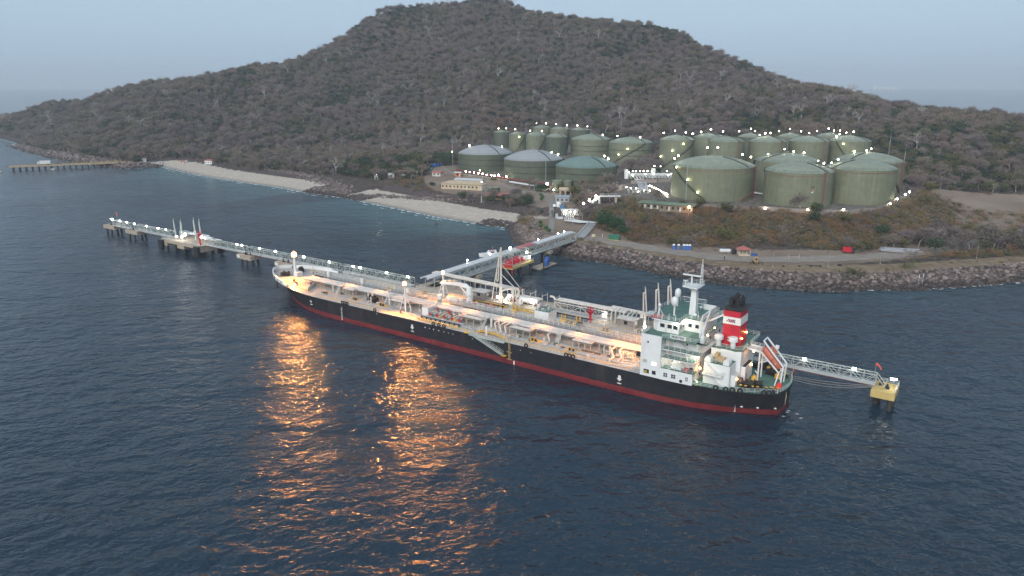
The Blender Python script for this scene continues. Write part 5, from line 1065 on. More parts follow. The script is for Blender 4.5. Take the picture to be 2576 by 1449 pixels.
# ---- pipe bridge between the two platforms and the aft platform
pb = jthing('pipe_bridge', 'truss pipe bridge behind the tanker midships, pipes lying along its top', 'pipe bridge', -29, -22.6, 5.4); truss(pb, 18.5, 3.6, 3.0, 4.6, .13, cream)
for k, y in enumerate((-1.3, -.6, .1, .8)): MB().cyl((-6, y, 3.5), (18.5, y, 3.5), .3, 8).build('cargo_pipe', cream, pb, True)
MB().tube([(18.5, 1.2, 3.5), (19.4, 1.2, 4.4), (20.6, 1.2, 4.4)], .34, 7).build('cargo_pipe', cream, pb, True)
ap = jthing('loading_platform', 'aft loading platform behind the tanker pump room, with pipe loops and a grey shed', 'jetty platform', -40, -22, 0)
MB().box(-12, 15.5, -7, 5.6, 4.2, 5.4).build('deck_slab', concrete, ap)
for x in (-9, 0, 9):
    for y in (-5, 4): MB().cyl((x, y, -6), (x, y, 4.3), .5, 8).build('pile', pile, ap, True)
for x in (-8, 8): MB().box(x-1.8, x+1.8, 5.55, 7, .4, 5.4).build('fender', black, ap)
MB().rail([(-12, 5.3, 5.4), (11.5, 5.3, 5.4)], 1.05, 2, .05).build('rail', cream, ap)
for k in range(6): x = 9.2-k*1.35; MB().tube([(x, 1.8, 5.5), (x, 1.8, 8.8+.2*(k % 2)), (x, -1.4, 9.2+.2*(k % 2)), (x, -1.4, 7)], .22, 7).build('pipe_loop', (cream, cream, alu)[k % 3], ap, True)
for k, y in enumerate((-4.6, -3.8, -3.0)): MB().cyl((12, y, 8.6), (-10, y, 8.2), .3, 8).build('cargo_pipe', cream, ap, True)
MB().box(-9, 0, -5.4, -2.2, 8.95, 9.1).build('pipe_cover', greyroof, ap)
b = MB()
for i in range(6): x = -9+i*4; b.bar((x, -5.3, 5.4), (x, -5.3, 8.2), .1).bar((x, -2.4, 5.4), (x, -2.4, 8.2), .1).bar((x, -5.3, 7.9), (x, -2.4, 7.9), .1)
b.build('pipe_support', cream, ap)
shed('brown-grey shed with pale roof on the aft loading platform', -36.8, -19.4, 5.0, 3.4, 5.4, 2.9, greywall, cream)
monitor_tower('red fire monitor tower behind the tanker cargo deck', -25.4, -17.0, 5.4, 5.2)
loading_arm('leftmost of three tall cream loading arms beside the bridge', -42.0, -19.6, 5.4, 12.2, cream, 1); loading_arm('middle one of three tall cream loading arms beside the bridge', -45.6, -20.4, 5.4, 13.6, cream, 1); loading_arm('rightmost of three tall cream loading arms beside the bridge', -47.8, -24.0, 5.4, 14.2, cream, 1)
for x, y, z, s in ((-28.4, -20, 2.1, .42), (-42.6, -18.4, 1.6, .4)):
    lp = jthing('floodlight_post', 'short post carrying a white floodlight on the aft loading platform', 'floodlight', x, y, 5.4, 'floodlights on the aft platform'); MB().cyl((0, 0, 0), (0, 0, z), .07, 5).build('post', steel, lp); lamp(lp, (0, 0, z), lampJ, s)

# ---- trestle to the shore (runs along -y)
tr = thing('pipe_trestle', 'long truss trestle carrying white pipes from the shore to the jetty', 'pipe trestle', J(41, -20, 5.3), SH-R(90))
truss(tr, 101, 4.2, 3.4, 4.8, .14, alu)
for k, y in enumerate((-1.5, -.75, 0, .75, 1.5)): MB().tube([(-3, y, 3.85), (98, y, 3.85), (100.5, y, 3.6), (101.5, y, 1.4), (101.5, y, -.2)] if k in (0, 4) else [(-1, y, 3.85), (100, y, 3.85)], .3, 8).build('cargo_pipe', pipewhite, tr, True)
b = MB()
for i in range(22): b.bar((i*4.8, -2.0, 3.4), (i*4.8, 2.0, 3.4), .12)
b.build('pipe_saddle', alu, tr); MB().box(0, 101, 2.0, 2.15, -.55, -.05).build('red_girder', underred, tr)
MB().box(55, 67, -2.2, 1.6, 4.25, 4.4).build('canopy', fadedred, tr)
for y_, z_ in ((44.9, 10.0), (59.6, 9.7), (95.3, 9.5), (112.2, 9.3), (117.5, 9.4), (30, 8.6)): lamp(tr, (y_-20, 2.5, z_-5.3), lampJ, .3)
lamp(tr, (66.2, 2.6, 3.3), lampJ, .6); lamp(tr, (54.1, 2.8, 4.1), lampJ, .5)
def bent(label, y, zt=4.8):
    t = jthing('pile_bent', label, 'pile bent', 41, y, 0, 'pile bents under the trestle'); MB().box(-3.4, 3.4, -1.2, 1.2, 3.5, zt).build('cap', concrete, t)
    for x in (-1.6, 1.6): MB().cyl((x, 0, -6), (x, 0, 3.55), .55, 10).build('pile', pile, t, True)
bent('pile bent carrying the trestle at its jetty end', -45.5); bent('pile bent carrying the trestle at its shore end', -97)
vp = jthing('valve_platform', 'platform of bright red firewater pumps and valves beside the trestle', 'valve platform', 36.6, -68, 0)
MB().box(-3.2, 4.0, -8.4, 7.2, 4.3, 5.2).build('deck_slab', yconc, vp)
for x, y in ((3, 5), (-2.4, 5.6), (3, 0), (-2.4, 0), (3, -6), (-2.4, -7)): MB().cyl((x, y, -6), (x, y, 4.35), .5, 9).build('pile', pile, vp, True)
for k in range(4): y = 4.5-k*2.6; MB().tube([(-2.2, y, 5.9), (1.6, y, 5.9), (2.2, y, 6.7), (2.2, y-1.6, 6.9)], .35, 8).build('pump_pipe', redpaint, vp, True); MB().cyl((-1.2, y+.9, 5.2), (-1.2, y+.9, 7.4), .5, 8).build('pump', redpaint, vp, True)
for k in range(3): MB().tube([(-3, 7.2, 5.0+.5*k), (2, 7.6, 5.0+.5*k), (3, 6.5, 5.0+.5*k)], .2, 6).build('loop_pipe', redpaint, vp, True)
MB().cyl((-2.6, 6.5, 2.8), (-2.6, 6.5, 5.2), .3, 7).build('pump_column', redpaint, vp, True)
MB().box(-1, 2.6, -7.8, -5.2, 5.2, 6.6).build('control_cabinet', pipewhite, vp)
MB().rail([(-3, -8.2, 5.2), (-3, 7, 5.2), (3.8, 7, 5.2)], 1.05, 1.4, .05).build('rail', railgreen, vp)
b = MB()
for x, y in ((-2.8, 6.8), (-2.8, 1), (-2.8, -5), (3, 6.8), (3, -5)): b.bar((x, y, 5.2), (x, y, 10.8), .09)
for a, c in (((-2.8, 6.8), (-2.8, -5)), ((3, 6.8), (3, -5)), ((-2.8, 6.8), (3, 6.8)), ((-2.8, 1), (3, 1)), ((-2.8, -5), (3, -5))): b.bar((*a, 10.8), (*c, 10.8), .09)
b.build('gantry', alu, vp)
for y, z in ((-5.2, 7.2), (-3, 9.6)): lamp(vp, (-3.1, y, z), lampW, .42)
dk = jthing('pontoon', 'low concrete pontoon floating beside the trestle, tied to dark piles', 'pontoon', 35.2, -86.4, 0); MB().box(-2.6, 2.6, -7, 6.4, -.4, .75).build('deck', concrete, dk); MB().box(-2.75, 2.75, -7.1, 6.5, -.1, .3).build('fender_strip', rubber, dk)
for x, y in ((2.2, 5.8), (-2.9, 4.2), (2.9, -7.4), (2.9, -6)): MB().cyl((x, y, -5), (x, y, 5.6 if y > 0 else 3.4), .32, 8).build('guide_pile', pile, dk, True)
for i, (x, y, lab) in enumerate(((-1.2, -.2, 'nearest of three upright blue tanks on the pontoon'), (-.2, -2.3, 'middle of three upright blue tanks on the pontoon'), (.5, -4.0, 'farthest of three upright blue tanks on the pontoon'))):
    p = J(35.2+x, -86.4+y, .75); tag(MB().lathe([(.95, 0), (1.0, .1), (1.0, 2.5), (.8, 2.8), (.3, 2.9), (.3, 3.0), (0, 3.0)], 14).build('blue_tank', bluep, None, True, p), lab, 'water tank', 'blue tanks on the pontoon')
# launch moored behind the trestle
bt = jthing('motor_launch', 'white motor launch lying behind the trestle', 'boat', 66, -90, 0, None, .9)
hullp = [(-5, 1.5), (-4.8, 1.7), (0, 1.8), (3, 1.4), (5.2, 0)]; top_ = [(x, y) for x, y in hullp]+[(x, -y) for x, y in hullp[::-1][1:]]
n_ = len(top_); MB().add([(x, y, 1.2+.1*max(0, x)) for x, y in top_]+[(x*.93, y*.8, -.3) for x, y in top_], [list(range(n_))]+[[i, n_+i, n_+(i+1) % n_, (i+1) % n_] for i in range(n_)]).build('boat_hull', white, bt)
MB().add([(-3, -1.2, 1.2), (1.6, -1.1, 1.2), (1.6, 1.1, 1.2), (-3, 1.2, 1.2), (-2.9, -1.1, 2.7), (.4, -.9, 2.7), (.4, .9, 2.7), (-2.9, 1.1, 2.7)], [[0, 1, 5, 4], [1, 2, 6, 5], [2, 3, 7, 6], [3, 0, 4, 7], [4, 5, 6, 7]]).build('cabin', white, bt); MB().box(-2.2, .1, -.6, .6, 2.7, 2.8).build('red_hatch', redpaint, bt)
MB().box(-1.8, .6, -1.2, -1.14, 1.8, 2.4).box(-1.8, .6, 1.14, 1.2, 1.8, 2.4).build('window', glass, bt); MB().bar((-1, 0, 2.7), (-1.4, 0, 4.6), .04).build('aerial', white, bt)
# mooring ropes
rope_m = mat('mooring_rope', (.34, .30, .25), .9, .2, 2)
def rope(label, a, b_, sag=.6, r=.045):
    a, b_ = Vector(a), Vector(b_); pts = [a.lerp(b_, t)-Vector((0, 0, sag*4*t*(1-t))) for t in np.linspace(0, 1, 9)]; m_ = MB()
    for p, q in zip(pts, pts[1:]): m_.cyl(p, q, r, 4, None, False)
    o = m_.build('mooring_rope', rope_m); o.matrix_world = Matrix.Translation(SO) @ Matrix.Rotation(SH, 4, 'Z'); tag(o, label, 'rope', 'mooring ropes')
for k, y in enumerate((-5.4, -4.4, -3.2)): rope(('upper', 'middle', 'lower')[k]+' stern rope stretched from the tanker to the yellow dolphin', (-87.9, y, 6.5), (-106.4, -13.6-.3*k, 5.6-.1*k), .5+.4*k)
for k, y in enumerate((3.4, -3.4)): rope(('port', 'starboard')[k]+' bow rope from the tanker to the dolphin off its bow', (95, y, 8.4), (117.2, -16.6, 5.8), .6)
# ---------------------------------------------------------------- tank farm
def courses(m):                    # plate courses of the shell differ a little, and weather runs down them
    n, l = m.node_tree.nodes, m.node_tree.links; b = n['Principled BSDF']; src = b.inputs['Base Color'].links[0].from_socket
    tc = n.new('ShaderNodeTexCoord'); sp = n.new('ShaderNodeSeparateXYZ'); l.new(tc.outputs['Object'], sp.inputs[0])
    an = n.new('ShaderNodeMath'); an.operation = 'ARCTAN2'; l.new(sp.outputs[1], an.inputs[0]); l.new(sp.outputs[0], an.inputs[1])
    cb = n.new('ShaderNodeCombineXYZ'); mu = n.new('ShaderNodeMath'); mu.operation = 'MULTIPLY'; mu.inputs[1].default_value = 2.2; l.new(an.outputs[0], mu.inputs[0]); l.new(mu.outputs[0], cb.inputs[0])
    mz = n.new('ShaderNodeMath'); mz.operation = 'MULTIPLY'; mz.inputs[1].default_value = .42; l.new(sp.outputs[2], mz.inputs[0]); l.new(mz.outputs[0], cb.inputs[1])
    br = n.new('ShaderNodeTexBrick'); br.inputs['Scale'].default_value = 1; br.inputs['Mortar Size'].default_value = .012; br.inputs['Brick Width'].default_value = .62; br.inputs['Row Height'].default_value = 1; br.inputs['Color1'].default_value = (.90, .91, .89, 1); br.inputs['Color2'].default_value = (1.08, 1.07, 1.06, 1); br.inputs['Mortar'].default_value = (.72, .73, .7, 1); l.new(cb.outputs[0], br.inputs['Vector'])
    st = n.new('ShaderNodeMapping'); st.inputs['Scale'].default_value = (.8, .8, .05); l.new(tc.outputs['Object'], st.inputs[0]); nz = n.new('ShaderNodeTexNoise'); nz.inputs['Scale'].default_value = 1; nz.inputs['Detail'].default_value = 8; nz.inputs['Roughness'].default_value = .75; l.new(st.outputs[0], nz.inputs['Vector'])
    rp = n.new('ShaderNodeValToRGB'); rp.color_ramp.elements[0].position = .3; rp.color_ramp.elements[1].position = .7; rp.color_ramp.elements[0].color = (.78, .79, .78, 1); rp.color_ramp.elements[1].color = (1.16, 1.15, 1.08, 1); l.new(nz.outputs[0], rp.inputs[0])
    out = src
    for k in (br.outputs[0], rp.outputs[0]):
        mx = n.new('ShaderNodeMix'); mx.data_type = 'RGBA'; mx.blend_type = 'MULTIPLY'; mx.inputs[0].default_value = 1; l.new(out, mx.inputs[6]); l.new(k, mx.inputs[7]); out = mx.outputs[2]
    l.new(out, b.inputs['Base Color'])
tankg = mat('tank_green', (.172, .182, .122), .6, .07, .35, dirt=(.10, .115, .085), damt=.55, dscale=(.35, .35, .03))
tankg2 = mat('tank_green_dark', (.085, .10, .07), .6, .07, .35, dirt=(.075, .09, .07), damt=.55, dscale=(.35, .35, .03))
courses(tankg); courses(tankg2)
roof_grn = mat('tank_roof_green', (.225, .25, .185), .6, .14, .3, dirt=(.34, .38, .33), damt=.5, dscale=(.3, .3, .3))
roof_gry = mat('tank_roof_grey', (.30, .31, .31), .6, .10, .3, dirt=(.4, .41, .4), damt=.4, dscale=(.25, .25, .25))
roof_teal = mat('tank_roof_teal', (.15, .215, .19), .6, .10, .3, dirt=(.22, .28, .25), damt=.4, dscale=(.25, .25, .25))
stairm = mat('tank_stair', (.035, .04, .03), .7, .1, 1)
fpipe = mat('fire_pipe_red', (.26, .045, .045), .5, .15, .6)
TOP = {'B1':[(-10.3,39.7),(-2.0,41.2),(6.2,40.0),(11.4,39.0)],'C1':[(-6.7,38.9),(0.8,40.8),(10.6,39.1)],'C2':[(-9.2,39.1),(0.0,41.0),(3.4,39.3)],'B3':[(-6.5,39.3),(-2.6,40.5),(1.3,40.7)],'C3':[(-10,39.2),(-1.4,40.7),(7.7,38.9)],'B4':[(-0.5,40.5),(5.1,41.9)],'C4':[(-2.2,40.8),(2.3,39.2),(7.1,39.2)],'B5':[(-3.1,40.6),(2.2,41.2),(-8.1,39.4),(-10.3,38.0)],'T1':[(-4.1,40.9),(1.5,40.9),(-20.2,36.4),(-22.2,34.9),(15.7,37.0),(20.6,35.7)],'TC':[(-11.9,35.1),(-2.3,37.9),(3.2,36.6),(9.5,35.8)],'T14':[(9.5,35.9),(12.7,34.7)],'TRB':[(0.5,38.3),(-9.3,36.3),(-1.9,37.2)],'TR':[(-16.3,34.3),(-13.0,36.0)],
 'S1':[(-3.5,30.8),(4.5,31.0)],'S2':[(-2.6,32.1)],'S3':[(-5.8,32.2),(5.3,31.8)],'U1':[(-5.7,35.1),(4.6,35.1)],'U2':[(-4.4,35.4),(7.3,34.4)],'U3':[(-2.9,35.1),(7.3,34.1)],'M1':[(10.8,29.5)],'M2':[(-12.0,31.8),(7.8,29.9)],'F1':[(-12.8,27.6),(13.2,26.2)],'F2':[(13.4,26.8),(18,25.6)],'F3':[(12.2,28.3),(15,26.6)]}
STAIR = {'T1':(-80,-22),'B1':(62,-62),'B5':(-60,0),'TRB':(0,40),'S2':(55,-10),'S3':(60,0),'M1':(60,100),'M2':(28,-50),'F1':(85,130),'F2':(85,130),'F3':(85,130),'T14':(-120,-170),'TR':(-95,-140),'TC':(-95,-140),'B2':(100,150),'B3':(100,150),'B4':(100,150),'S4':(70,120)}
WALL = {'B1':[(1.9,32.3),(-5.6,27.3),(-12.2,22.4)],'B5':[(-9.6,33.1),(-2.6,28.0)],'T1':[(-22.9,30.6),(-17.4,24.7),(-12.7,18.4)],'TRB':[(6.5,23.4)],'S2':[(1.3,25.3)],'M2':[(-5.4,21.8),(-12.2,16.8)]}
REDP = {'T1':62,'T14':25,'TR':78,'TRB':40,'B2':26,'B3':25,'B4':24}
LAB = {'T1':'largest green storage tank of the right-hand farm, stair down its left side','T14':'green storage tank marked 14 with a hazard diamond','TR':'front right green storage tank, curved walkway on its left roof edge','TC':'green storage tank partly hidden behind tank 14','TRB':'green storage tank at the right-hand corner of the farm, beside the tall lightning mast',
 'B1':'tall green tank at the left end of the back row, lamps along its stair','B2':'second tall green tank of the right farm back row, thin red pipe on its right','B3':'third tall green tank of the right farm back row','B4':'fourth tall green tank of the right farm back row','B5':'tall green tank at the right end of the back row, stair falling to the right','C1':'rearmost green tank showing behind the second back-row tank','C2':'rearmost green tank showing left of the third back-row tank','C3':'rearmost green tank showing between the third and fourth back-row tanks','C4':'rearmost green tank showing behind the right end of the back row',
 'F1':'wide low green tank with grey dome roof, leftmost on the beach side','F2':'wide low green tank with grey dome roof, directly above the red pipe rack','F3':'wide low green tank with teal dome roof, partly hidden by trees','M1':'green tank with two girder rings behind the middle grey-domed tank','M2':'broad green tank with a diagonal stair, right end of the left-hand farm','S1':'slim green tank at the left end of the second row, left-hand farm','S2':'slim green tank with a lit stair, second in its row','S3':'slim green tank in front of the thin lightning mast','S4':'slim green tank just left of the ringed tank','U1':'small green tank on the highest ground, left of three','U2':'small green tank on the highest ground, middle of three','U3':'small green tank on the highest ground, right of three'}
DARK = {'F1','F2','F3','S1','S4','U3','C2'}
bulbT = .5
def tank(key):
    cx, cy_, r, pz, h, dm = TANKS[key]; t = thing('storage_tank', LAB[key], 'storage tank', (cx, cy_, pz), 0, 'storage tanks of the terminal')
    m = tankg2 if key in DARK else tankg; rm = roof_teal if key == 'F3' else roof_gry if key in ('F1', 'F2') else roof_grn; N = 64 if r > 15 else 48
    MB().lathe([(r, -1.5), (r, h)], N).build('shell', m, t, True)
    k = 8; Rs = (r*r+dm*dm)/(2*dm); prof = []
    for i in range(k+1):
        q = r*(1-i/k); prof.append((q, h+math.sqrt(max(0, Rs*Rs-q*q))-(Rs-dm)))
    MB().lathe([(r+.12, h-.1), (r+.12, h)]+prof[1:], N).build('roof', rm, t, True)
    for z in ((.33*h, .62*h) if key in ('M1', 'M2') else (.35*h, .68*h) if key in ('F1', 'F2', 'F3') else ()): MB().lathe([(r+.02, z-.12), (r+.35, z-.1), (r+.35, z+.1), (r+.02, z+.12)], N).build('girder_ring', stairm, t)
    pts = [(r*math.cos(a), r*math.sin(a), h) for a in np.linspace(0, 2*math.pi, 33)[:-1]]
    MB().rail(pts, 1.1, 3.0, .045, 2, True).build('rim_rail', stairm, t)
    MB().cyl((0, 0, h+dm-.2), (0, 0, h+dm+1.3), .25, 6).cyl((-1.2, .6, h+dm-.3), (-1.2, .6, h+dm+.8), .35, 6).build('roof_vent', rm, t)
    if key in STAIR:
        a0, a1 = STAIR[key]; b = MB(); n = 26; P_ = []
        for i in range(n+1):
            a = R(a0+(a1-a0)*i/n); z = h-.2-(h-.4)*i/n; P_.append((math.sin(a), -math.cos(a), z))
        for (x, y, z), (x2, y2, z2) in zip(P_, P_[1:]):
            b.add([(x*(r+.05), y*(r+.05), z), (x*(r+.95), y*(r+.95), z), (x2*(r+.95), y2*(r+.95), z2), (x2*(r+.05), y2*(r+.05), z2), (x*(r+.05), y*(r+.05), z-.25), (x*(r+.95), y*(r+.95), z-.25), (x2*(r+.95), y2*(r+.95), z2-.25), (x2*(r+.05), y2*(r+.05), z2-.25)], [[0, 1, 2, 3], [7, 6, 5, 4], [1, 5, 6, 2], [0, 3, 7, 4]])
            b.bar((x*(r+.95), y*(r+.95), z+1), (x2*(r+.95), y2*(r+.95), z2+1), .05); b.bar((x*(r+.95), y*(r+.95), z), (x*(r+.95), y*(r+.95), z+1), .04)
        b.build('stair', stairm, t)
    ar = R({'T1':40, 'TC':-70, 'TR':-75, 'TRB':-60}.get(key, 32)); b = MB()      # walkway up the dome from the rim
    arc = [(q*math.sin(ar), -q*math.cos(ar), h+math.sqrt(max(0, Rs*Rs-q*q))-(Rs-dm)+.15) for q in np.linspace(r, r*.25, 8)]
    for p, q in zip(arc, arc[1:]): b.cyl(p, q, .3, 4); b.bar((p[0], p[1], p[2]+.9), (q[0], q[1], q[2]+.9), .05)
    b.build('roof_walkway', stairm, t)
    if key in REDP:
        a = R(REDP[key]); x, y = math.sin(a)*(r+.35), -math.cos(a)*(r+.35)
        MB().cyl((x, y, 0), (x, y, h), .2 if r > 15 else .15, 6).cb((x*.985, y*.985, h), (.9, .9, .5)).build('fire_pipe', fpipe, t)
        ring = [(math.sin(R(b_))*(r+.2), -math.cos(R(b_))*(r+.2), h-1.4) for b_ in np.linspace(-75, REDP[key], 22)]; MB().tube(ring, .09, 4).build('foam_ring', fpipe, t) if r > 15 else None
    posts = TOP.get(key, [])
    for dx, z in posts:
        zr = z-pz; d = abs(dx); y = 0.0
        if d < r*.98: zb = h+math.sqrt(max(0, Rs*Rs-d*d))-(Rs-dm)
        else: zb = h; dx = math.copysign(r*.98, dx)
        o = MB().cyl((dx, y, zb-.1), (dx, y, max(zr, zb+.6)), .06, 5).build('lamp_post', stairm, t); lamp(o, (dx, y, max(zr, zb+.6)), lampW, (.42 if r > 11 else .38)*random.uniform(.7, 1.15))
    for dx, z in WALL.get(key, []):
        dx = max(-r*.96, min(r*.96, dx)); a = math.asin(dx/(r+.4)); o = MB().bar((math.sin(a)*r, -math.cos(a)*r, z-pz), (math.sin(a)*(r+1), -math.cos(a)*(r+1), z-pz+.3), .06).build('lamp_bracket', stairm, t); lamp(o, (math.sin(a)*(r+1.1), -math.cos(a)*(r+1.1), z-pz+.3), lampY, .42)
    return t
TK = {k: tank(k) for k in TANKS}
t = TK['T14']; r, h = TANKS['T14'][2], TANKS['T14'][4]
a = R(3); text('14', 2.0, inkblack, 'number', t, frame((math.sin(a)*(r+.03), -math.cos(a)*(r+.03), 10.4), (1, 0, 0), (0, 0, 1)))
for k, (dx, dz, c_) in enumerate(((0, .45, redpaint), (.45, 0, yellow), (-.45, 0, bluep), (0, -.45, white))):
    x0, z0 = math.sin(a)*r+dx, 8.1+dz; y0 = -math.cos(a)*r-.06
    MB().add([(x0-.45, y0, z0), (x0, y0, z0-.45), (x0+.45, y0, z0), (x0, y0, z0+.45), (x0-.45, y0+.1, z0), (x0, y0+.1, z0-.45), (x0+.45, y0+.1, z0), (x0, y0+.1, z0+.45)], [[0, 1, 2, 3], [0, 4, 5, 1], [1, 5, 6, 2], [2, 6, 7, 3], [3, 7, 4, 0]]).build('hazard_diamond', c_, t)
r = TANKS['T1'][2]; a = R(62); MB().tube([(math.sin(a)*(r+.4), -math.cos(a)*(r+.4), 3.6), (9.5, -24.2, 1.0), (9.5, -24.2, 0)], .28, 6).build('fire_pipe', fpipe, TK['T1'])
for nm, x, y, r, z, h, lab in (('s', 30.1, 482.1, 3.5, 6.4, 5.8, 'small green upright tank beside the cream arcade, left of the pair'), ('s', 36.6, 480.5, 2.9, 6.6, 5.2, 'small green upright tank beside the cream arcade, right of the pair'), ('s', -14, 474, 1.9, 4.6, 6.0, 'narrow dark tank beside the beach cafe, left of the pair'), ('s', -10.2, 474.6, 2.5, 4.6, 6.2, 'narrow dark tank beside the beach cafe, right of the pair')):
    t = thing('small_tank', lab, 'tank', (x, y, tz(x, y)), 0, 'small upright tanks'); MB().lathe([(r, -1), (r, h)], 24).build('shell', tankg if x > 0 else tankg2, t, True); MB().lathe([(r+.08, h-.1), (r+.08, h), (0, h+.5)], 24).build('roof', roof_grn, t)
# lightning masts
for x, y, top, lab in ((-49.1, 610.8, 24, 'slim lattice lightning mast left of the leftmost grey-domed tank'), (22.4, 490, 25, 'slim lattice lightning mast in front of the middle grey-domed tank'), (13.8, 745, 31, 'slim lightning mast rising among the small rear tanks'), (107, 733, 24, 'slim lightning mast behind the broad tank with the diagonal stair'), (92.5, 388, 24, 'slim lightning mast standing in front of the largest tank'), (269, 529, 27, 'slim lightning mast on the hill edge right of the back tank row'), (231.5, 436, 27, 'slim lightning mast beside the right-hand corner tank')):
    z = tz(x, y); t = thing('lightning_mast', lab, 'mast', (x, y, z), 0, 'lightning masts of the terminal'); b = MB()
    for k in range(3):
        a, c = 2*math.pi*k/3, 2*math.pi*(k+1)/3; b.bar((.3*math.cos(a), .3*math.sin(a), 0), (.12*math.cos(a), .12*math.sin(a), top*.85), .055)
        for i in range(14):
            z0, z1 = top*.85*i/14, top*.85*(i+1)/14; b.bar((.28*math.cos(a), .28*math.sin(a), z0), (.26*math.cos(c), .26*math.sin(c), z1), .035)
    b.build('lattice', steel, t); MB().cyl((0, 0, top*.84), (0, 0, top), .05, 5).build('rod', steel, t)
    if x == 22.4: lamp(t, (1.2, -.5, 3.6), lampW, .85)
    if x == -49.1: lamp(t, (-.2, -.4, 11.5), lampY, .38)

# ---- bund walls of precast panels
wallm = mat('bund_wall', (.27, .235, .205), .85, .14, .7, dirt=(.16, .11, .09), damt=.5, dscale=(.3, .3, .3)); wallbase = mat('bund_base', (.15, .08, .07), .85, .2, .6)
def bund(label, pts, h, panel=3.0, rail_m=None, lift=0.0):
    p0 = pts[0]; t = thing('bund_wall', label, 'wall', (p0[0], p0[1], 0)); b = MB()
    for a, c in zip(pts, pts[1:]):
        a, c = Vector((*a, 0)), Vector((*c, 0)); L = (c-a).length; n = max(1, round(L/panel)); ang = math.atan2(c.y-a.y, c.x-a.x)
        for i in range(n):
            m_ = a.lerp(c, (i+.5)/n); z = tz(m_.x, m_.y)-.3+lift; me_ = panel_me(round(L/n, 2), h)
            o = obj('panel', me_, t, (m_.x-p0[0], m_.y-p0[1], z), None, ang); o.scale.z = 1+.01*((i*7) % 5)
        for i in range(n+1):
            m_ = a.lerp(c, i/n); z = tz(m_.x, m_.y)-.3; b.box(m_.x-p0[0]-.14, m_.x-p0[0]+.14, m_.y-p0[1]-.14, m_.y-p0[1]+.14, z, z+h+.25)
    b.build('posts', wallm, t); return t
_pm = {}
def panel_me(L, h):
    if (L, h) not in _pm: _pm[(L, h)] = MB().box(-L/2+.16, L/2-.16, -.1, .1, 0, h).mesh('panel', wallm)
    return _pm[(L, h)]
bund('pale bund wall of panels along the seaward foot of the right-hand tank farm', [(96,373),(109,368),(122,364.5),(148,353),(163,351),(181,358.5)], 2.3)
bund('pale bund wall of panels climbing past the right-hand corner tank', [(181.8,359.2),(208,392),(232,424.5),(240,447)], 2.9)
bund('grey bund wall between the pipe manifold and the largest tank', [(76,468),(92,464),(128,476)], 2.4)
for x0, y0, x1, y1, m_, w, h, lab, nm in ((98, 371.4, 181, 356.6, wallbase, 1.2, .6, 'low red-brown pipe bank along the foot of the right-hand bund wall', 'pipe_bank'),):
    t = thing(nm, lab, 'pipe bank', (0, 0, 0)); pts = [(97,370.5),(109,366),(122,362.2),(148,350.8),(163,348.8),(182.5,356.5)]
    for k in range(3):
        P_ = [(x+.2*k, y-.8*k, tz(x, y-.8*k)+.35) for x, y in pts]; MB().tube(P_, .22, 5).build('pipe', wallbase if k else fpipe, t, True)
t = thing('fire_wall', 'deep red low wall at the foot of the largest tank', 'wall', (0, 0, 0)); MB().add([(88.5, 377.6, 13.8), (99, 373.2, 13.8), (99.2, 373.6, 13.8), (88.7, 378, 13.8), (88.5, 377.6, 15.7), (99, 373.2, 15.7), (99.2, 373.6, 15.7), (88.7, 378, 15.7)], [[0, 1, 5, 4], [1, 2, 6, 5], [2, 3, 7, 6], [3, 0, 4, 7], [4, 5, 6, 7]]).build('wall', redpaint, t)
def post(label, x, y, ztop, m=lampW, r=.42, group='ground lamp posts', name='lamp_post'):
    z = tz(x, y); t = thing(name, label, 'lamp post', (x, y, z), 0, group); hh = max(1.2, ztop-z); MB().cyl((0, 0, -.2), (0, 0, hh), .07, 5).build('pole', steel, t); lamp(t, (0, 0, hh), m, r, 'lamp_head'); return t
for x, y, z in ((110.1,370,15.5),(126.3,362,15.3),(144.2,353.5,16.2),(160.4,351,16.6),(192.9,371,16.4),(203.1,384,16.8),(215.1,399,17),(221.5,407,17.2)): post('white lamp on a post along the right-hand bund wall', x, y, z, r=.42, group='lamps along the bund wall')
for x, y, z in ((226,430,15.6),(238.6,452,15.6),(136.5,421,17.6)): post('white lamp on a post between the right-hand tanks', x, y, z, r=.4, group='lamps between the tanks')
for (x, y, z), lb in zip(((73.4,380,15.2),(88.4,362.5,15.9)), ('dim orange lamp at the left end of the green-roofed building','bright orange lamp under the eave of the green-roofed building')): post(lb, x, y, z, lampO, .34 if x < 80 else .62, 'orange lamps by the green-roofed building')
for x, y, z in ((-34.9,556,11.6),(-31.7,553,11.5),(-28.4,550,11.3),(-25.1,547,11.3),(-21.8,544,11.2),(-18.6,541,10.8),(-15.3,538,10.8),(-12.6,535,10.8)): post('small lamp in the string of lamps below the leftmost grey-domed tank', x, y, z, r=.4, group='string of lamps below the grey-domed tanks')
for x, y, z in ((-9.6,530,11.9),(-24.5,560,11.9),(-4,528,11.1)): post('lamp on a post at the red pipe rack', x, y, z, lampW if x > -20 else lampY, .62 if x == -9.6 else .38, 'lamps at the red pipe rack')
for x, y, z in ((-30.3,520,9.4),(-28.1,518,9.3),(-21,512,9.2),(27.2,478,8.6)): post('small lamp on a post beside the low offices', x, y, z, lampW, .34, 'lamps beside the low offices')
for (x, y, z), lb in zip(((46.1,401,15.8),(42.3,398,14),(38.8,395,12.6)), ('upper', 'middle', 'lower')): post(lb+' lamp post beside the pipes climbing the slope', x, y, z, lampW, .6, 'lamps on the pipe slope')
for x, y, z in ((-102.8,560,8.8),(-88.9,575,10),(-78.9,585,10.4),(-82.1,565,9.6),(-75.2,565,9.4)): post('lamp post among the huts under the beach trees', x, y, z, lampW, .45, 'lamps among the beach huts')

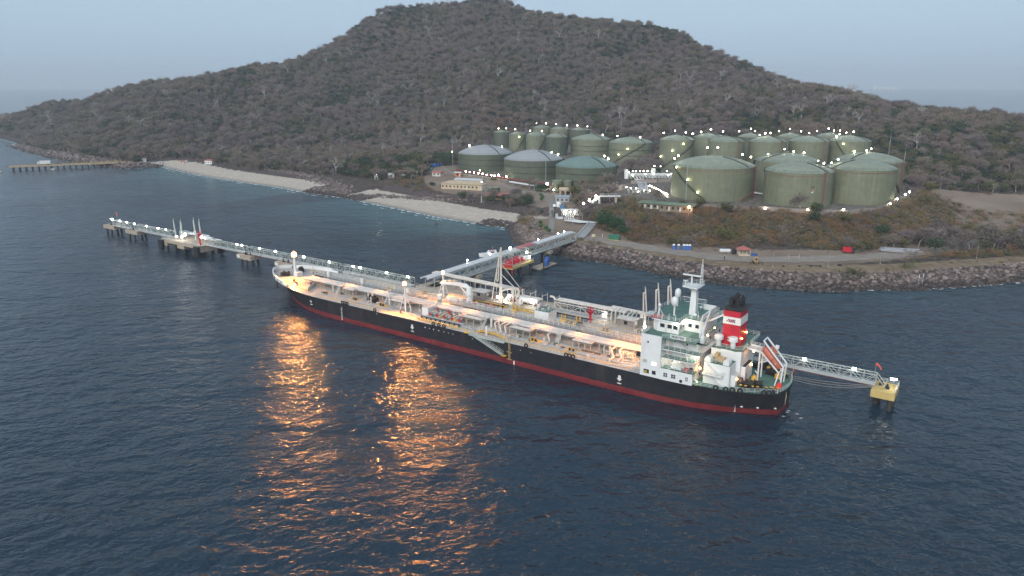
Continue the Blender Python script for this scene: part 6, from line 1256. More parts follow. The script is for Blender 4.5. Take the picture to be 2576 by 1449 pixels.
# ---- pipe manifold, slope pipes and header
def pipeway(label, pts, n, gap, r, m=pipewhite, sup=6, name='pipeline', rel=True, cat='pipeline'):
    p0 = pts[0]; t = thing(name, label, cat, (p0[0], p0[1], 0)); Q = [Vector(p) for p in pts]
    nr = []
    for i in range(len(Q)):
        d = (Q[min(i+1, len(Q)-1)]-Q[max(i-1, 0)]); d.z = 0; d.normalize(); a = Vector((-d.y, d.x, 0))
        if 0 < i < len(Q)-1:
            d1 = (Q[i]-Q[i-1]); d1.z = 0; d1.normalize(); a /= max(.45, abs(a.dot(Vector((-d1.y, d1.x, 0)))))
        nr.append(a)
    for k in range(n): MB().tube([tuple(q+a*(k-(n-1)/2)*gap-Vector((p0[0], p0[1], 0))) for q, a in zip(Q, nr)], r, 7).build('pipe', m if k % 5 != 4 else steel, t, True)
    b = MB()
    for p, q, a in zip(Q, Q[1:], nr):
        L = (q-p).length; d = (q-p); d.z = 0; d.normalize(); a = Vector((-d.y, d.x, 0))
        for i in range(max(1, int(L/sup))):
            c = p.lerp(q, (i+.5)/max(1, int(L/sup))); w = (n-1)/2*gap+.3; g = tz(c.x, c.y)-.3; e, f_ = c-a*w-Vector((p0[0], p0[1], 0)), c+a*w-Vector((p0[0], p0[1], 0))
            b.bar((e.x, e.y, g), (e.x, e.y, c.z-r), .1); b.bar((f_.x, f_.y, g), (f_.x, f_.y, c.z-r), .1); b.bar((e.x, e.y, c.z-r-.08), (f_.x, f_.y, c.z-r-.08), .1)
    b.build('pipe_supports', alu, t); return t
sh0 = J(41, -120)
pipeway('row of white pipes rising from the trestle head in a zigzag', [(31.6, 338, 5.8), (34.5, 346.5, 6.2), (41, 368, 7.2), (35.5, 369, 7.3), (29.6, 373.5, 7.4), (30.5, 384.5, 7.8)], 6, .85, .24)
hd = thing('pipe_header', 'brightly lit valve header where the white pipes turn uphill', 'pipe header', (31.2, 389, 6.2)); b = MB()
for i in range(9): b.cyl((-3.6+i*.95, -3.5, 1.6), (-3.6+i*.95, 5.5, 1.8+.1*(i % 2)), .27, 7)
b.build('branch_pipes', pipewhite, hd, True); MB().cyl((-4.6, 5.6, 2.8), (7.6, 5.6, 2.8), .42, 8).cyl((-4.6, 6.8, 3.0), (9, 6.8, 3.0), .42, 8).build('header_pipe', pipewhite, hd, True)
b = MB()
for i in range(9): x = -3.6+i*.95; b.cyl((x, .5, 1.8), (x, .5, 3.2), .2, 6)
for x in (-4.4, -1, 2.4, 5.2):
    for y in (-2, 2.5): b.bar((x, y, -.5), (x, y, 4.0), .1)
    b.bar((x, -2, 4), (x, 2.5, 4), .1)
b.bar((-4.4, -2, 4), (5.2, -2, 4), .1).bar((-4.4, 2.5, 4), (5.2, 2.5, 4), .1).build('frame', alu, hd); MB().cyl((-7, -4.4, .2), (-4, -5.2, .2), 1.0, 10).build('cooler', steel, hd, True); MB().box(-8, -6.6, -2.6, -1.2, -.3, 2.2).build('cabinet', alu, hd)
for x, y, z in ((-3.4, -1, 3.0), (-2.3, -1, 3.5), (.1, -1, 3.0), (2.5, -1, 3.2), (-2.8, -.4, 3.2)): lamp(hd, (x, y, z), lampM, .42)
pipeway('white pipes climbing the bank from the header towards the tanks', [(38.8, 394.2, 9.4), (41.5, 397.5, 11), (46.6, 402, 14.0), (49, 404, 15.2)], 3, .9, .36, sup=4)
fr = thing('pipe_gantry', 'white pipe arch standing in front of the rock cutting', 'pipe gantry', (53, 402, tz(53, 402))); z_ = 15.6-tz(53, 402)
MB().tube([(-5, -1, z_-4), (-5, -1, z_-.4), (-4.2, -1, z_), (6.5, -1, z_)], .42, 8).build('pipe', pipewhite, fr, True); MB().tube([(-4.4, 0, z_-4), (-4.4, 0, z_), (6.8, 0, z_)], .42, 8).build('pipe', pipewhite, fr, True); MB().box(3.6, 4.8, -1.6, .8, -2, z_+.2).build('pier', concrete, fr); MB().rail([(-4, .8, z_+.4), (5, .8, z_+.4)], 1, 1.5, .05).build('rail', rail_white, fr)
mf = thing('pipe_manifold', 'long brightly lit manifold of white valves left of the largest tank', 'pipe manifold', (93, 492, 14)); b = MB()
for i in range(14): x = -14+i*2.1; b.cyl((x, -6, 1.2), (x, 6, 1.2), .3, 6)
b.build('branch_pipes', pipewhite, mf, True)
for i in range(14):
    x = -14+i*2.1; MB().ball((x, -1.5, 1.5), .55, 8, 5).cyl((x, -1.5, 1.5), (x, -1.5, 3.2), .12, 5).torus((x, -1.5, 3.2), .4, .08, 'z', 8, 4).build('valve', alu, mf)
MB().cyl((-16, 2, 2.2), (16, 2, 2.2), .45, 8).cyl((-16, 4, 2.8), (16, 4, 2.8), .45, 8).build('header_pipe', pipewhite, mf, True)
b = MB()
for x in np.arange(-16, 17, 4): b.bar((x, -6.5, 0), (x, -6.5, 4.4), .12).bar((x, 6, 0), (x, 6, 5), .12).bar((x, -6.5, 4.4), (x, 6, 5), .1)
b.build('frame', alu, mf); MB().box(-17.6, -15.2, 0, 2, 0, 6).box(1, 3.6, 4, 6, 0, 6.4).build('tower', white, mf)
MB().box(-6.5, 7, -8, -6.9, -.6, 0.4).build('red_walkway', fadedred, mf)
for x, z in ((-15,4.6),(-12.6,5.4),(-10.6,5.2),(-7.8,5.4),(-5.5,5.4),(-2.8,5.4),(0,5.3),(1.6,8.8),(5.7,8.5),(-12.6,2.6),(10.1,5.4),(14,5.2),(1.1,3.4),(11.2,2.6),(-4,3.4),(13,3.6)): lamp(mf, (x, -2.4, z), lampM, .24+.16*random.random())
pipeway('bank of white pipes stepping down between the manifold and the bank top', [(83, 480, 15.4), (82, 462, 14.9), (80, 446, 14.9), (78, 434, 14.9)], 7, .85, .3, sup=7)
lw = thing('lamp_walkway', 'handrailed walkway edged with a dense row of white lamps left of the largest tank', 'walkway', (0, 0, 0)); P_ = [(83.9,447,14.2),(84.6,441,14.2),(86,431,14.2),(87,421,14.2),(87.1,407,14.2)]
for p, q in zip(P_, P_[1:]): MB().add([(p[0]-.6, p[1], p[2]), (p[0]+.6, p[1], p[2]), (q[0]+.6, q[1], q[2]), (q[0]-.6, q[1], q[2])], [[0, 1, 2, 3]]).rail([(p[0]-.6, p[1], p[2]), (q[0]-.6, q[1], q[2])], 1.0, 2, .05).build('deck', rackgrey, lw)
for x, y, z in ((83.9,446,15.4),(84.4,441,15.5),(85.1,437,15.4),(85.6,433,15.4),(86,429,15.3),(86.4,425,15.3),(86.7,421,15.3),(87.1,417,15.3),(87.1,413,15.4),(87,409,15.5)): lamp(lw, (x, y, z), lampW, .36)
pu = thing('pump_station', 'lit pump station with a grey vessel on the bank top', 'pump station', (75, 427, 14)); MB().cyl((-1, 2, 1.6), (4, 3, 1.6), 1.5, 14).build('vessel', steel, pu, True)
b = MB()
for i in range(6): b.tube([(-7+i*2.2, -3, 0), (-7+i*2.2, -3, 1.4), (-7+i*2.2, 4, 1.4)], .22, 6)
b.build('pump_pipes', pipewhite, pu, True); b = MB()
for x in (-7, -3.5, 0, 3.5): b.bar((x, -3.2, 0), (x, -3.2, 3.2), .1).bar((x, 3, 0), (x, 3, 3.2), .1).bar((x, -3.2, 3.2), (x, 3, 3.2), .1)
b.build('frame', alu, pu)
for x, y, z, s in ((-5.1,3,1.6,.5),(-1.7,5,1.2,.5),(0,5,1.4,.5),(-2.2,-6,.8,.4),(1.9,-2,.8,.5),(5.1,-2,.8,.5),(-8,1,2.4,.4)): lamp(pu, (x, y, z+.6), lampM, s*.75)
pipeway('wide white pipeline running below the red pipe rack', [(-1.5, 518, 8.6), (12, 506, 8.0), (26.7, 492, 7.6)], 2, 1.2, .5, sup=8)
rk = thing('red_pipe_rack', 'long deep-red pipe rack at the foot of the grey-domed tanks', 'pipe rack', (0, 0, 0))
for k in range(3): MB().tube([(-44, 577-k*.9, 10.3+.3*k), (-30, 562-k*.9, 10+.3*k), (-3, 529-k*.9, 9.2+.3*k), (28, 500-k*.9, 8.4+.3*k)], .35, 6).build('pipe', (fpipe, fadedred, fpipe)[k], rk, True)
b = MB()
for i in range(22): t_ = i/21; x, y = np.interp(t_, [0, .2, .6, 1], [-44, -30, -3, 28]), np.interp(t_, [0, .2, .6, 1], [577, 562, 529, 500]); b.bar((x, y-2, tz(x, y)-.3), (x, y-2, 10.6-2.2*t_), .1); b.bar((x, y+.5, tz(x, y)-.3), (x, y+.5, 10.9-2.2*t_), .1)
b.build('rack_posts', fadedred, rk)
pipeway('white pipes lying on the ground between the largest tank and tank 14', [(134, 428, 14.8), (146, 412, 14.8)], 4, .8, .3, sup=6)

# ---- rock cutting and buildings
def bld(name, label, x, y, lx, ly, h, rz, wall, roofm, pitch=1.0, over=.6, doors=3, cat='building', hip=True, z=None):
    z = tz(x, y) if z is None else z; t = thing(name, label, cat, (x, y, z), R(rz)); MB().box(-lx/2, lx/2, -ly/2, ly/2, -1, h).build('wall', wall, t); i_ = lx/2-(ly/2 if hip else -over); o = over
    MB().add([(-lx/2-o, -ly/2-o, h), (lx/2+o, -ly/2-o, h), (lx/2+o, ly/2+o, h), (-lx/2-o, ly/2+o, h), (-i_, 0, h+pitch), (i_, 0, h+pitch), (-lx/2-o, -ly/2-o, h-.15), (lx/2+o, -ly/2-o, h-.15), (lx/2+o, ly/2+o, h-.15), (-lx/2-o, ly/2+o, h-.15)], [[0, 1, 5, 4], [2, 3, 4, 5], [3, 0, 4], [1, 2, 5], [9, 8, 7, 6], [0, 6, 7, 1], [1, 7, 8, 2], [2, 8, 9, 3], [3, 9, 6, 0]]).build('roof', roofm, t)
    n = max(1, int(lx/2.6))
    for i in range(n): MB().box(-lx/2+(i+.3)*lx/n, -lx/2+(i+.7)*lx/n, -ly/2-.06, -ly/2+.05, .9, 2.1).build('window', glass, t)
    for i in range(doors): MB().box(-lx/2+(i+.82)*lx/max(1, doors), -lx/2+(i+.82)*lx/max(1, doors)+.9, -ly/2-.08, -ly/2+.05, 0, 2.1).build('door', cream, t)
    return t
cut = thing('rock_cutting', 'pale bare rock face cut into the bank behind the pipe arch', 'rock face', (0, 0, 0)); b = MB(); pr = random.Random(5); nx, nz = 14, 5; v = []
for j in range(nz):
    for i in range(nx): t_ = i/(nx-1); v.append((52+t_*18+pr.uniform(-.5, .5), 440+t_*6-j*-.9+pr.uniform(-.5, .5), 10+j*1.5+pr.uniform(-.3, .3)))
b.add(v, [[j*nx+i, j*nx+i+1, (j+1)*nx+i+1, (j+1)*nx+i] for j in range(nz-1) for i in range(nx-1)]); v2 = [(x, y+5, z-3) for x, y, z in v[-nx:]]; b.add(v[-nx:]+v2, [[i, i+1, nx+i+1, nx+i] for i in range(nx-1)])
b.build('rock', mat('cut_rock', (.26, .22, .18), .9, .3, .5, bump=.3), cut)
bld('office_building', 'long low office with tan hipped roof above the beach', -33, 502, 30, 9, 3.4, -18, tan, brownroof, 1.6)
bld('annex', 'low building with bright white sheet roof behind the tan-roofed office', -30, 518, 20, 7, 3.0, -20, cream, greyroof, .7, hip=False)
bld('hut', 'orange and white hut beside the string of lamps', -40, 549, 4.4, 3.4, 3.0, -20, mat('orange_wall', (.5, .16, .05), .7), white, .4, doors=1, hip=False)
greenroof = mat('dull_green_roof', (.15, .21, .14), .7, .15, .5); darkwall = mat('dark_tan_plaster', (.20, .165, .12), .85, .2, .6, dirt=(.15, .11, .08), damt=.5)  # darker tan plaster for the control building and its annex
bld('control_building', 'long control building with pale green roof on the bank top below the largest tank', 84.5, 371.5, 17, 7, 3.2, -24, darkwall, greenroof, .7, .9, z=12.9)
bld('control_annex', 'green-roofed annex hidden by scrub at the left of the control building', 72.5, 381, 10, 8, 3.0, -24, darkwall, greenroof, .5, .8, z=12.7)
bld('guard_hut', 'tiny white hut with flat roof above the rock cutting', 66, 470, 2.6, 2.4, 2.6, 0, white, greyroof, .3, doors=1, hip=False)
bld('beach_hut', 'white hut with red roof standing alone behind the far beach', -284.8, 696.7, 8.5, 5, 3.4, -20, white, fadedred, .9, doors=1)
bld('shack', 'small pale shack near the far pier', -336, 706, 3, 2.4, 2.4, 0, cream, greyroof, .4, doors=1, hip=False)
bld('shack', 'smaller white shack at the root of the far pier', -352, 708, 2.4, 2, 2.4, 0, white, greyroof, .4, doors=1, hip=False)
bld('shack', 'pale shack farther along the far shore track', -318, 712, 2.8, 2.4, 2.6, 0, tan, fadedred, .4, doors=1, hip=False)
bld('roof_shelter', 'open shed with blue-grey roof over pipes below the rock cutting', 30.6, 441, 8, 6, 3.4, -8, steel, mat('blue_grey_roof', (.30, .36, .42), .5), .5, doors=0, hip=False)
for x, y, lx, ly, rm, rz, lb in ((-84, 571, 9, 6, fadedred, -20, 'red-roofed hut under the trees above the beach'), (-76, 566, 8, 5, greyroof, -15, 'hut with grey sheet roof in front of the red-roofed one'), (-68, 578, 10, 6, mat('teal_roof', (.12, .25, .2), .6), -10, 'hut with teal roof under the trees'), (-92, 560, 4, 3.4, greyroof, 5, 'small grey-roofed hut left of the beach settlement'), (-56, 556, 7, 5, fadedred, -25, 'red-roofed hut beside the curving path'), (-168, 640, 14, 7, greyroof, -15, 'ruined block with patchy grey roof behind the far beach'), (-128, 634, 8, 5, mat('tarp_blue', (.05, .13, .42), .6), -20, 'low hut under a blue tarpaulin behind the far beach'), (-152, 622, 10, 5, cream, -10, 'roofless pale hut near the far beach')): bld('hut', lb, x, y, lx, ly, 2.8, rz, cream, rm, .8, doors=1, hip=False)
sd = thing('watch_stand', 'white raised stand with a lamp at the edge of the beach settlement', 'stand', (-103, 557, tz(-103, 557))); b = MB()
for sx in (-1, 1):
    for sy in (-1, 1): b.bar((sx, sy, -.3), (sx, sy, 4.2), .12)
b.box(-1.3, 1.3, -1.3, 1.3, 2, 2.15).build('frame', white, sd); MB().box(-1.6, 1.6, -1.6, 1.6, 4.2, 4.35).build('roof', fadedred, sd)
cf = thing('beach_cafe', 'red-roofed open shelter on stilts at the back of the near beach', 'shelter', (-8.4, 467.5, tz(-8.4, 467.5)), R(-14)); b = MB()
for x in (-6, -2, 2, 6):
    for y in (-3, 3): b.bar((x, y, -2), (x, y, 2.6), .12)
b.build('post', timber, cf); MB().box(-6.8, 6.8, -3.6, 3.6, -.2, 0).build('floor', timber, cf); MB().add([(-7.4, -4.2, 2.5), (7.4, -4.2, 2.5), (7.4, 4.2, 2.5), (-7.4, 4.2, 2.5), (-6.6, 0, 3.9), (6.6, 0, 3.9)], [[0, 1, 5, 4], [2, 3, 4, 5], [3, 0, 4], [1, 2, 5], [3, 2, 1, 0]]).build('roof', redroof, cf)
MB().rail([(-6.7, -3.5, 0), (6.7, -3.5, 0)], 1, 1.6, .06).build('rail', timber, cf); b = MB()
for s in (-.5, .5): b.bar((-2+s, -3.6, 0), (-3.4+s, -7.5, -2.4), .08)
for k in range(7): b.box(-2.1-.2*k-.6, -2.1-.2*k+.6, -3.8-.55*k, -3.5-.55*k, -.1-.34*k, -.04-.34*k)
b.build('steps', timber, cf)
ar = thing('arcade', 'cream gabled pavilion with arches beside the small green tanks', 'pavilion', (36, 468, tz(36, 468)), R(-10)); b = MB()
for x in (-5, -1.7, 1.7, 5): b.box(x-.3, x+.3, -2.3, -1.9, -1, 3.2).box(x-.3, x+.3, 1.9, 2.3, -1, 3.2)
for x in (-3.3, 0, 3.3):
    for k in range(6): a, c = math.pi*k/6, math.pi*(k+1)/6; b.add([(x-1.4*math.cos(a), -2.3, 2.0+1.0*math.sin(a)), (x-1.4*math.cos(c), -2.3, 2.0+1.0*math.sin(c)), (x-1.4*math.cos(c), -2.3, 3.4), (x-1.4*math.cos(a), -2.3, 3.4)], [[0, 1, 2, 3]])
b.build('arches', tan, ar); MB().add([(-5.8, -2.9, 3.4), (5.8, -2.9, 3.4), (5.8, 2.9, 3.4), (-5.8, 2.9, 3.4), (-5.8, 0, 5), (5.8, 0, 5)], [[0, 1, 5, 4], [2, 3, 4, 5], [3, 0, 4], [1, 2, 5], [3, 2, 1, 0]]).build('roof', brownroof, ar)
fence_t = thing('timber_parapet', 'sandy timber parapet along the terrace left of the leftmost grey-domed tank', 'fence', (0, 0, 0)); b = MB()
for k, (x, y) in enumerate(zip(np.linspace(-66, -45, 9), np.linspace(606, 622, 9))): b.bar((x, y, tz(x, y)-.5), (x, y, tz(x, y)+2.6), .14)
b.build('post', timber, fence_t); MB().cyl((-66, 606, tz(-66, 606)+1), (-45, 622, tz(-45, 622)+1.4), .4, 4).build('beam', timber, fence_t)

# ---- things along the shore road
def loo(label, x, y, rz, group):
    t = thing('portable_toilet', label, 'portable toilet', (x, y, tz(x, y)), rz, group); MB().box(-.55, .55, -.55, .55, 0, 2.05).build('cabin', bluep, t)
    b = MB(); b.add([(-.62, -.62, 2.05), (.62, -.62, 2.05), (.62, .62, 2.05), (-.62, .62, 2.05), (-.45, -.45, 2.5), (.45, -.45, 2.5), (.45, .45, 2.5), (-.45, .45, 2.5)], [[0, 1, 5, 4], [1, 2, 6, 5], [2, 3, 7, 6], [3, 0, 4, 7], [4, 5, 6, 7], [3, 2, 1, 0]]).build('roof', white, t)
    MB().box(-.38, .38, -.6, -.54, .1, 1.9).build('door', mat('toilet_door_%d' % int(x*10), (.045, .14, .40), .5), t); MB().box(.22, .3, -.64, -.59, .9, 1.1).build('handle', white, t); return t
for x, lb in ((71.5, 'leftmost blue portable toilet, standing apart by the road'), (73.6, 'second blue portable toilet from the left by the road'), (75.9, 'left one of three blue portable toilets standing together'), (77.15, 'middle one of three blue portable toilets standing together'), (78.4, 'right one of three blue portable toilets standing together')): loo(lb, x, 316.3-.1*(x-71), R(-15), 'portable toilets by the road')
t = thing('horizontal_tank', 'white horizontal cylinder tank on legs beside the road', 'tank', (92.2, 309.2, tz(92.2, 309.2)), R(-4)); MB().cyl((-2, 0, 1.15), (2, 0, 1.15), .85, 16).ball((-2, 0, 1.15), .85, 12, 8, .5).ball((2, 0, 1.15), .85, 12, 8, .5).build('vessel', pipewhite, t, True)
for x in (-1.4, 1.4): MB().box(x-.12, x+.12, -.5, .5, -.1, .6).build('leg', steel, t)
t = tag(MB().lathe([(1, 0), (1.02, 1.9), (.8, 2.1), (.3, 2.2), (.3, 2.35), (0, 2.35)], 16).build('black_water_tank', rubber, None, True, (95.7, 308, tz(95.7, 308))), 'black upright water tank between the white cylinder and the red-roofed kiosk', 'water tank')
t = thing('kiosk', 'open kiosk with red gabled roof beside the road', 'kiosk', (99.2, 305.6, tz(99.2, 305.6)), R(-6)); b = MB()
for x in (-2.3, -.8, .8, 2.3):
    for y in (-1.6, 1.6): b.box(x-.08, x+.08, y-.08, y+.08, -.1, 2.9)
b.build('post', cream, t); MB().box(-2.3, 2.3, -1.6, -1.5, 0, .7).box(-2.3, 2.3, 1.5, 1.6, 0, 2.8).build('low_wall', tan, t); MB().add([(-3, -2.1, 2.7), (0, -2.1, 3.9), (3, -2.1, 2.7), (-3, 2.1, 2.7), (0, 2.1, 3.9), (3, 2.1, 2.7)], [[0, 3, 4, 1], [1, 4, 5, 2], [0, 1, 2], [3, 5, 4], [0, 2, 5, 3]]).build('roof', redroof, t)
for k in range(4): MB().ball((-1.6+k, -.2, .5), .45, 7, 5).build('sack', cream, t)
drum_me = MB().lathe([(.3, 0), (.31, .3), (.3, .32), (.31, .6), (.3, .9), (0, .9)], 12).mesh('blue_drum', bluep, True)
for k, (x, y) in enumerate(((102.6, 305), (103.3, 304.4), (103.9, 305.1), (104.4, 304.5))): tag(obj('blue_drum', drum_me, None, (x, y, tz(x, y)), 1.15), 'blue drum in the cluster right of the red-roofed kiosk', 'drum', 'blue drums by the kiosk')
ld = thing('forklift', 'sand-coloured rough-terrain forklift facing the sea on the gravel road', 'forklift', (99.3, 290, tz(99.3, 290)), R(-8)); sandp = mat('machine_sand', (.5, .33, .17), .6, .15, 1)
MB().box(-.75, .75, -1.4, 1.6, .55, 1.25).box(-.7, .7, .7, 1.7, 1.2, 1.6).build('body', sandp, ld); MB().add([(x, y, z) for x in (-.55, .55) for y, z in ((-.5, 1.25), (.8, 1.25), (.7, 2.5), (-.3, 2.5))], [[0, 1, 2, 3], [7, 6, 5, 4], [0, 3, 7, 4], [1, 5, 6, 2], [3, 2, 6, 7]]).build('cab', sandp, ld); MB().box(-.5, .5, -.56, -.4, 1.4, 2.3).build('window', glass, ld)
for sx in (-1, 1):
    for y in (-.9, 1.1): MB().cyl((sx*.7, y, .5), (sx*1.05, y, .5), .5, 12).build('wheel', rubber, ld, True)
MB().box(-.45, -.3, -1.75, -1.55, .3, 3.2).box(.3, .45, -1.75, -1.55, .3, 3.2).box(-.4, .4, -1.72, -1.58, 3, 3.2).build('lift_mast', sandp, ld); MB().box(-2.4, 2.4, -1.95, -1.8, 1.0, 1.15).box(-2.4, -2.25, -2.6, -1.8, .2, 1.1).box(2.25, 2.4, -2.6, -1.8, .2, 1.1).box(-2.4, 2.4, 1.7, 1.8, .9, 1.0).build('spreader', soot, ld)
t = thing('goalpost_frame', 'low timber goal-like frame on the gravel right of the forklift', 'frame', (118, 298.5, tz(118, 298.5))); MB().bar((-2.2, 0, 0), (-2.2, 0, 2.1), .09).bar((2.2, 0, 0), (2.2, 0, 2.1), .09).bar((-2.2, 0, .9), (2.2, 0, .9), .08).bar((-2.2, .5, .05), (2.2, .5, .05), .08).build('frame', cream, t)
tk = thing('red_skip_truck', 'small red truck with dark cab parked at the edge of the scrub', 'truck', (145.9, 310.6, tz(145.9, 310.6)), R(-12)); MB().add([(x, y, z) for x in (-2.2, 1.4) for y, z in ((-1.1, .6), (1.1, .6), (1.2, 2.3), (0, 2.7), (-1.2, 2.3))], [[0, 1, 2, 3, 4], [9, 8, 7, 6, 5], [0, 4, 9, 5], [4, 3, 8, 9], [3, 2, 7, 8], [2, 1, 6, 7], [1, 0, 5, 6]]).build('body', redpaint, tk); MB().box(1.45, 2.8, -1.1, 1.1, .5, 2.1).build('cab', black, tk)
for x in (-1.4, 2.1):
    for y in (-1.1, 1.1): MB().cyl((x, y-.12, .45), (x, y+.12, .45), .45, 12).build('wheel', rubber, tk, True)
pp = thing('pipe_stack', 'stack of long grey steel pipes lying at the edge of the scrub', 'pipe stack', (167, 313.8, tz(167, 313.8)), R(-25))
pr = random.Random(4)
for i in range(26):
    row = i//9; y = -3.4+(i % 9)*.8+row*.4; L = pr.uniform(7, 10); MB().cyl((-L/2+pr.uniform(-.6, .6), y, .25+row*.42), (L/2+pr.uniform(-.6, .6), y, .25+row*.42), .24, 7).build('pipe', steel if i % 4 else rust, pp, True)
pp2 = thing('pipe_stack', 'smaller heap of rusty pipes to the right of the grey pipe stack', 'pipe stack', (176.5, 315.5, tz(176.5, 315.5)), R(-20))
for i in range(14): row = i//6; MB().cyl((-3.4+pr.uniform(-1, 1), -2+(i % 6)*.7+row*.35, .2+row*.36), (3+pr.uniform(-1, 1), -2+(i % 6)*.7+row*.35, .2+row*.36), .2, 6).build('pipe', rust if i % 3 else steel, pp2, True)
t = thing('scrap_heap', 'heap of pale scrap beside the red truck', 'scrap heap', (150.5, 313, tz(150.5, 313)))
for i in range(9): MB().cb((pr.uniform(-1.8, 1.8), pr.uniform(-.8, .8), pr.uniform(.1, .4)), (pr.uniform(.4, 1.4), pr.uniform(.3, .8), .25)).build('scrap', cream if i % 2 else steel, t)
gc = thing('dumpster', 'green covered waste container with yellow base at the foot of the scrub bank', 'waste container', (48, 336.6, tz(48, 336.6)), R(-20)); MB().add([(-2.4, -1.3, .2), (2.4, -1.3, .2), (2.4, 1.3, .2), (-2.4, 1.3, .2), (-2.6, -1.5, 2.1), (2.6, -1.5, 2.1), (2.6, 1.5, 2.1), (-2.6, 1.5, 2.1)], [[0, 1, 5, 4], [1, 2, 6, 5], [2, 3, 7, 6], [3, 0, 4, 7], [3, 2, 1, 0], [4, 5, 6, 7]]).build('body', grnp, gc); MB().add([(-2.7, -1.6, 2.1), (2.7, -1.6, 2.1), (2.7, 1.6, 2.1), (-2.7, 1.6, 2.1), (-1.8, 0, 2.6), (2.0, .1, 2.55)], [[0, 1, 5, 4], [2, 3, 4, 5], [3, 0, 4], [1, 2, 5]]).build('cover', grnp, gc); MB().box(-2.5, 2.5, -1.45, -1.25, 0, .25).build('base_rail', yellow, gc)
t = tag(MB().box(-1.3, 1.3, -1.2, 1.2, -.1, 2.6).build('blue_container', mat('container_blue', (.07, .16, .28), .5, .15, 1), None, False, (28.9, 416, tz(28.9, 416))), 'small blue container beside the paved path', 'container'); t.rotation_euler.z = R(-10)
t = thing('white_tank', 'white squat tank behind the small blue container', 'tank', (27.2, 421.5, tz(27.2, 421.5))); MB().lathe([(1.5, 0), (1.5, 2.5), (1.2, 2.9), (0, 3.0)], 18).build('shell', white, t, True); MB().box(-.3, .3, -1.6, -1.4, .8, 1.6).build('gauge', steel, t)
t = thing('white_pickup', 'small white vehicle beside the white squat tank', 'car', (24.8, 423, tz(24.8, 423)), R(80)); MB().box(-2, 2, -.85, .85, .4, 1.0).add([(x, y, z) for y in (-.75, .75) for x, z in ((-1.2, 1.0), (1.0, 1.0), (.5, 1.6), (-.8, 1.6))], [[0, 1, 2, 3], [7, 6, 5, 4], [1, 5, 6, 2], [2, 6, 7, 3], [3, 7, 4, 0]]).build('body', white, t)
for x in (-1.3, 1.3):
    for y in (-.8, .8): MB().cyl((x, y-.1, .35), (x, y+.1, .35), .35, 10).build('wheel', rubber, t, True)
MB().box(-.9, .6, -.78, -.74, 1.05, 1.5).build('window', glass, t)
btm = MB().lathe([(1.4, 0), (1.45, 1), (1.4, 2.6), (1.1, 3), (0, 3.1)], 16).mesh('blue_tank', bluep, True)
for k, (x, y) in enumerate(((-65.5, 600.5), (-63.2, 603), (-61, 605.6), (-58.6, 608.5))): tag(obj('blue_tank', btm, None, (x, y, tz(x, y))), ('leftmost', 'second', 'third', 'rightmost')[k]+' of four blue water tanks under the trees by the terrace', 'water tank', 'blue tanks by the terrace')
for k, (x, y, h, lb) in enumerate(((104.4, 284.3, 6.5, 'thin pole at the edge of the riprap right of the forklift'), (126.7, 284.5, 6.2, 'thin pole on the shore verge left of the two green bushes'), (150.1, 290, 6, 'thin pole behind the wide olive shrub on the verge'), (195.4, 299.9, 6.4, 'thin pole on the verge near the right edge'))):
    t = thing('thin_pole', lb, 'pole', (x, y, tz(x, y)), 0, 'thin poles along the verge'); MB().cyl((0, 0, -.2), (0, 0, h), .05, 5).build('pole', steel, t); MB().cyl((0, 0, 0), (0, 0, .35), .14, 6).build('footing', white, t)
tyr = MB().torus((0, 0, 0), .55, .26, 'z', 14, 7).mesh('old_tyre', rubber, True)
for k, (x, y) in enumerate(((132.2, 286.8), (160.5, 291.5), (168, 294.4), (177.6, 296.3), (184.8, 299), (205.4, 303.6), (108.7, 284.8), (115.2, 284.9), (120, 285), (123.6, 285))): tag(obj('old_tyre', tyr, None, (x, y, tz(x, y)+.22), 1.1 if k < 6 else .7), 'old black tyre lying along the seaward edge of the road', 'tyre', 'tyres along the road edge')
t = tag(MB().ball((0, 0, 0), 1, 14, 8, 4.2, 2.2, .8).build('gravel_mound', gravel, None, True, (223.3, 346, tz(223.3, 346))), 'pale low gravel mound at the end of the scrub bank', 'gravel mound')
t = thing('white_sacks', 'pile of white sacks and sheets at the foot of the scrub near the mound', 'sack pile', (196, 331, tz(196, 331)))
for i in range(10): MB().ball((pr.uniform(-3, 3), pr.uniform(-1.5, 1.5), .3), .55, 7, 5, 1.3, 1, .6).build('sack', white, t)
t = thing('notice_stand', 'small notice stand beside the trestle landing', 'sign', (38.6, 340.5, tz(38.6, 340.5))); MB().bar((-.8, 0, 0), (-.8, 0, 2), .06).bar((.8, 0, 0), (.8, 0, 2), .06).build('post', cream, t); MB().box(-.8, .8, -.04, .04, .7, 1.9).build('board', cream, t); MB().box(0, .6, -.08, -.04, .8, 1.6).build('panel', yellow, t)
t = thing('white_marker', 'short white marker post in front of the big green bush', 'marker', (43, 341.5, tz(43, 341.5))); MB().cyl((0, 0, 0), (0, 0, 1.5), .09, 6).build('post', white, t); MB().cb((0, 0, 1.5), (.3, .3, .3)).build('cap', white, t)
for x, y, lb in ((155.2, 269.6, 'left one of two tide poles in the water off the riprap'), (157.0, 270, 'right one of two tide poles in the water off the riprap')):
    t = thing('tide_pole', lb, 'pole', (x, y, 0), 0, 'tide poles'); MB().cyl((0, 0, -2), (0, 0, 4), .09, 6).build('pole', steel, t); MB().cyl((0, 0, 4), (0, 0, 5.2), .12, 6).build('gauge_board', white, t)
t = tag(MB().ball((0, 0, 0), .8, 8, 5, 1.4, 1, .6).build('rock', stone_m, None, True, (-42.5, 404, .05)), 'lone dark rock breaking the water off the near beach', 'rock')

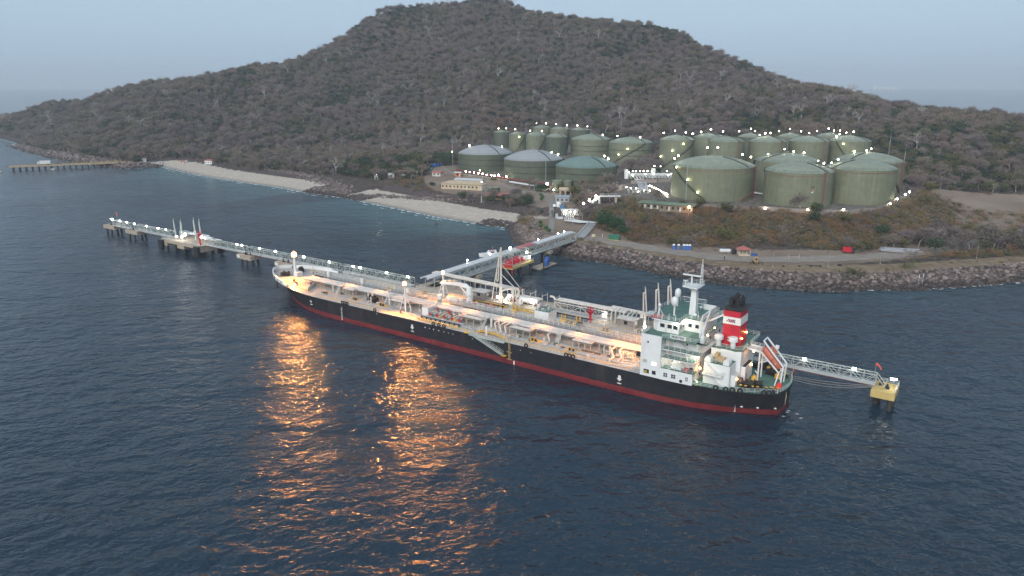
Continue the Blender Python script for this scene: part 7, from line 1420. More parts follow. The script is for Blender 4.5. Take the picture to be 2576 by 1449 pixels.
# ---- the far pier
fp = thing('far_pier', 'long yellow-edged concrete pier on dark piles at the far left', 'pier', (-368, 703, 0), math.atan2(662.6-703, -450.4+368)); L = 93
MB().box(-6, L, -3, 3, 3.0, 3.9).build('deck', mat('ochre_concrete', (.40, .29, .15), .8, .15, .6, dirt=(.25, .16, .1), damt=.5), fp); MB().box(-6, L, -2.8, 2.8, 3.9, 3.95).build('road_surface', concrete, fp)
for i in range(19):
    x = 2+i*4.9; b = MB()
    for y in (-2.2, 2.2): b.cyl((x, y, -4), (x, y, 3.0), .45 if i < 12 else .6, 8)
    b.box(x-.5, x+.5, -3, 3, 2.4, 3.02); b.build('pile_bent', pile, fp)
MB().rail([(0, -2.9, 3.9), (L, -2.9, 3.9)], 1.0, 4, .06, 2).rail([(0, 2.9, 3.9), (L, 2.9, 3.9)], 1.0, 4, .06, 2).build('rail', yellow, fp)
tk = thing('lorry', 'white box lorry parked on the far pier', 'lorry', (-428, 675.2, 3.95), math.atan2(662.6-703, -450.4+368)); MB().box(-5, 3.4, -1.2, 1.2, 1.0, 3.8).build('box_body', white, tk); MB().box(3.6, 5.4, -1.15, 1.15, .6, 3.0).build('cab', cream, tk); MB().box(4.9, 5.45, -1, 1, 1.7, 2.7).build('windscreen', glass, tk)
for x in (-3.8, -2.6, 4.4):
    for y in (-1.1, 1.1): MB().cyl((x, y-.15, .5), (x, y+.15, .5), .5, 10).build('wheel', rubber, tk, True)
tk = thing('pickup', 'small rust-coloured pickup behind the white lorry on the far pier', 'car', (-418, 680.5, 3.95), math.atan2(662.6-703, -450.4+368)); MB().box(-2.4, 2.4, -.9, .9, .5, 1.2).box(-.3, 1.4, -.85, .85, 1.2, 1.9).build('body', rust, tk)
for x in (-1.5, 1.5):
    for y in (-.85, .85): MB().cyl((x, y-.1, .4), (x, y+.1, .4), .4, 10).build('wheel', rubber, tk, True)
def skiff(label, x, y, rz, L=6):
    t = thing('skiff', label, 'boat', (x, y, 0), rz, 'open boats by the far pier'); P_ = [(-L/2, .9), (0, 1.1), (L*.35, .8), (L/2, 0)]; P_ = P_+[(a, -c) for a, c in P_[::-1][1:]]; n_ = len(P_)
    MB().add([(a, c, .75) for a, c in P_]+[(a*.9, c*.7, -.2) for a, c in P_]+[(a*.9, c*.8, .3) for a, c in P_], [[i, n_+i, n_+(i+1) % n_, (i+1) % n_] for i in range(n_)]+[[i, (i+1) % n_, 2*n_+(i+1) % n_, 2*n_+i] for i in range(n_)]+[[2*n_+i for i in range(n_)]]).build('boat_hull', cream, t); MB().box(-L*.2, -L*.12, -.9, .9, .45, .52).box(L*.1, L*.18, -.8, .8, .45, .52).build('thwart', timber, t); MB().cb((-L/2-.2, 0, .8), (.4, .35, .7)).build('outboard_motor', black, t)
skiff('cream skiff under the far pier deck', -418, 671, 2.6, 7); skiff('pale skiff at the left edge beyond the far pier end', -455, 652, .2, 7.5); skiff('pinkish skiff beside the pale one at the left edge', -461, 656.5, .1, 6.5)
# a ship far out in the haze
fs = thing('distant_ship', 'pale cargo ship barely visible in the haze on the right horizon', 'ship', (4440, 9000, 0), R(4)); fs.scale = (1.65,)*3; MB().add([(-110, -16, -3), (105, -16, -3), (120, 0, -3), (105, 16, -3), (-110, 16, -3), (-112, -16, 13), (108, -16, 13), (126, 0, 13), (108, 16, 13), (-112, 16, 13)], [[0, 1, 6, 5], [1, 2, 7, 6], [2, 3, 8, 7], [3, 4, 9, 8], [4, 0, 5, 9], [5, 6, 7, 8, 9]]).build('hull', mat('far_hull', (.4, .42, .44), .6), fs)
MB().box(-100, -78, -14, 14, 13, 40).build('deckhouse', white, fs)
for i in range(5): MB().box(-66+i*32, -44+i*32, -14, 14, 13, 27).build('cargo_stack', white, fs)
# ---------------------------------------------------------------- rock along the shore
def rock_me(seed, sub=1):
    r_ = random.Random(seed); bm = bmesh.new(); bmesh.ops.create_icosphere(bm, subdivisions=sub, radius=1); sx, sy, sz = r_.uniform(.8, 1.25), r_.uniform(.75, 1.1), r_.uniform(.55, .85)
    for v in bm.verts:
        k = r_.uniform(.72, 1.12); v.co = Vector((v.co.x*sx*k, v.co.y*sy*k, v.co.z*sz*k))
    me_ = bpy.data.meshes.new('stone'); bm.to_mesh(me_); bm.free(); me_.materials.append(stone_m); return me_
ROCKS = [rock_me(s) for s in range(8)]
bank = tag(MB().box(0, .1, 0, .1, -3, -2.9).build('riprap_bank', stone_m), kind='structure')
bank.hide_render = False
pr = random.Random(21); stones = []
def along(i0, i1, n, d0, d1, s0, s1):
    seg = [(CP[i], CP[i+1]) for i in range(i0, i1)]; L = [np.hypot(*(b_-a)) for a, b_ in seg]; tot = sum(L)
    for _ in range(n):
        s = pr.random()*tot
        for (a, b_), l_ in zip(seg, L):
            if s <= l_: break
            s -= l_
        t = (b_-a)/l_; nr = np.array([-t[1], t[0]]); c = a+t*s; stones.append((c, nr, pr.uniform(d0, d1), pr.uniform(s0, s1)))
along(25, 46, 5200, -1.6, 9.5, .45, 1.0); along(24, 29, 1200, -2, 12, .4, 1.0); along(18, 21, 700, -1, 14, .4, 1.0); along(4, 13, 1500, -3, 16, .7, 2.0)
P0 = np.array([c for c, *_ in stones]); NR = np.array([n for _, n, *_ in stones]); DD = np.array([d for _, _, d, _ in stones]); SS = np.array([s for *_, s in stones])
probe, _k = coast_dist((P0+NR*2)[:, 0], (P0+NR*2)[:, 1]); NR[probe < 0] *= -1
PQ = P0+NR*DD[:, None]; PZ = terr(PQ[:, 0], PQ[:, 1]); 
# stones washed off the beach: a band of dark rocks on the sand between the two beaches
extra = []
for _ in range(900):
    t = pr.random(); a, b_ = np.array([(-205, 634), (-180, 610), (-160, 585), (-140, 560), (-118, 520)]), None
    q = t*4; i = min(3, int(q)); c = a[i]+(a[i+1]-a[i])*(q-i); extra.append((c[0]+pr.gauss(0, 3.5), c[1]+pr.gauss(0, 3.5)))
for _ in range(700):
    t = pr.random(); a = np.array([(-110, 503), (-92, 500), (-62, 484), (-35, 470), (-15, 458)]); q = t*4; i = min(3, int(q)); c = a[i]+(a[i+1]-a[i])*(q-i); extra.append((c[0]+pr.gauss(0, 2.5), c[1]+pr.gauss(0, 2.5)))
extra = np.array(extra); PQ = np.vstack([PQ, extra]); PZ = np.concatenate([PZ, terr(extra[:, 0], extra[:, 1])]); SS = np.concatenate([SS, np.array([pr.uniform(.4, 1.0) for _ in extra])])
PZ = np.maximum(PZ, -.25)
dist = np.hypot(PQ[:, 0], PQ[:, 1]); look = SS/dist*(np.abs(PQ[:, 0]/PQ[:, 1]) < .71); order = np.argsort(-look)
big = set(order[:290].tolist())
for i in order[:290]:
    o = obj('stone', ROCKS[i % 8], bank, (PQ[i, 0], PQ[i, 1], PZ[i]+SS[i]*.25), SS[i]*1.15); o.rotation_euler = (pr.uniform(-.4, .4), pr.uniform(-.4, .4), pr.uniform(0, 6.28))

# ---------------------------------------------------------------- plants
bark = mat('pale_bark', (.27, .235, .205), .9, .2, 1.5); palebark = mat('bleached_bark', (.34, .31, .285), .9, .2, 1.5); barkd = mat('dark_bark', (.10, .085, .07), .9, .2, 1.5)
twig = mat('dry_twigs', (.19, .163, .148), .95, .25, .8, rnd=[(.8, .77, .78), (1, .97, 1.0), (1.15, 1.03, .97), (.95, .98, .84), (1.3, 1.25, 1.23)], spec=.1)
twigb = mat('brown_scrub', (.185, .145, .105), .95, .25, .8, rnd=[(.7, .7, .7), (1, .95, .9), (1.3, 1.05, .85), (1.05, 1.1, .8)], spec=.1)
leaf = mat('dark_leaves', (.048, .066, .042), .8, .35, .8, rnd=[(.7, .8, .75), (1, 1, 1), (1.3, 1.2, .9), (.9, 1.05, 1.1)], spec=.2)
olive = mat('olive_leaves', (.10, .105, .06), .85, .3, .8, rnd=[(.75, .75, .75), (1, 1, 1), (1.25, 1.15, .9), (1.05, .98, .85)], spec=.15)
rusty = mat('rust_leaves', (.20, .125, .075), .9, .3, .8, rnd=[(.8, .8, .8), (1.15, 1, .9)], spec=.1)
for m_, s_, cc in ((twig, .012, [(.78, .80, .84), (1.08, 1.03, 1.06), (.92, .96, .82), (1.15, 1.04, .97)]), (twigb, .03, [(.75, .75, .75), (1.1, .95, .82), (.95, 1.02, .8), (1.2, 1.05, .95)]), (leaf, .015, [(.7, .8, .8), (1, 1, 1), (1.25, 1.15, .9)]), (olive, .015, [(.8, .85, .8), (1.1, 1, .9), (.95, .95, 1)])): patches(m_, s_, cc)
def skeleton(r_, h, spread, depth=3, tk=1.0, low=.36):
    b = MB(); tips = []
    def grow(p, d, L, r, k):
        q = p+d*L; b.cyl(p, q, r, 4 if k < depth else 3, r*.62, False); tips.append((q, k))
        if k < depth:
            for i in range(3 if k == 0 else r_.choice((2, 3))):
                a = r_.uniform(0, 6.28); t = r_.uniform(.45, .95)*spread; n_ = d.orthogonal().normalized(); n_.rotate(Matrix.Rotation(a, 3, d)) if False else None
                u = d.cross(Vector((0, 0, 1)) if abs(d.z) < .95 else Vector((1, 0, 0))).normalized(); w = d.cross(u); e = (d*math.cos(t)+(u*math.cos(a)+w*math.sin(a))*math.sin(t)); e.z = max(e.z, .05); grow(q, e.normalized(), L*r_.uniform(.6, .82), r*.6, k+1)
    grow(Vector((0, 0, -.4)), Vector((r_.uniform(-.1, .1), r_.uniform(-.1, .1), 1)).normalized(), h*low, h*.028*tk, 0); return b, tips
def scatter_tris(b, r_, pts, n, rad, size, thin=1.0):
    for _ in range(n):
        c, _k = r_.choice(pts); p = c+Vector((r_.gauss(0, rad), r_.gauss(0, rad), r_.gauss(0, rad*.6)))
        u = Vector((r_.gauss(0, 1), r_.gauss(0, 1), r_.gauss(0, .7))).normalized(); w = u.cross(Vector((r_.gauss(0, 1), r_.gauss(0, 1), r_.gauss(0, 1)))).normalized(); s = size*r_.uniform(.6, 1.4)
        b.add([p-u*s, p+u*s, p+w*s*thin], [[0, 1, 2]])
def dry_tree_me(seed, h=10.5):
    r_ = random.Random(seed); b, tips = skeleton(r_, h, .8, 4, 1, .25); tr_ = b.mesh('dry_trunk', bark); c = MB(); far = [t for t in tips if t[1] >= 2]; scatter_tris(c, r_, far, 900, 1.0, .6, .34); return tr_, c.mesh('dry_crown', twig)
def bare_tree_me(seed, h=12.5):
    r_ = random.Random(seed); b, tips = skeleton(r_, h, 1.0, 4, 1.5, .34); tr_ = b.mesh('bare_trunk', palebark); c = MB(); far = [t for t in tips if t[1] >= 4]; scatter_tris(c, r_, far, 160, .5, .5, .15); return tr_, c.mesh('bare_crown', palebark)
def leafy_me(seed, h, m, n, rad, size, bm_=barkd, spread=.75):
    r_ = random.Random(seed); b, tips = skeleton(r_, h, spread, 3, 1, .22); tr_ = b.mesh('leafy_trunk', bm_); c = MB(); far = [t for t in tips if t[1] >= 2]; scatter_tris(c, r_, far, n, rad, size, .8); return tr_, c.mesh('leafy_crown', m)
def shrub_me(seed, m, n=150, w=1.5, h=1.6, size=.3, thin=.4):
    r_ = random.Random(seed); c = MB(); pts = [(Vector((r_.gauss(0, w*.45), r_.gauss(0, w*.45), abs(r_.gauss(h*.4, h*.3)))), 0) for _ in range(14)]
    scatter_tris(c, r_, pts, n, .4, size, thin)
    for _ in range(9): p, _k = r_.choice(pts); c.cyl((0, 0, -.2), p, .04, 3, .02, False)
    return c.mesh('shrub', m)
DRY = [dry_tree_me(s, 10.5) for s in (1, 2, 3, 4)]
GREEN = [leafy_me(s, 9, leaf, 700, 1.05, .5) for s in (11, 12)]; OLV = [leafy_me(s, 8.5, olive, 560, 1.0, .48) for s in (21, 22)]; RUS = [leafy_me(31, 7.5, rusty, 420, .9, .42, bark)]
SHR = [shrub_me(s, twigb) for s in (41, 42, 43)]+[shrub_me(44, olive)]
BARE = [bare_tree_me(s) for s in (5, 6)]; BUSH = [shrub_me(45, twig, 230, 3.4, 3.0, .45, .35), shrub_me(46, twig, 200, 3.0, 3.4, .45, .35)]
# where plants may stand
pr2 = np.random.default_rng(5)
def cand(n, x0, x1, y0, y1):
    p = np.column_stack([pr2.uniform(x0, x1, n), pr2.uniform(y0, y1, n)]); return p[np.abs(p[:, 0]) < p[:, 1]*.74+30]
pts = np.vstack([cand(125000, -950, 640, 300, 1330), cand(9000, -330, 420, 300, 760), cand(9000, 20, 340, 312, 440)])
z, d, kd = terr(pts[:, 0], pts[:, 1], True); bad = (d < np.where(kd == 1, 36, np.where(kd == 2, 13, 15)))
bad |= pip(OPEN, pts[:, 0], pts[:, 1]) & (pr2.uniform(0, 1, len(pts)) < .9)
bad &= ~(pip(HEAD, pts[:, 0], pts[:, 1]) & (d > 5))
for qx, qy, qr in ((43, 399, 10), (31, 389, 10), (53, 401, 8), (36, 368, 10), (33, 350, 8), (58, 398, 7), (84, 366, 9), (75, 376, 7), (60, 432, 12)): bad |= np.hypot(pts[:, 0]-qx, pts[:, 1]-qy) < qr
for poly in (RIGHT_FARM, LEFT_FARM, CLEARING, LOT, ROAD): bad |= pip(poly, pts[:, 0], pts[:, 1])
for cx, cy_, r, *_ in TANKS.values(): bad |= np.hypot(pts[:, 0]-cx, pts[:, 1]-cy_) < r+5
bad |= (np.hypot((pts[:, 0]-100)/55, (pts[:, 1]-303)/18) < 1) | pip([(-330,700),(-220,640),(-150,590),(-110,560),(-70,500),(-110,498),(-210,590),(-330,690)], pts[:, 0], pts[:, 1])
front = pip([(-75,500),(-50,478),(-5,455),(12,470),(10,515),(-52,522),(-60,545),(-90,552),(-112,545),(-115,520)], pts[:, 0], pts[:, 1]); bad |= front & (pr2.uniform(0, 1, len(pts)) < .8)
ok = ~bad;  pts, z, d, kd = pts[ok], z[ok], d[ok], kd[ok]
# drop what the ridge hides from every near viewpoint: march each sight line over the ground
vis = np.ones(len(pts), bool); top = (z+7-75)/pts[:, 1]
mx_ = np.full(len(pts), -9.0)
for f_ in np.linspace(.45, .985, 34):
    q = pts*f_; zz = hills(q[:, 0], q[:, 1]); dd, _ = coast_dist(q[:, 0], q[:, 1]); zz = np.where(dd > 0, np.maximum(zz, 0), 0); mx_ = np.maximum(mx_, (zz-75)/q[:, 1])
vis = top > mx_-.006
pts, z, d, kd = pts[vis], z[vis], d[vis], kd[vis]
def field(p, s, seed):
    r_ = np.random.default_rng(seed); o = np.zeros(len(p))
    for k in range(10): a = r_.uniform(0, 6.28); f_ = 6.28/s*r_.uniform(.6, 1.8); o += np.sin(f_*(p[:, 0]*math.cos(a)+p[:, 1]*math.sin(a))+r_.uniform(0, 6.28))
    return o/3.2
g1, g2 = field(pts, 120, 1), field(pts, 45, 2); u = pr2.uniform(0, 1, len(pts))
bankz = pip([(36,352),(58,336),(90,318),(130,313),(164,319),(215,348),(290,380),(330,400),(250,430),(236,424),(181,358),(164,349),(148,351),(122,362),(97,372),(74,384),(60,412),(50,400),(44,380)], pts[:, 0], pts[:, 1])
midgreen = np.hypot((pts[:, 0]+85)/60, (pts[:, 1]-610)/50) < 1; rightslope = (pts[:, 0] > 260) & (pts[:, 1] < 640)
pg = np.clip(.06+.42*np.clip(g1+.6*g2-.3, 0, 1.5)+.42*midgreen+.16*rightslope, 0, .75)
rusp = (np.hypot((pts[:, 0]+20)/34, (pts[:, 1]-812)/16) < 1) & (pr2.uniform(0, 1, len(pts)) < .55)
kind = np.where(u < pg, 2, np.where(u < pg+.16+.12*np.clip(g1+.3, 0, 1)+.2*midgreen+.22*rightslope, 3, np.where(u < pg+.15+.002, 4, 0))); kind = np.where(rusp, 4, kind)
kind = np.where(bankz, np.where(u < .02, 2, np.where(u < .05, 3, np.where(u < .28, 6, 1))), kind); kind = np.where(pip([(-75,500),(-50,478),(-5,455),(12,470),(10,515),(-52,522),(-60,545),(-90,552),(-112,545),(-115,520)], pts[:, 0], pts[:, 1]), 1, kind); kind = np.where((kd == 2) & (d < 30) & ~bankz, 1, kind)
kind = np.where((kind == 0) & (pr2.uniform(0, 1, len(pts)) < .04), 5, kind)
kind = np.where(pip(OPEN, pts[:, 0], pts[:, 1]), 1, kind)
lowv = (pr2.uniform(0, 1, len(pts)) < .30) & (kind == 0); kind = np.where(lowv, 6, kind)
# thin: the trees claim room, scrub less
cell = {}; keep = []
need = {5: 7, 6: 2.9, 0: 5.2, 1: 1.75, 2: 5.8, 3: 5.4, 4: 5}
for i in pr2.permutation(len(pts)):
    k = int(kind[i]); n_ = need[k]; cx, cy_ = int(pts[i, 0]//4.2), int(pts[i, 1]//4.2); ok_ = True
    for a in (-1, 0, 1):
        for b_ in (-1, 0, 1):
            for j in cell.get((cx+a, cy_+b_), ()):
                if (pts[i, 0]-pts[j, 0])**2+(pts[i, 1]-pts[j, 1])**2 < n_**2*.5: ok_ = False
    if ok_: cell.setdefault((cx, cy_), []).append(i); keep.append(i)
pts, z, kind, d = pts[keep], z[keep], kind[keep], d[keep]
scale = .52+.95*pr2.beta(2, 2.6, len(pts)); scale *= np.where(kind == 1, 1.45, 1.0)
dist = np.hypot(pts[:, 0], pts[:, 1]); infr = np.abs(pts[:, 0]/pts[:, 1]) < .70
zone = lambda i: ('on the bank below the tanks' if bankz_k[i] else 'on the right-hand slope' if pts[i, 0] > 230 else 'beside the beach huts' if pts[i, 0] < 0 and pts[i, 1] < 700 else 'behind the tank farm' if pts[i, 0] > -60 else 'on the far left shore')
bankz_k = bankz[ok][vis][keep] if len(bankz) != len(pts) and False else pip([(36,352),(58,336),(90,318),(130,313),(164,319),(215,348),(290,380),(330,400),(250,430),(236,424),(181,358),(164,349),(148,351),(122,362),(97,372),(74,384),(60,412),(50,400),(44,380)], pts[:, 0], pts[:, 1])
single = np.zeros(len(pts), bool)
MARKS = [('the largest tank', 113, 400), ('tank 14', 152, 376), ('the front right tank', 188, 380), ('the right-hand corner tank', 214, 436), ('the left back-row tank', 125, 563), ('the middle of the back tank row', 188, 570), ('the right end of the back tank row', 250, 560), ('the broad stair tank', 104, 648), ('the ringed tank', 74, 697), ('the slim second-row tanks', 6, 750), ('the topmost small tanks', 50, 790), ('the leftmost grey-domed tank', -22, 597), ('the teal-domed tank', 50, 500), ('the portable toilets', 75, 317), ('the red-roofed kiosk', 99, 306), ('the red truck', 146, 311), ('the pipe stack', 167, 314), ('the gravel mound', 223, 346), ('the green waste container', 48, 337), ('the green-roofed building', 84, 371), ('the pipe zigzag', 36, 369), ('the tan-roofed office', -33, 502), ('the beach huts', -80, 570), ('the blue terrace tanks', -62, 605), ('the ruined block', -168, 640), ('the blue tarpaulin hut', -128, 634), ('the lone beach hut', -285, 697), ('the far pier root', -368, 703), ('the hilltop', -60, 1095), ('the left shoulder of the hill', -220, 1070), ('the right shoulder of the hill', 200, 975), ('the left end of the island', -800, 1240), ('the far rocky cove', -520, 830), ('the right lightning mast', 269, 529), ('the open lot', 300, 430), ('the road bend', 290, 358)]
def wherelabel(x, y):
    nm, mx, my = min(MARKS, key=lambda m: (m[1]-x)**2+(m[2]-y)**2); a = (x-mx*y/my)/y; dy = y-my
    side = ('right of' if a > 0 else 'left of') if abs(a)*y > abs(dy) else ('behind' if dy > 0 else 'in front of'); far = math.hypot(x-mx, y-my)
    return ('just ' if far < 14 else 'well ' if far > 45 and side != 'in front of' else '')+side+' '+nm
def individuals(k, n, name, what, cat, protos, group, shrub=False):
    idx = np.where((kind == k) & infr)[0]; idx = idx[np.argsort(-(scale[idx]*(1 if shrub else 1)/dist[idx]))][:n]; single[idx] = True
    for q, i in enumerate(idx):
        lb = ('small ' if scale[i] < (.95 if k not in (1, 6) else 1.25) else 'big ' if scale[i] > (1.2 if k not in (1, 6) else 1.6) else 'middling ')+what+' '+wherelabel(pts[i, 0], pts[i, 1]); loc = (pts[i, 0], pts[i, 1], z[i]-.1); rz = (i*2.4) % 6.28
        if shrub: o = tag(obj(name, protos[i % len(protos)], None, loc, scale[i], rz), lb, cat, group)
        else:
            t = thing(name, lb, cat, loc, rz, group); t.scale = (scale[i],)*3; tm, cm2 = protos[i % len(protos)]; obj('trunk', tm, t); obj('crown', cm2, t)
individuals(0, 285, 'dry_tree', 'leafless grey-brown tree', 'tree', DRY, 'leafless trees'); individuals(5, 110, 'bare_tree', 'pale bare tree', 'tree', BARE, 'pale bare trees'); individuals(6, 60, 'grey_bush', 'leafless grey bush', 'bush', BUSH, 'leafless bushes', True); individuals(1, 290, 'dry_shrub', 'dry brown shrub', 'shrub', SHR, 'dry shrubs', True)
individuals(2, 120, 'green_tree', 'dark green leafy tree', 'tree', GREEN, 'dark green trees'); individuals(3, 110, 'olive_tree', 'thin-leaved olive tree', 'tree', OLV, 'olive-leaved trees'); individuals(4, 30, 'rust_tree', 'tree with rust-coloured leaves', 'tree', RUS, 'rust-leaved trees')

def scatter_object(name, P, rot, sc, which, protos, kind_='stuff'):
    me_ = bpy.data.meshes.new(name); me_.vertices.add(len(P)); me_.vertices.foreach_set('co', np.asarray(P, np.float32).ravel())
    for nm, tp, val in (('rot', 'FLOAT_VECTOR', rot), ('sc', 'FLOAT', sc), ('which', 'INT', which)):
        at_ = me_.attributes.new(nm, tp, 'POINT'); at_.data.foreach_set('vector' if tp == 'FLOAT_VECTOR' else 'value', np.asarray(val, np.int32 if tp == 'INT' else np.float32).ravel())
    col = bpy.data.collections.new(name+'_kinds')
    for i, ms in enumerate(protos):
        if len(ms) == 1: m_ = ms[0]
        else:
            bm = bmesh.new(); m_ = bpy.data.meshes.new(name+'_kind')
            for k, q in enumerate(ms):
                n0 = len(bm.faces); bm.from_mesh(q); bm.faces.ensure_lookup_table()
                for f_ in bm.faces[n0:]: f_.material_index = k
            bm.to_mesh(m_); bm.free()
            for q in ms: m_.materials.append(q.materials[0])
        col.objects.link(bpy.data.objects.new('%s_kind_%02d' % (name, i), m_))
    o = obj(name, me_); ng = bpy.data.node_groups.new(name, 'GeometryNodeTree'); ng.interface.new_socket('Geometry', in_out='INPUT', socket_type='NodeSocketGeometry'); ng.interface.new_socket('Geometry', in_out='OUTPUT', socket_type='NodeSocketGeometry')
    n, l = ng.nodes, ng.links; gi, go = n.new('NodeGroupInput'), n.new('NodeGroupOutput'); ins = n.new('GeometryNodeInstanceOnPoints'); ci = n.new('GeometryNodeCollectionInfo'); ci.inputs['Collection'].default_value = col; ci.inputs['Separate Children'].default_value = True; ci.inputs['Reset Children'].default_value = True
    def na(nm, tp): q = n.new('GeometryNodeInputNamedAttribute'); q.data_type = tp; q.inputs['Name'].default_value = nm; return q.outputs[0]
    ins.inputs['Pick Instance'].default_value = True; l.new(gi.outputs[0], ins.inputs['Points']); l.new(ci.outputs[0], ins.inputs['Instance']); l.new(na('which', 'INT'), ins.inputs['Instance Index'])
    e2r = n.new('FunctionNodeEulerToRotation'); l.new(na('rot', 'FLOAT_VECTOR'), e2r.inputs[0]); l.new(e2r.outputs[0], ins.inputs['Rotation']); l.new(na('sc', 'FLOAT'), ins.inputs['Scale']); l.new(ins.outputs[0], go.inputs[0])
    md = o.modifiers.new('scatter', 'NODES'); md.node_group = ng
    return tag(o, kind=kind_)
rest = np.where(~single)[0]; base = {0: 0, 1: 8, 2: 4, 3: 6, 4: 12, 5: 13, 6: 15}; num = {0: 4, 1: 4, 2: 2, 3: 2, 4: 1, 5: 2, 6: 2}
which = np.array([base[int(kind[i])]+i % num[int(kind[i])] for i in rest])
protos = [list(p) for p in DRY]+[list(p) for p in GREEN]+[list(p) for p in OLV]+[[s] for s in SHR]+[list(p) for p in RUS]+[list(p) for p in BARE]+[[s] for s in BUSH]
rot = np.zeros((len(rest), 3)); rot[:, 2] = pr2.uniform(0, 6.28, len(rest)); P3 = np.column_stack([pts[rest], z[rest]-.1])
scatter_object('forest', P3, rot, scale[rest], which, protos)
restst = [i for i in range(len(PQ)) if i not in big]
rr3 = pr2.uniform(0, 6.28, (len(restst), 3)); rr3[:, :2] = (rr3[:, :2]-3.14)*.15
so = scatter_object('stones', np.column_stack([PQ[restst], PZ[restst]+SS[restst]*.2]), rr3, SS[restst]*1.1, np.arange(len(restst)) % 8, [[m] for m in ROCKS]); so.parent = bank
print('plants', len(pts), 'single', int(single.sum()), 'stones', len(PQ))
# low ground cover between the trees
gp = cand(34000, -760, 560, 290, 1150); gz, gd, gk = terr(gp[:, 0], gp[:, 1], True); b_ = gd < np.where(gk == 1, 36, np.where(gk == 2, 10.5, 13))
b_ |= pip(OPEN, gp[:, 0], gp[:, 1]) & (pr2.uniform(0, 1, len(gp)) < .6)
for poly in (RIGHT_FARM, LEFT_FARM, LOT, ROAD): b_ |= pip(poly, gp[:, 0], gp[:, 1])
b_ |= pip(CLEARING, gp[:, 0], gp[:, 1]) & (pr2.uniform(0, 1, len(gp)) < .93); gp, gz = gp[~b_], gz[~b_]
gr = np.zeros((len(gp), 3)); gr[:, 2] = pr2.uniform(0, 6.28, len(gp)); tuft = [[shrub_me(s, m, 60, 1.2, .5, .3, .3)] for s, m in ((51, twigb), (52, twig), (53, olive))]
scatter_object('undergrowth', np.column_stack([gp, gz]), gr, pr2.uniform(.5, 1.3, len(gp)), np.where(pr2.uniform(0, 1, len(gp)) < .15, 2, np.arange(len(gp)) % 2), tuft)

# plants one can single out
def plant(name, label, x, y, s, pr_, cat='tree', rz=0, sz=1):
    t = thing(name, label, cat, (x, y, tz(x, y)-.1), rz); t.scale = (s, s, s*sz); obj('trunk', pr_[0], t); obj('crown', pr_[1], t); return t
DG = leafy_me(61, 7, mat('glossy_leaves', (.035, .075, .03), .6, .4, 1, spec=.3), 1500, 1.0, .34)
plant('green_tree', 'large dark green leafy tree on the bank beside the white pipe zigzag', 46.8, 356, 1.75, DG); plant('green_tree', 'second dark green tree merging with the large one on the bank', 51.5, 353, 1.4, DG, rz=2); plant('green_tree', 'olive-green tree higher up the bank behind the large green one', 46.5, 372, 1.25, OLV[0]); plant('green_tree', 'dark green tree lowest on the bank behind the green waste container', 52.5, 345, 1.0, DG, rz=4)
plant('acacia', 'small pale-stemmed tree with thin green crown standing alone beside the road', 135.9, 314, .85, leafy_me(71, 6, mat('thin_leaves', (.10, .125, .06), .8, .3, 1), 260, .7, .22, bark, .95))
for x, y, s, lb in ((-56.1, 515.2, .75, 'round dark green tree at the left end of the tan-roofed office'), (-48, 507.5, .65, 'small round bush tree before the left half of the office'), (-41.1, 502.5, .85, 'round dark green tree in front of the tan-roofed office'), (-14, 522, .8, 'spreading olive tree behind the right end of the office'), (-80, 550, .7, 'round green tree in front of the beach huts'), (-98, 552, .6, 'round green tree beside the white stand with a lamp')): plant('round_tree', lb, x, y, s, DG if 'olive' not in lb else OLV[1], sz=.8)
for x, y, s, lb, m in ((131, 273.6, 2.1, 'wide olive-brown shrub spreading over the riprap edge, left of two', 'a'), (157.5, 282.5, 1.5, 'light green shrub on the road verge right of the olive-brown one', 'b'), (147.8, 279.5, .8, 'small dark purple-brown shrub between the two verge shrubs', 'c'), (202, 306, .9, 'brown shrub on the verge near the right edge', 'c'), (166, 291.5, 1.0, 'low green shrub beside the light green one', 'b')):
    tag(obj('verge_shrub', shrub_me(80+len(lb), {'a': olive, 'b': mat('bright_olive_%d' % int(x), (.11, .115, .045), .85, .3, 1), 'c': twigb}[m], 420, 1.9, 1.5, .24, .4), None, (x, y, tz(x, y)), s), lb, 'shrub')
topi = mat('clipped_leaves', (.03, .07, .022), .8, .35, 2); tp_me = MB().ball((0, 0, 0), 1, 10, 7).mesh('clipped_crown', topi); tt_me = MB().cyl((0, 0, 0), (0, 0, 1.5), .1, 5).mesh('clipped_trunk', barkd)
for v in tp_me.vertices: v.co *= random.uniform(.85, 1.15)
for k, (x, y) in enumerate(((20.1,463.8),(20.6,455),(19.8,447),(18,483.6),(19.8,482.2),(18.4,419.5),(16.2,371.3),(16,361.9),(18.4,356.1),(19.5,349.6))):
    t = thing('clipped_bush', 'ball-clipped green bush beside the paved path', 'bush', (x-1.6, y, tz(x-1.6, y)), 0, 'ball-clipped bushes along the path'); obj('trunk', tt_me, t); obj('crown', tp_me, t, (0, 0, 1.9), (1.2, 1.2, .95))
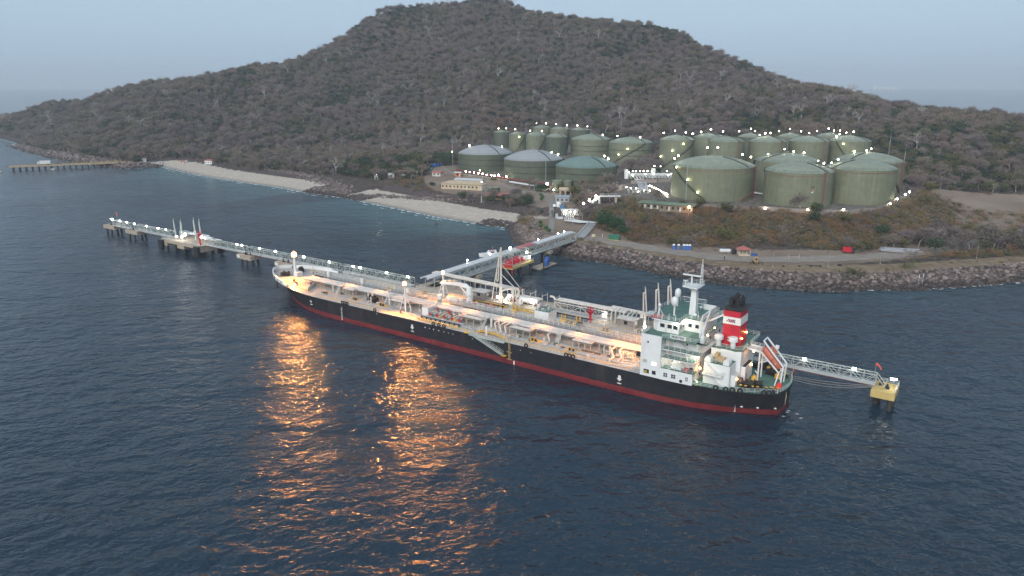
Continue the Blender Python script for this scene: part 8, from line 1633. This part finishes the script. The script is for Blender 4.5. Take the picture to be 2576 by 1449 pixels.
# people, a few pixels tall each
def person(label, x, y, z_, rz, cloth, legs, helmet):
    t = thing('person', label, 'person', (x, y, z_), rz)
    bm = bmesh.new(); P_ = [(0, 0, .92), (0, 0, 1.15), (0, 0, 1.42), (0, 0, 1.52), (0, .02, 1.68), (.19, 0, 1.40), (.26, .02, 1.12), (.24, .16, .90), (-.19, 0, 1.40), (-.26, -.02, 1.12), (-.24, .08, .88), (.10, 0, .86), (.11, .05, .48), (.11, .02, .06), (.12, .16, .04), (-.10, 0, .86), (-.12, -.06, .48), (-.12, -.12, .06), (-.12, .02, .04)]
    V_ = [bm.verts.new(p) for p in P_]
    for a, b_ in ((0,1),(1,2),(2,3),(3,4),(2,5),(5,6),(6,7),(2,8),(8,9),(9,10),(0,11),(11,12),(12,13),(13,14),(0,15),(15,16),(16,17),(17,18)): bm.edges.new((V_[a], V_[b_]))
    me_ = bpy.data.meshes.new('body'); bm.to_mesh(me_); bm.free(); o = obj('body', me_, t); me_.materials.append(cloth); sm = o.modifiers.new('skin', 'SKIN')
    rad = [.15, .14, .16, .06, .11, .075, .055, .04, .075, .055, .04, .10, .075, .055, .04, .10, .075, .055, .04]
    for v_, r_ in zip(me_.skin_vertices[0].data, rad): v_.radius = (r_, r_)
    me_.skin_vertices[0].data[0].use_root = True; ss = o.modifiers.new('smooth', 'SUBSURF'); ss.levels = ss.render_levels = 1
    MB().lathe([(.14, 1.70), (.13, 1.78), (.07, 1.85), (0, 1.86)], 10, (0, .02, 0)).build('helmet', helmet, t, True); return t
ov = mat('rust_overall', (.32, .09, .05), .8); ovb = mat('navy_overall', (.03, .04, .08), .8); helm = mat('helmet_white', (.7, .7, .66), .5)
p = J(25.6, 11.7, 6.25); person('person in rust-red overalls standing beside the tall lamp tower on the tanker deck', *p, SH, ov, ov, helm)
p = J(73.2, 6.2, 6.5); person('person in dark overalls on the tanker foredeck near the floodlit patch', *p, SH+1, ovb, ovb, helm)
person('person in dark clothes walking along the shore road left of the forklift', 88.4, 296.5, tz(88.4, 296.5)+.1, .5, ovb, ovb, helm)
# ---------------------------------------------------------------- evening haze
hm = bpy.data.materials.new('haze'); hm.use_nodes = True; hn, hl = hm.node_tree.nodes, hm.node_tree.links; hn.clear()
pv = hn.new('ShaderNodeVolumePrincipled'); pv.inputs['Color'].default_value = (.84, .93, 1, 1); pv.inputs['Density'].default_value = .00015; pv.inputs['Anisotropy'].default_value = 0
ho_ = hn.new('ShaderNodeOutputMaterial'); hl.new(pv.outputs[0], ho_.inputs['Volume'])
hz = tag(MB().box(-12600, 12600, -9600, 13100, -8.2, 215).build('haze', hm), kind='stuff')
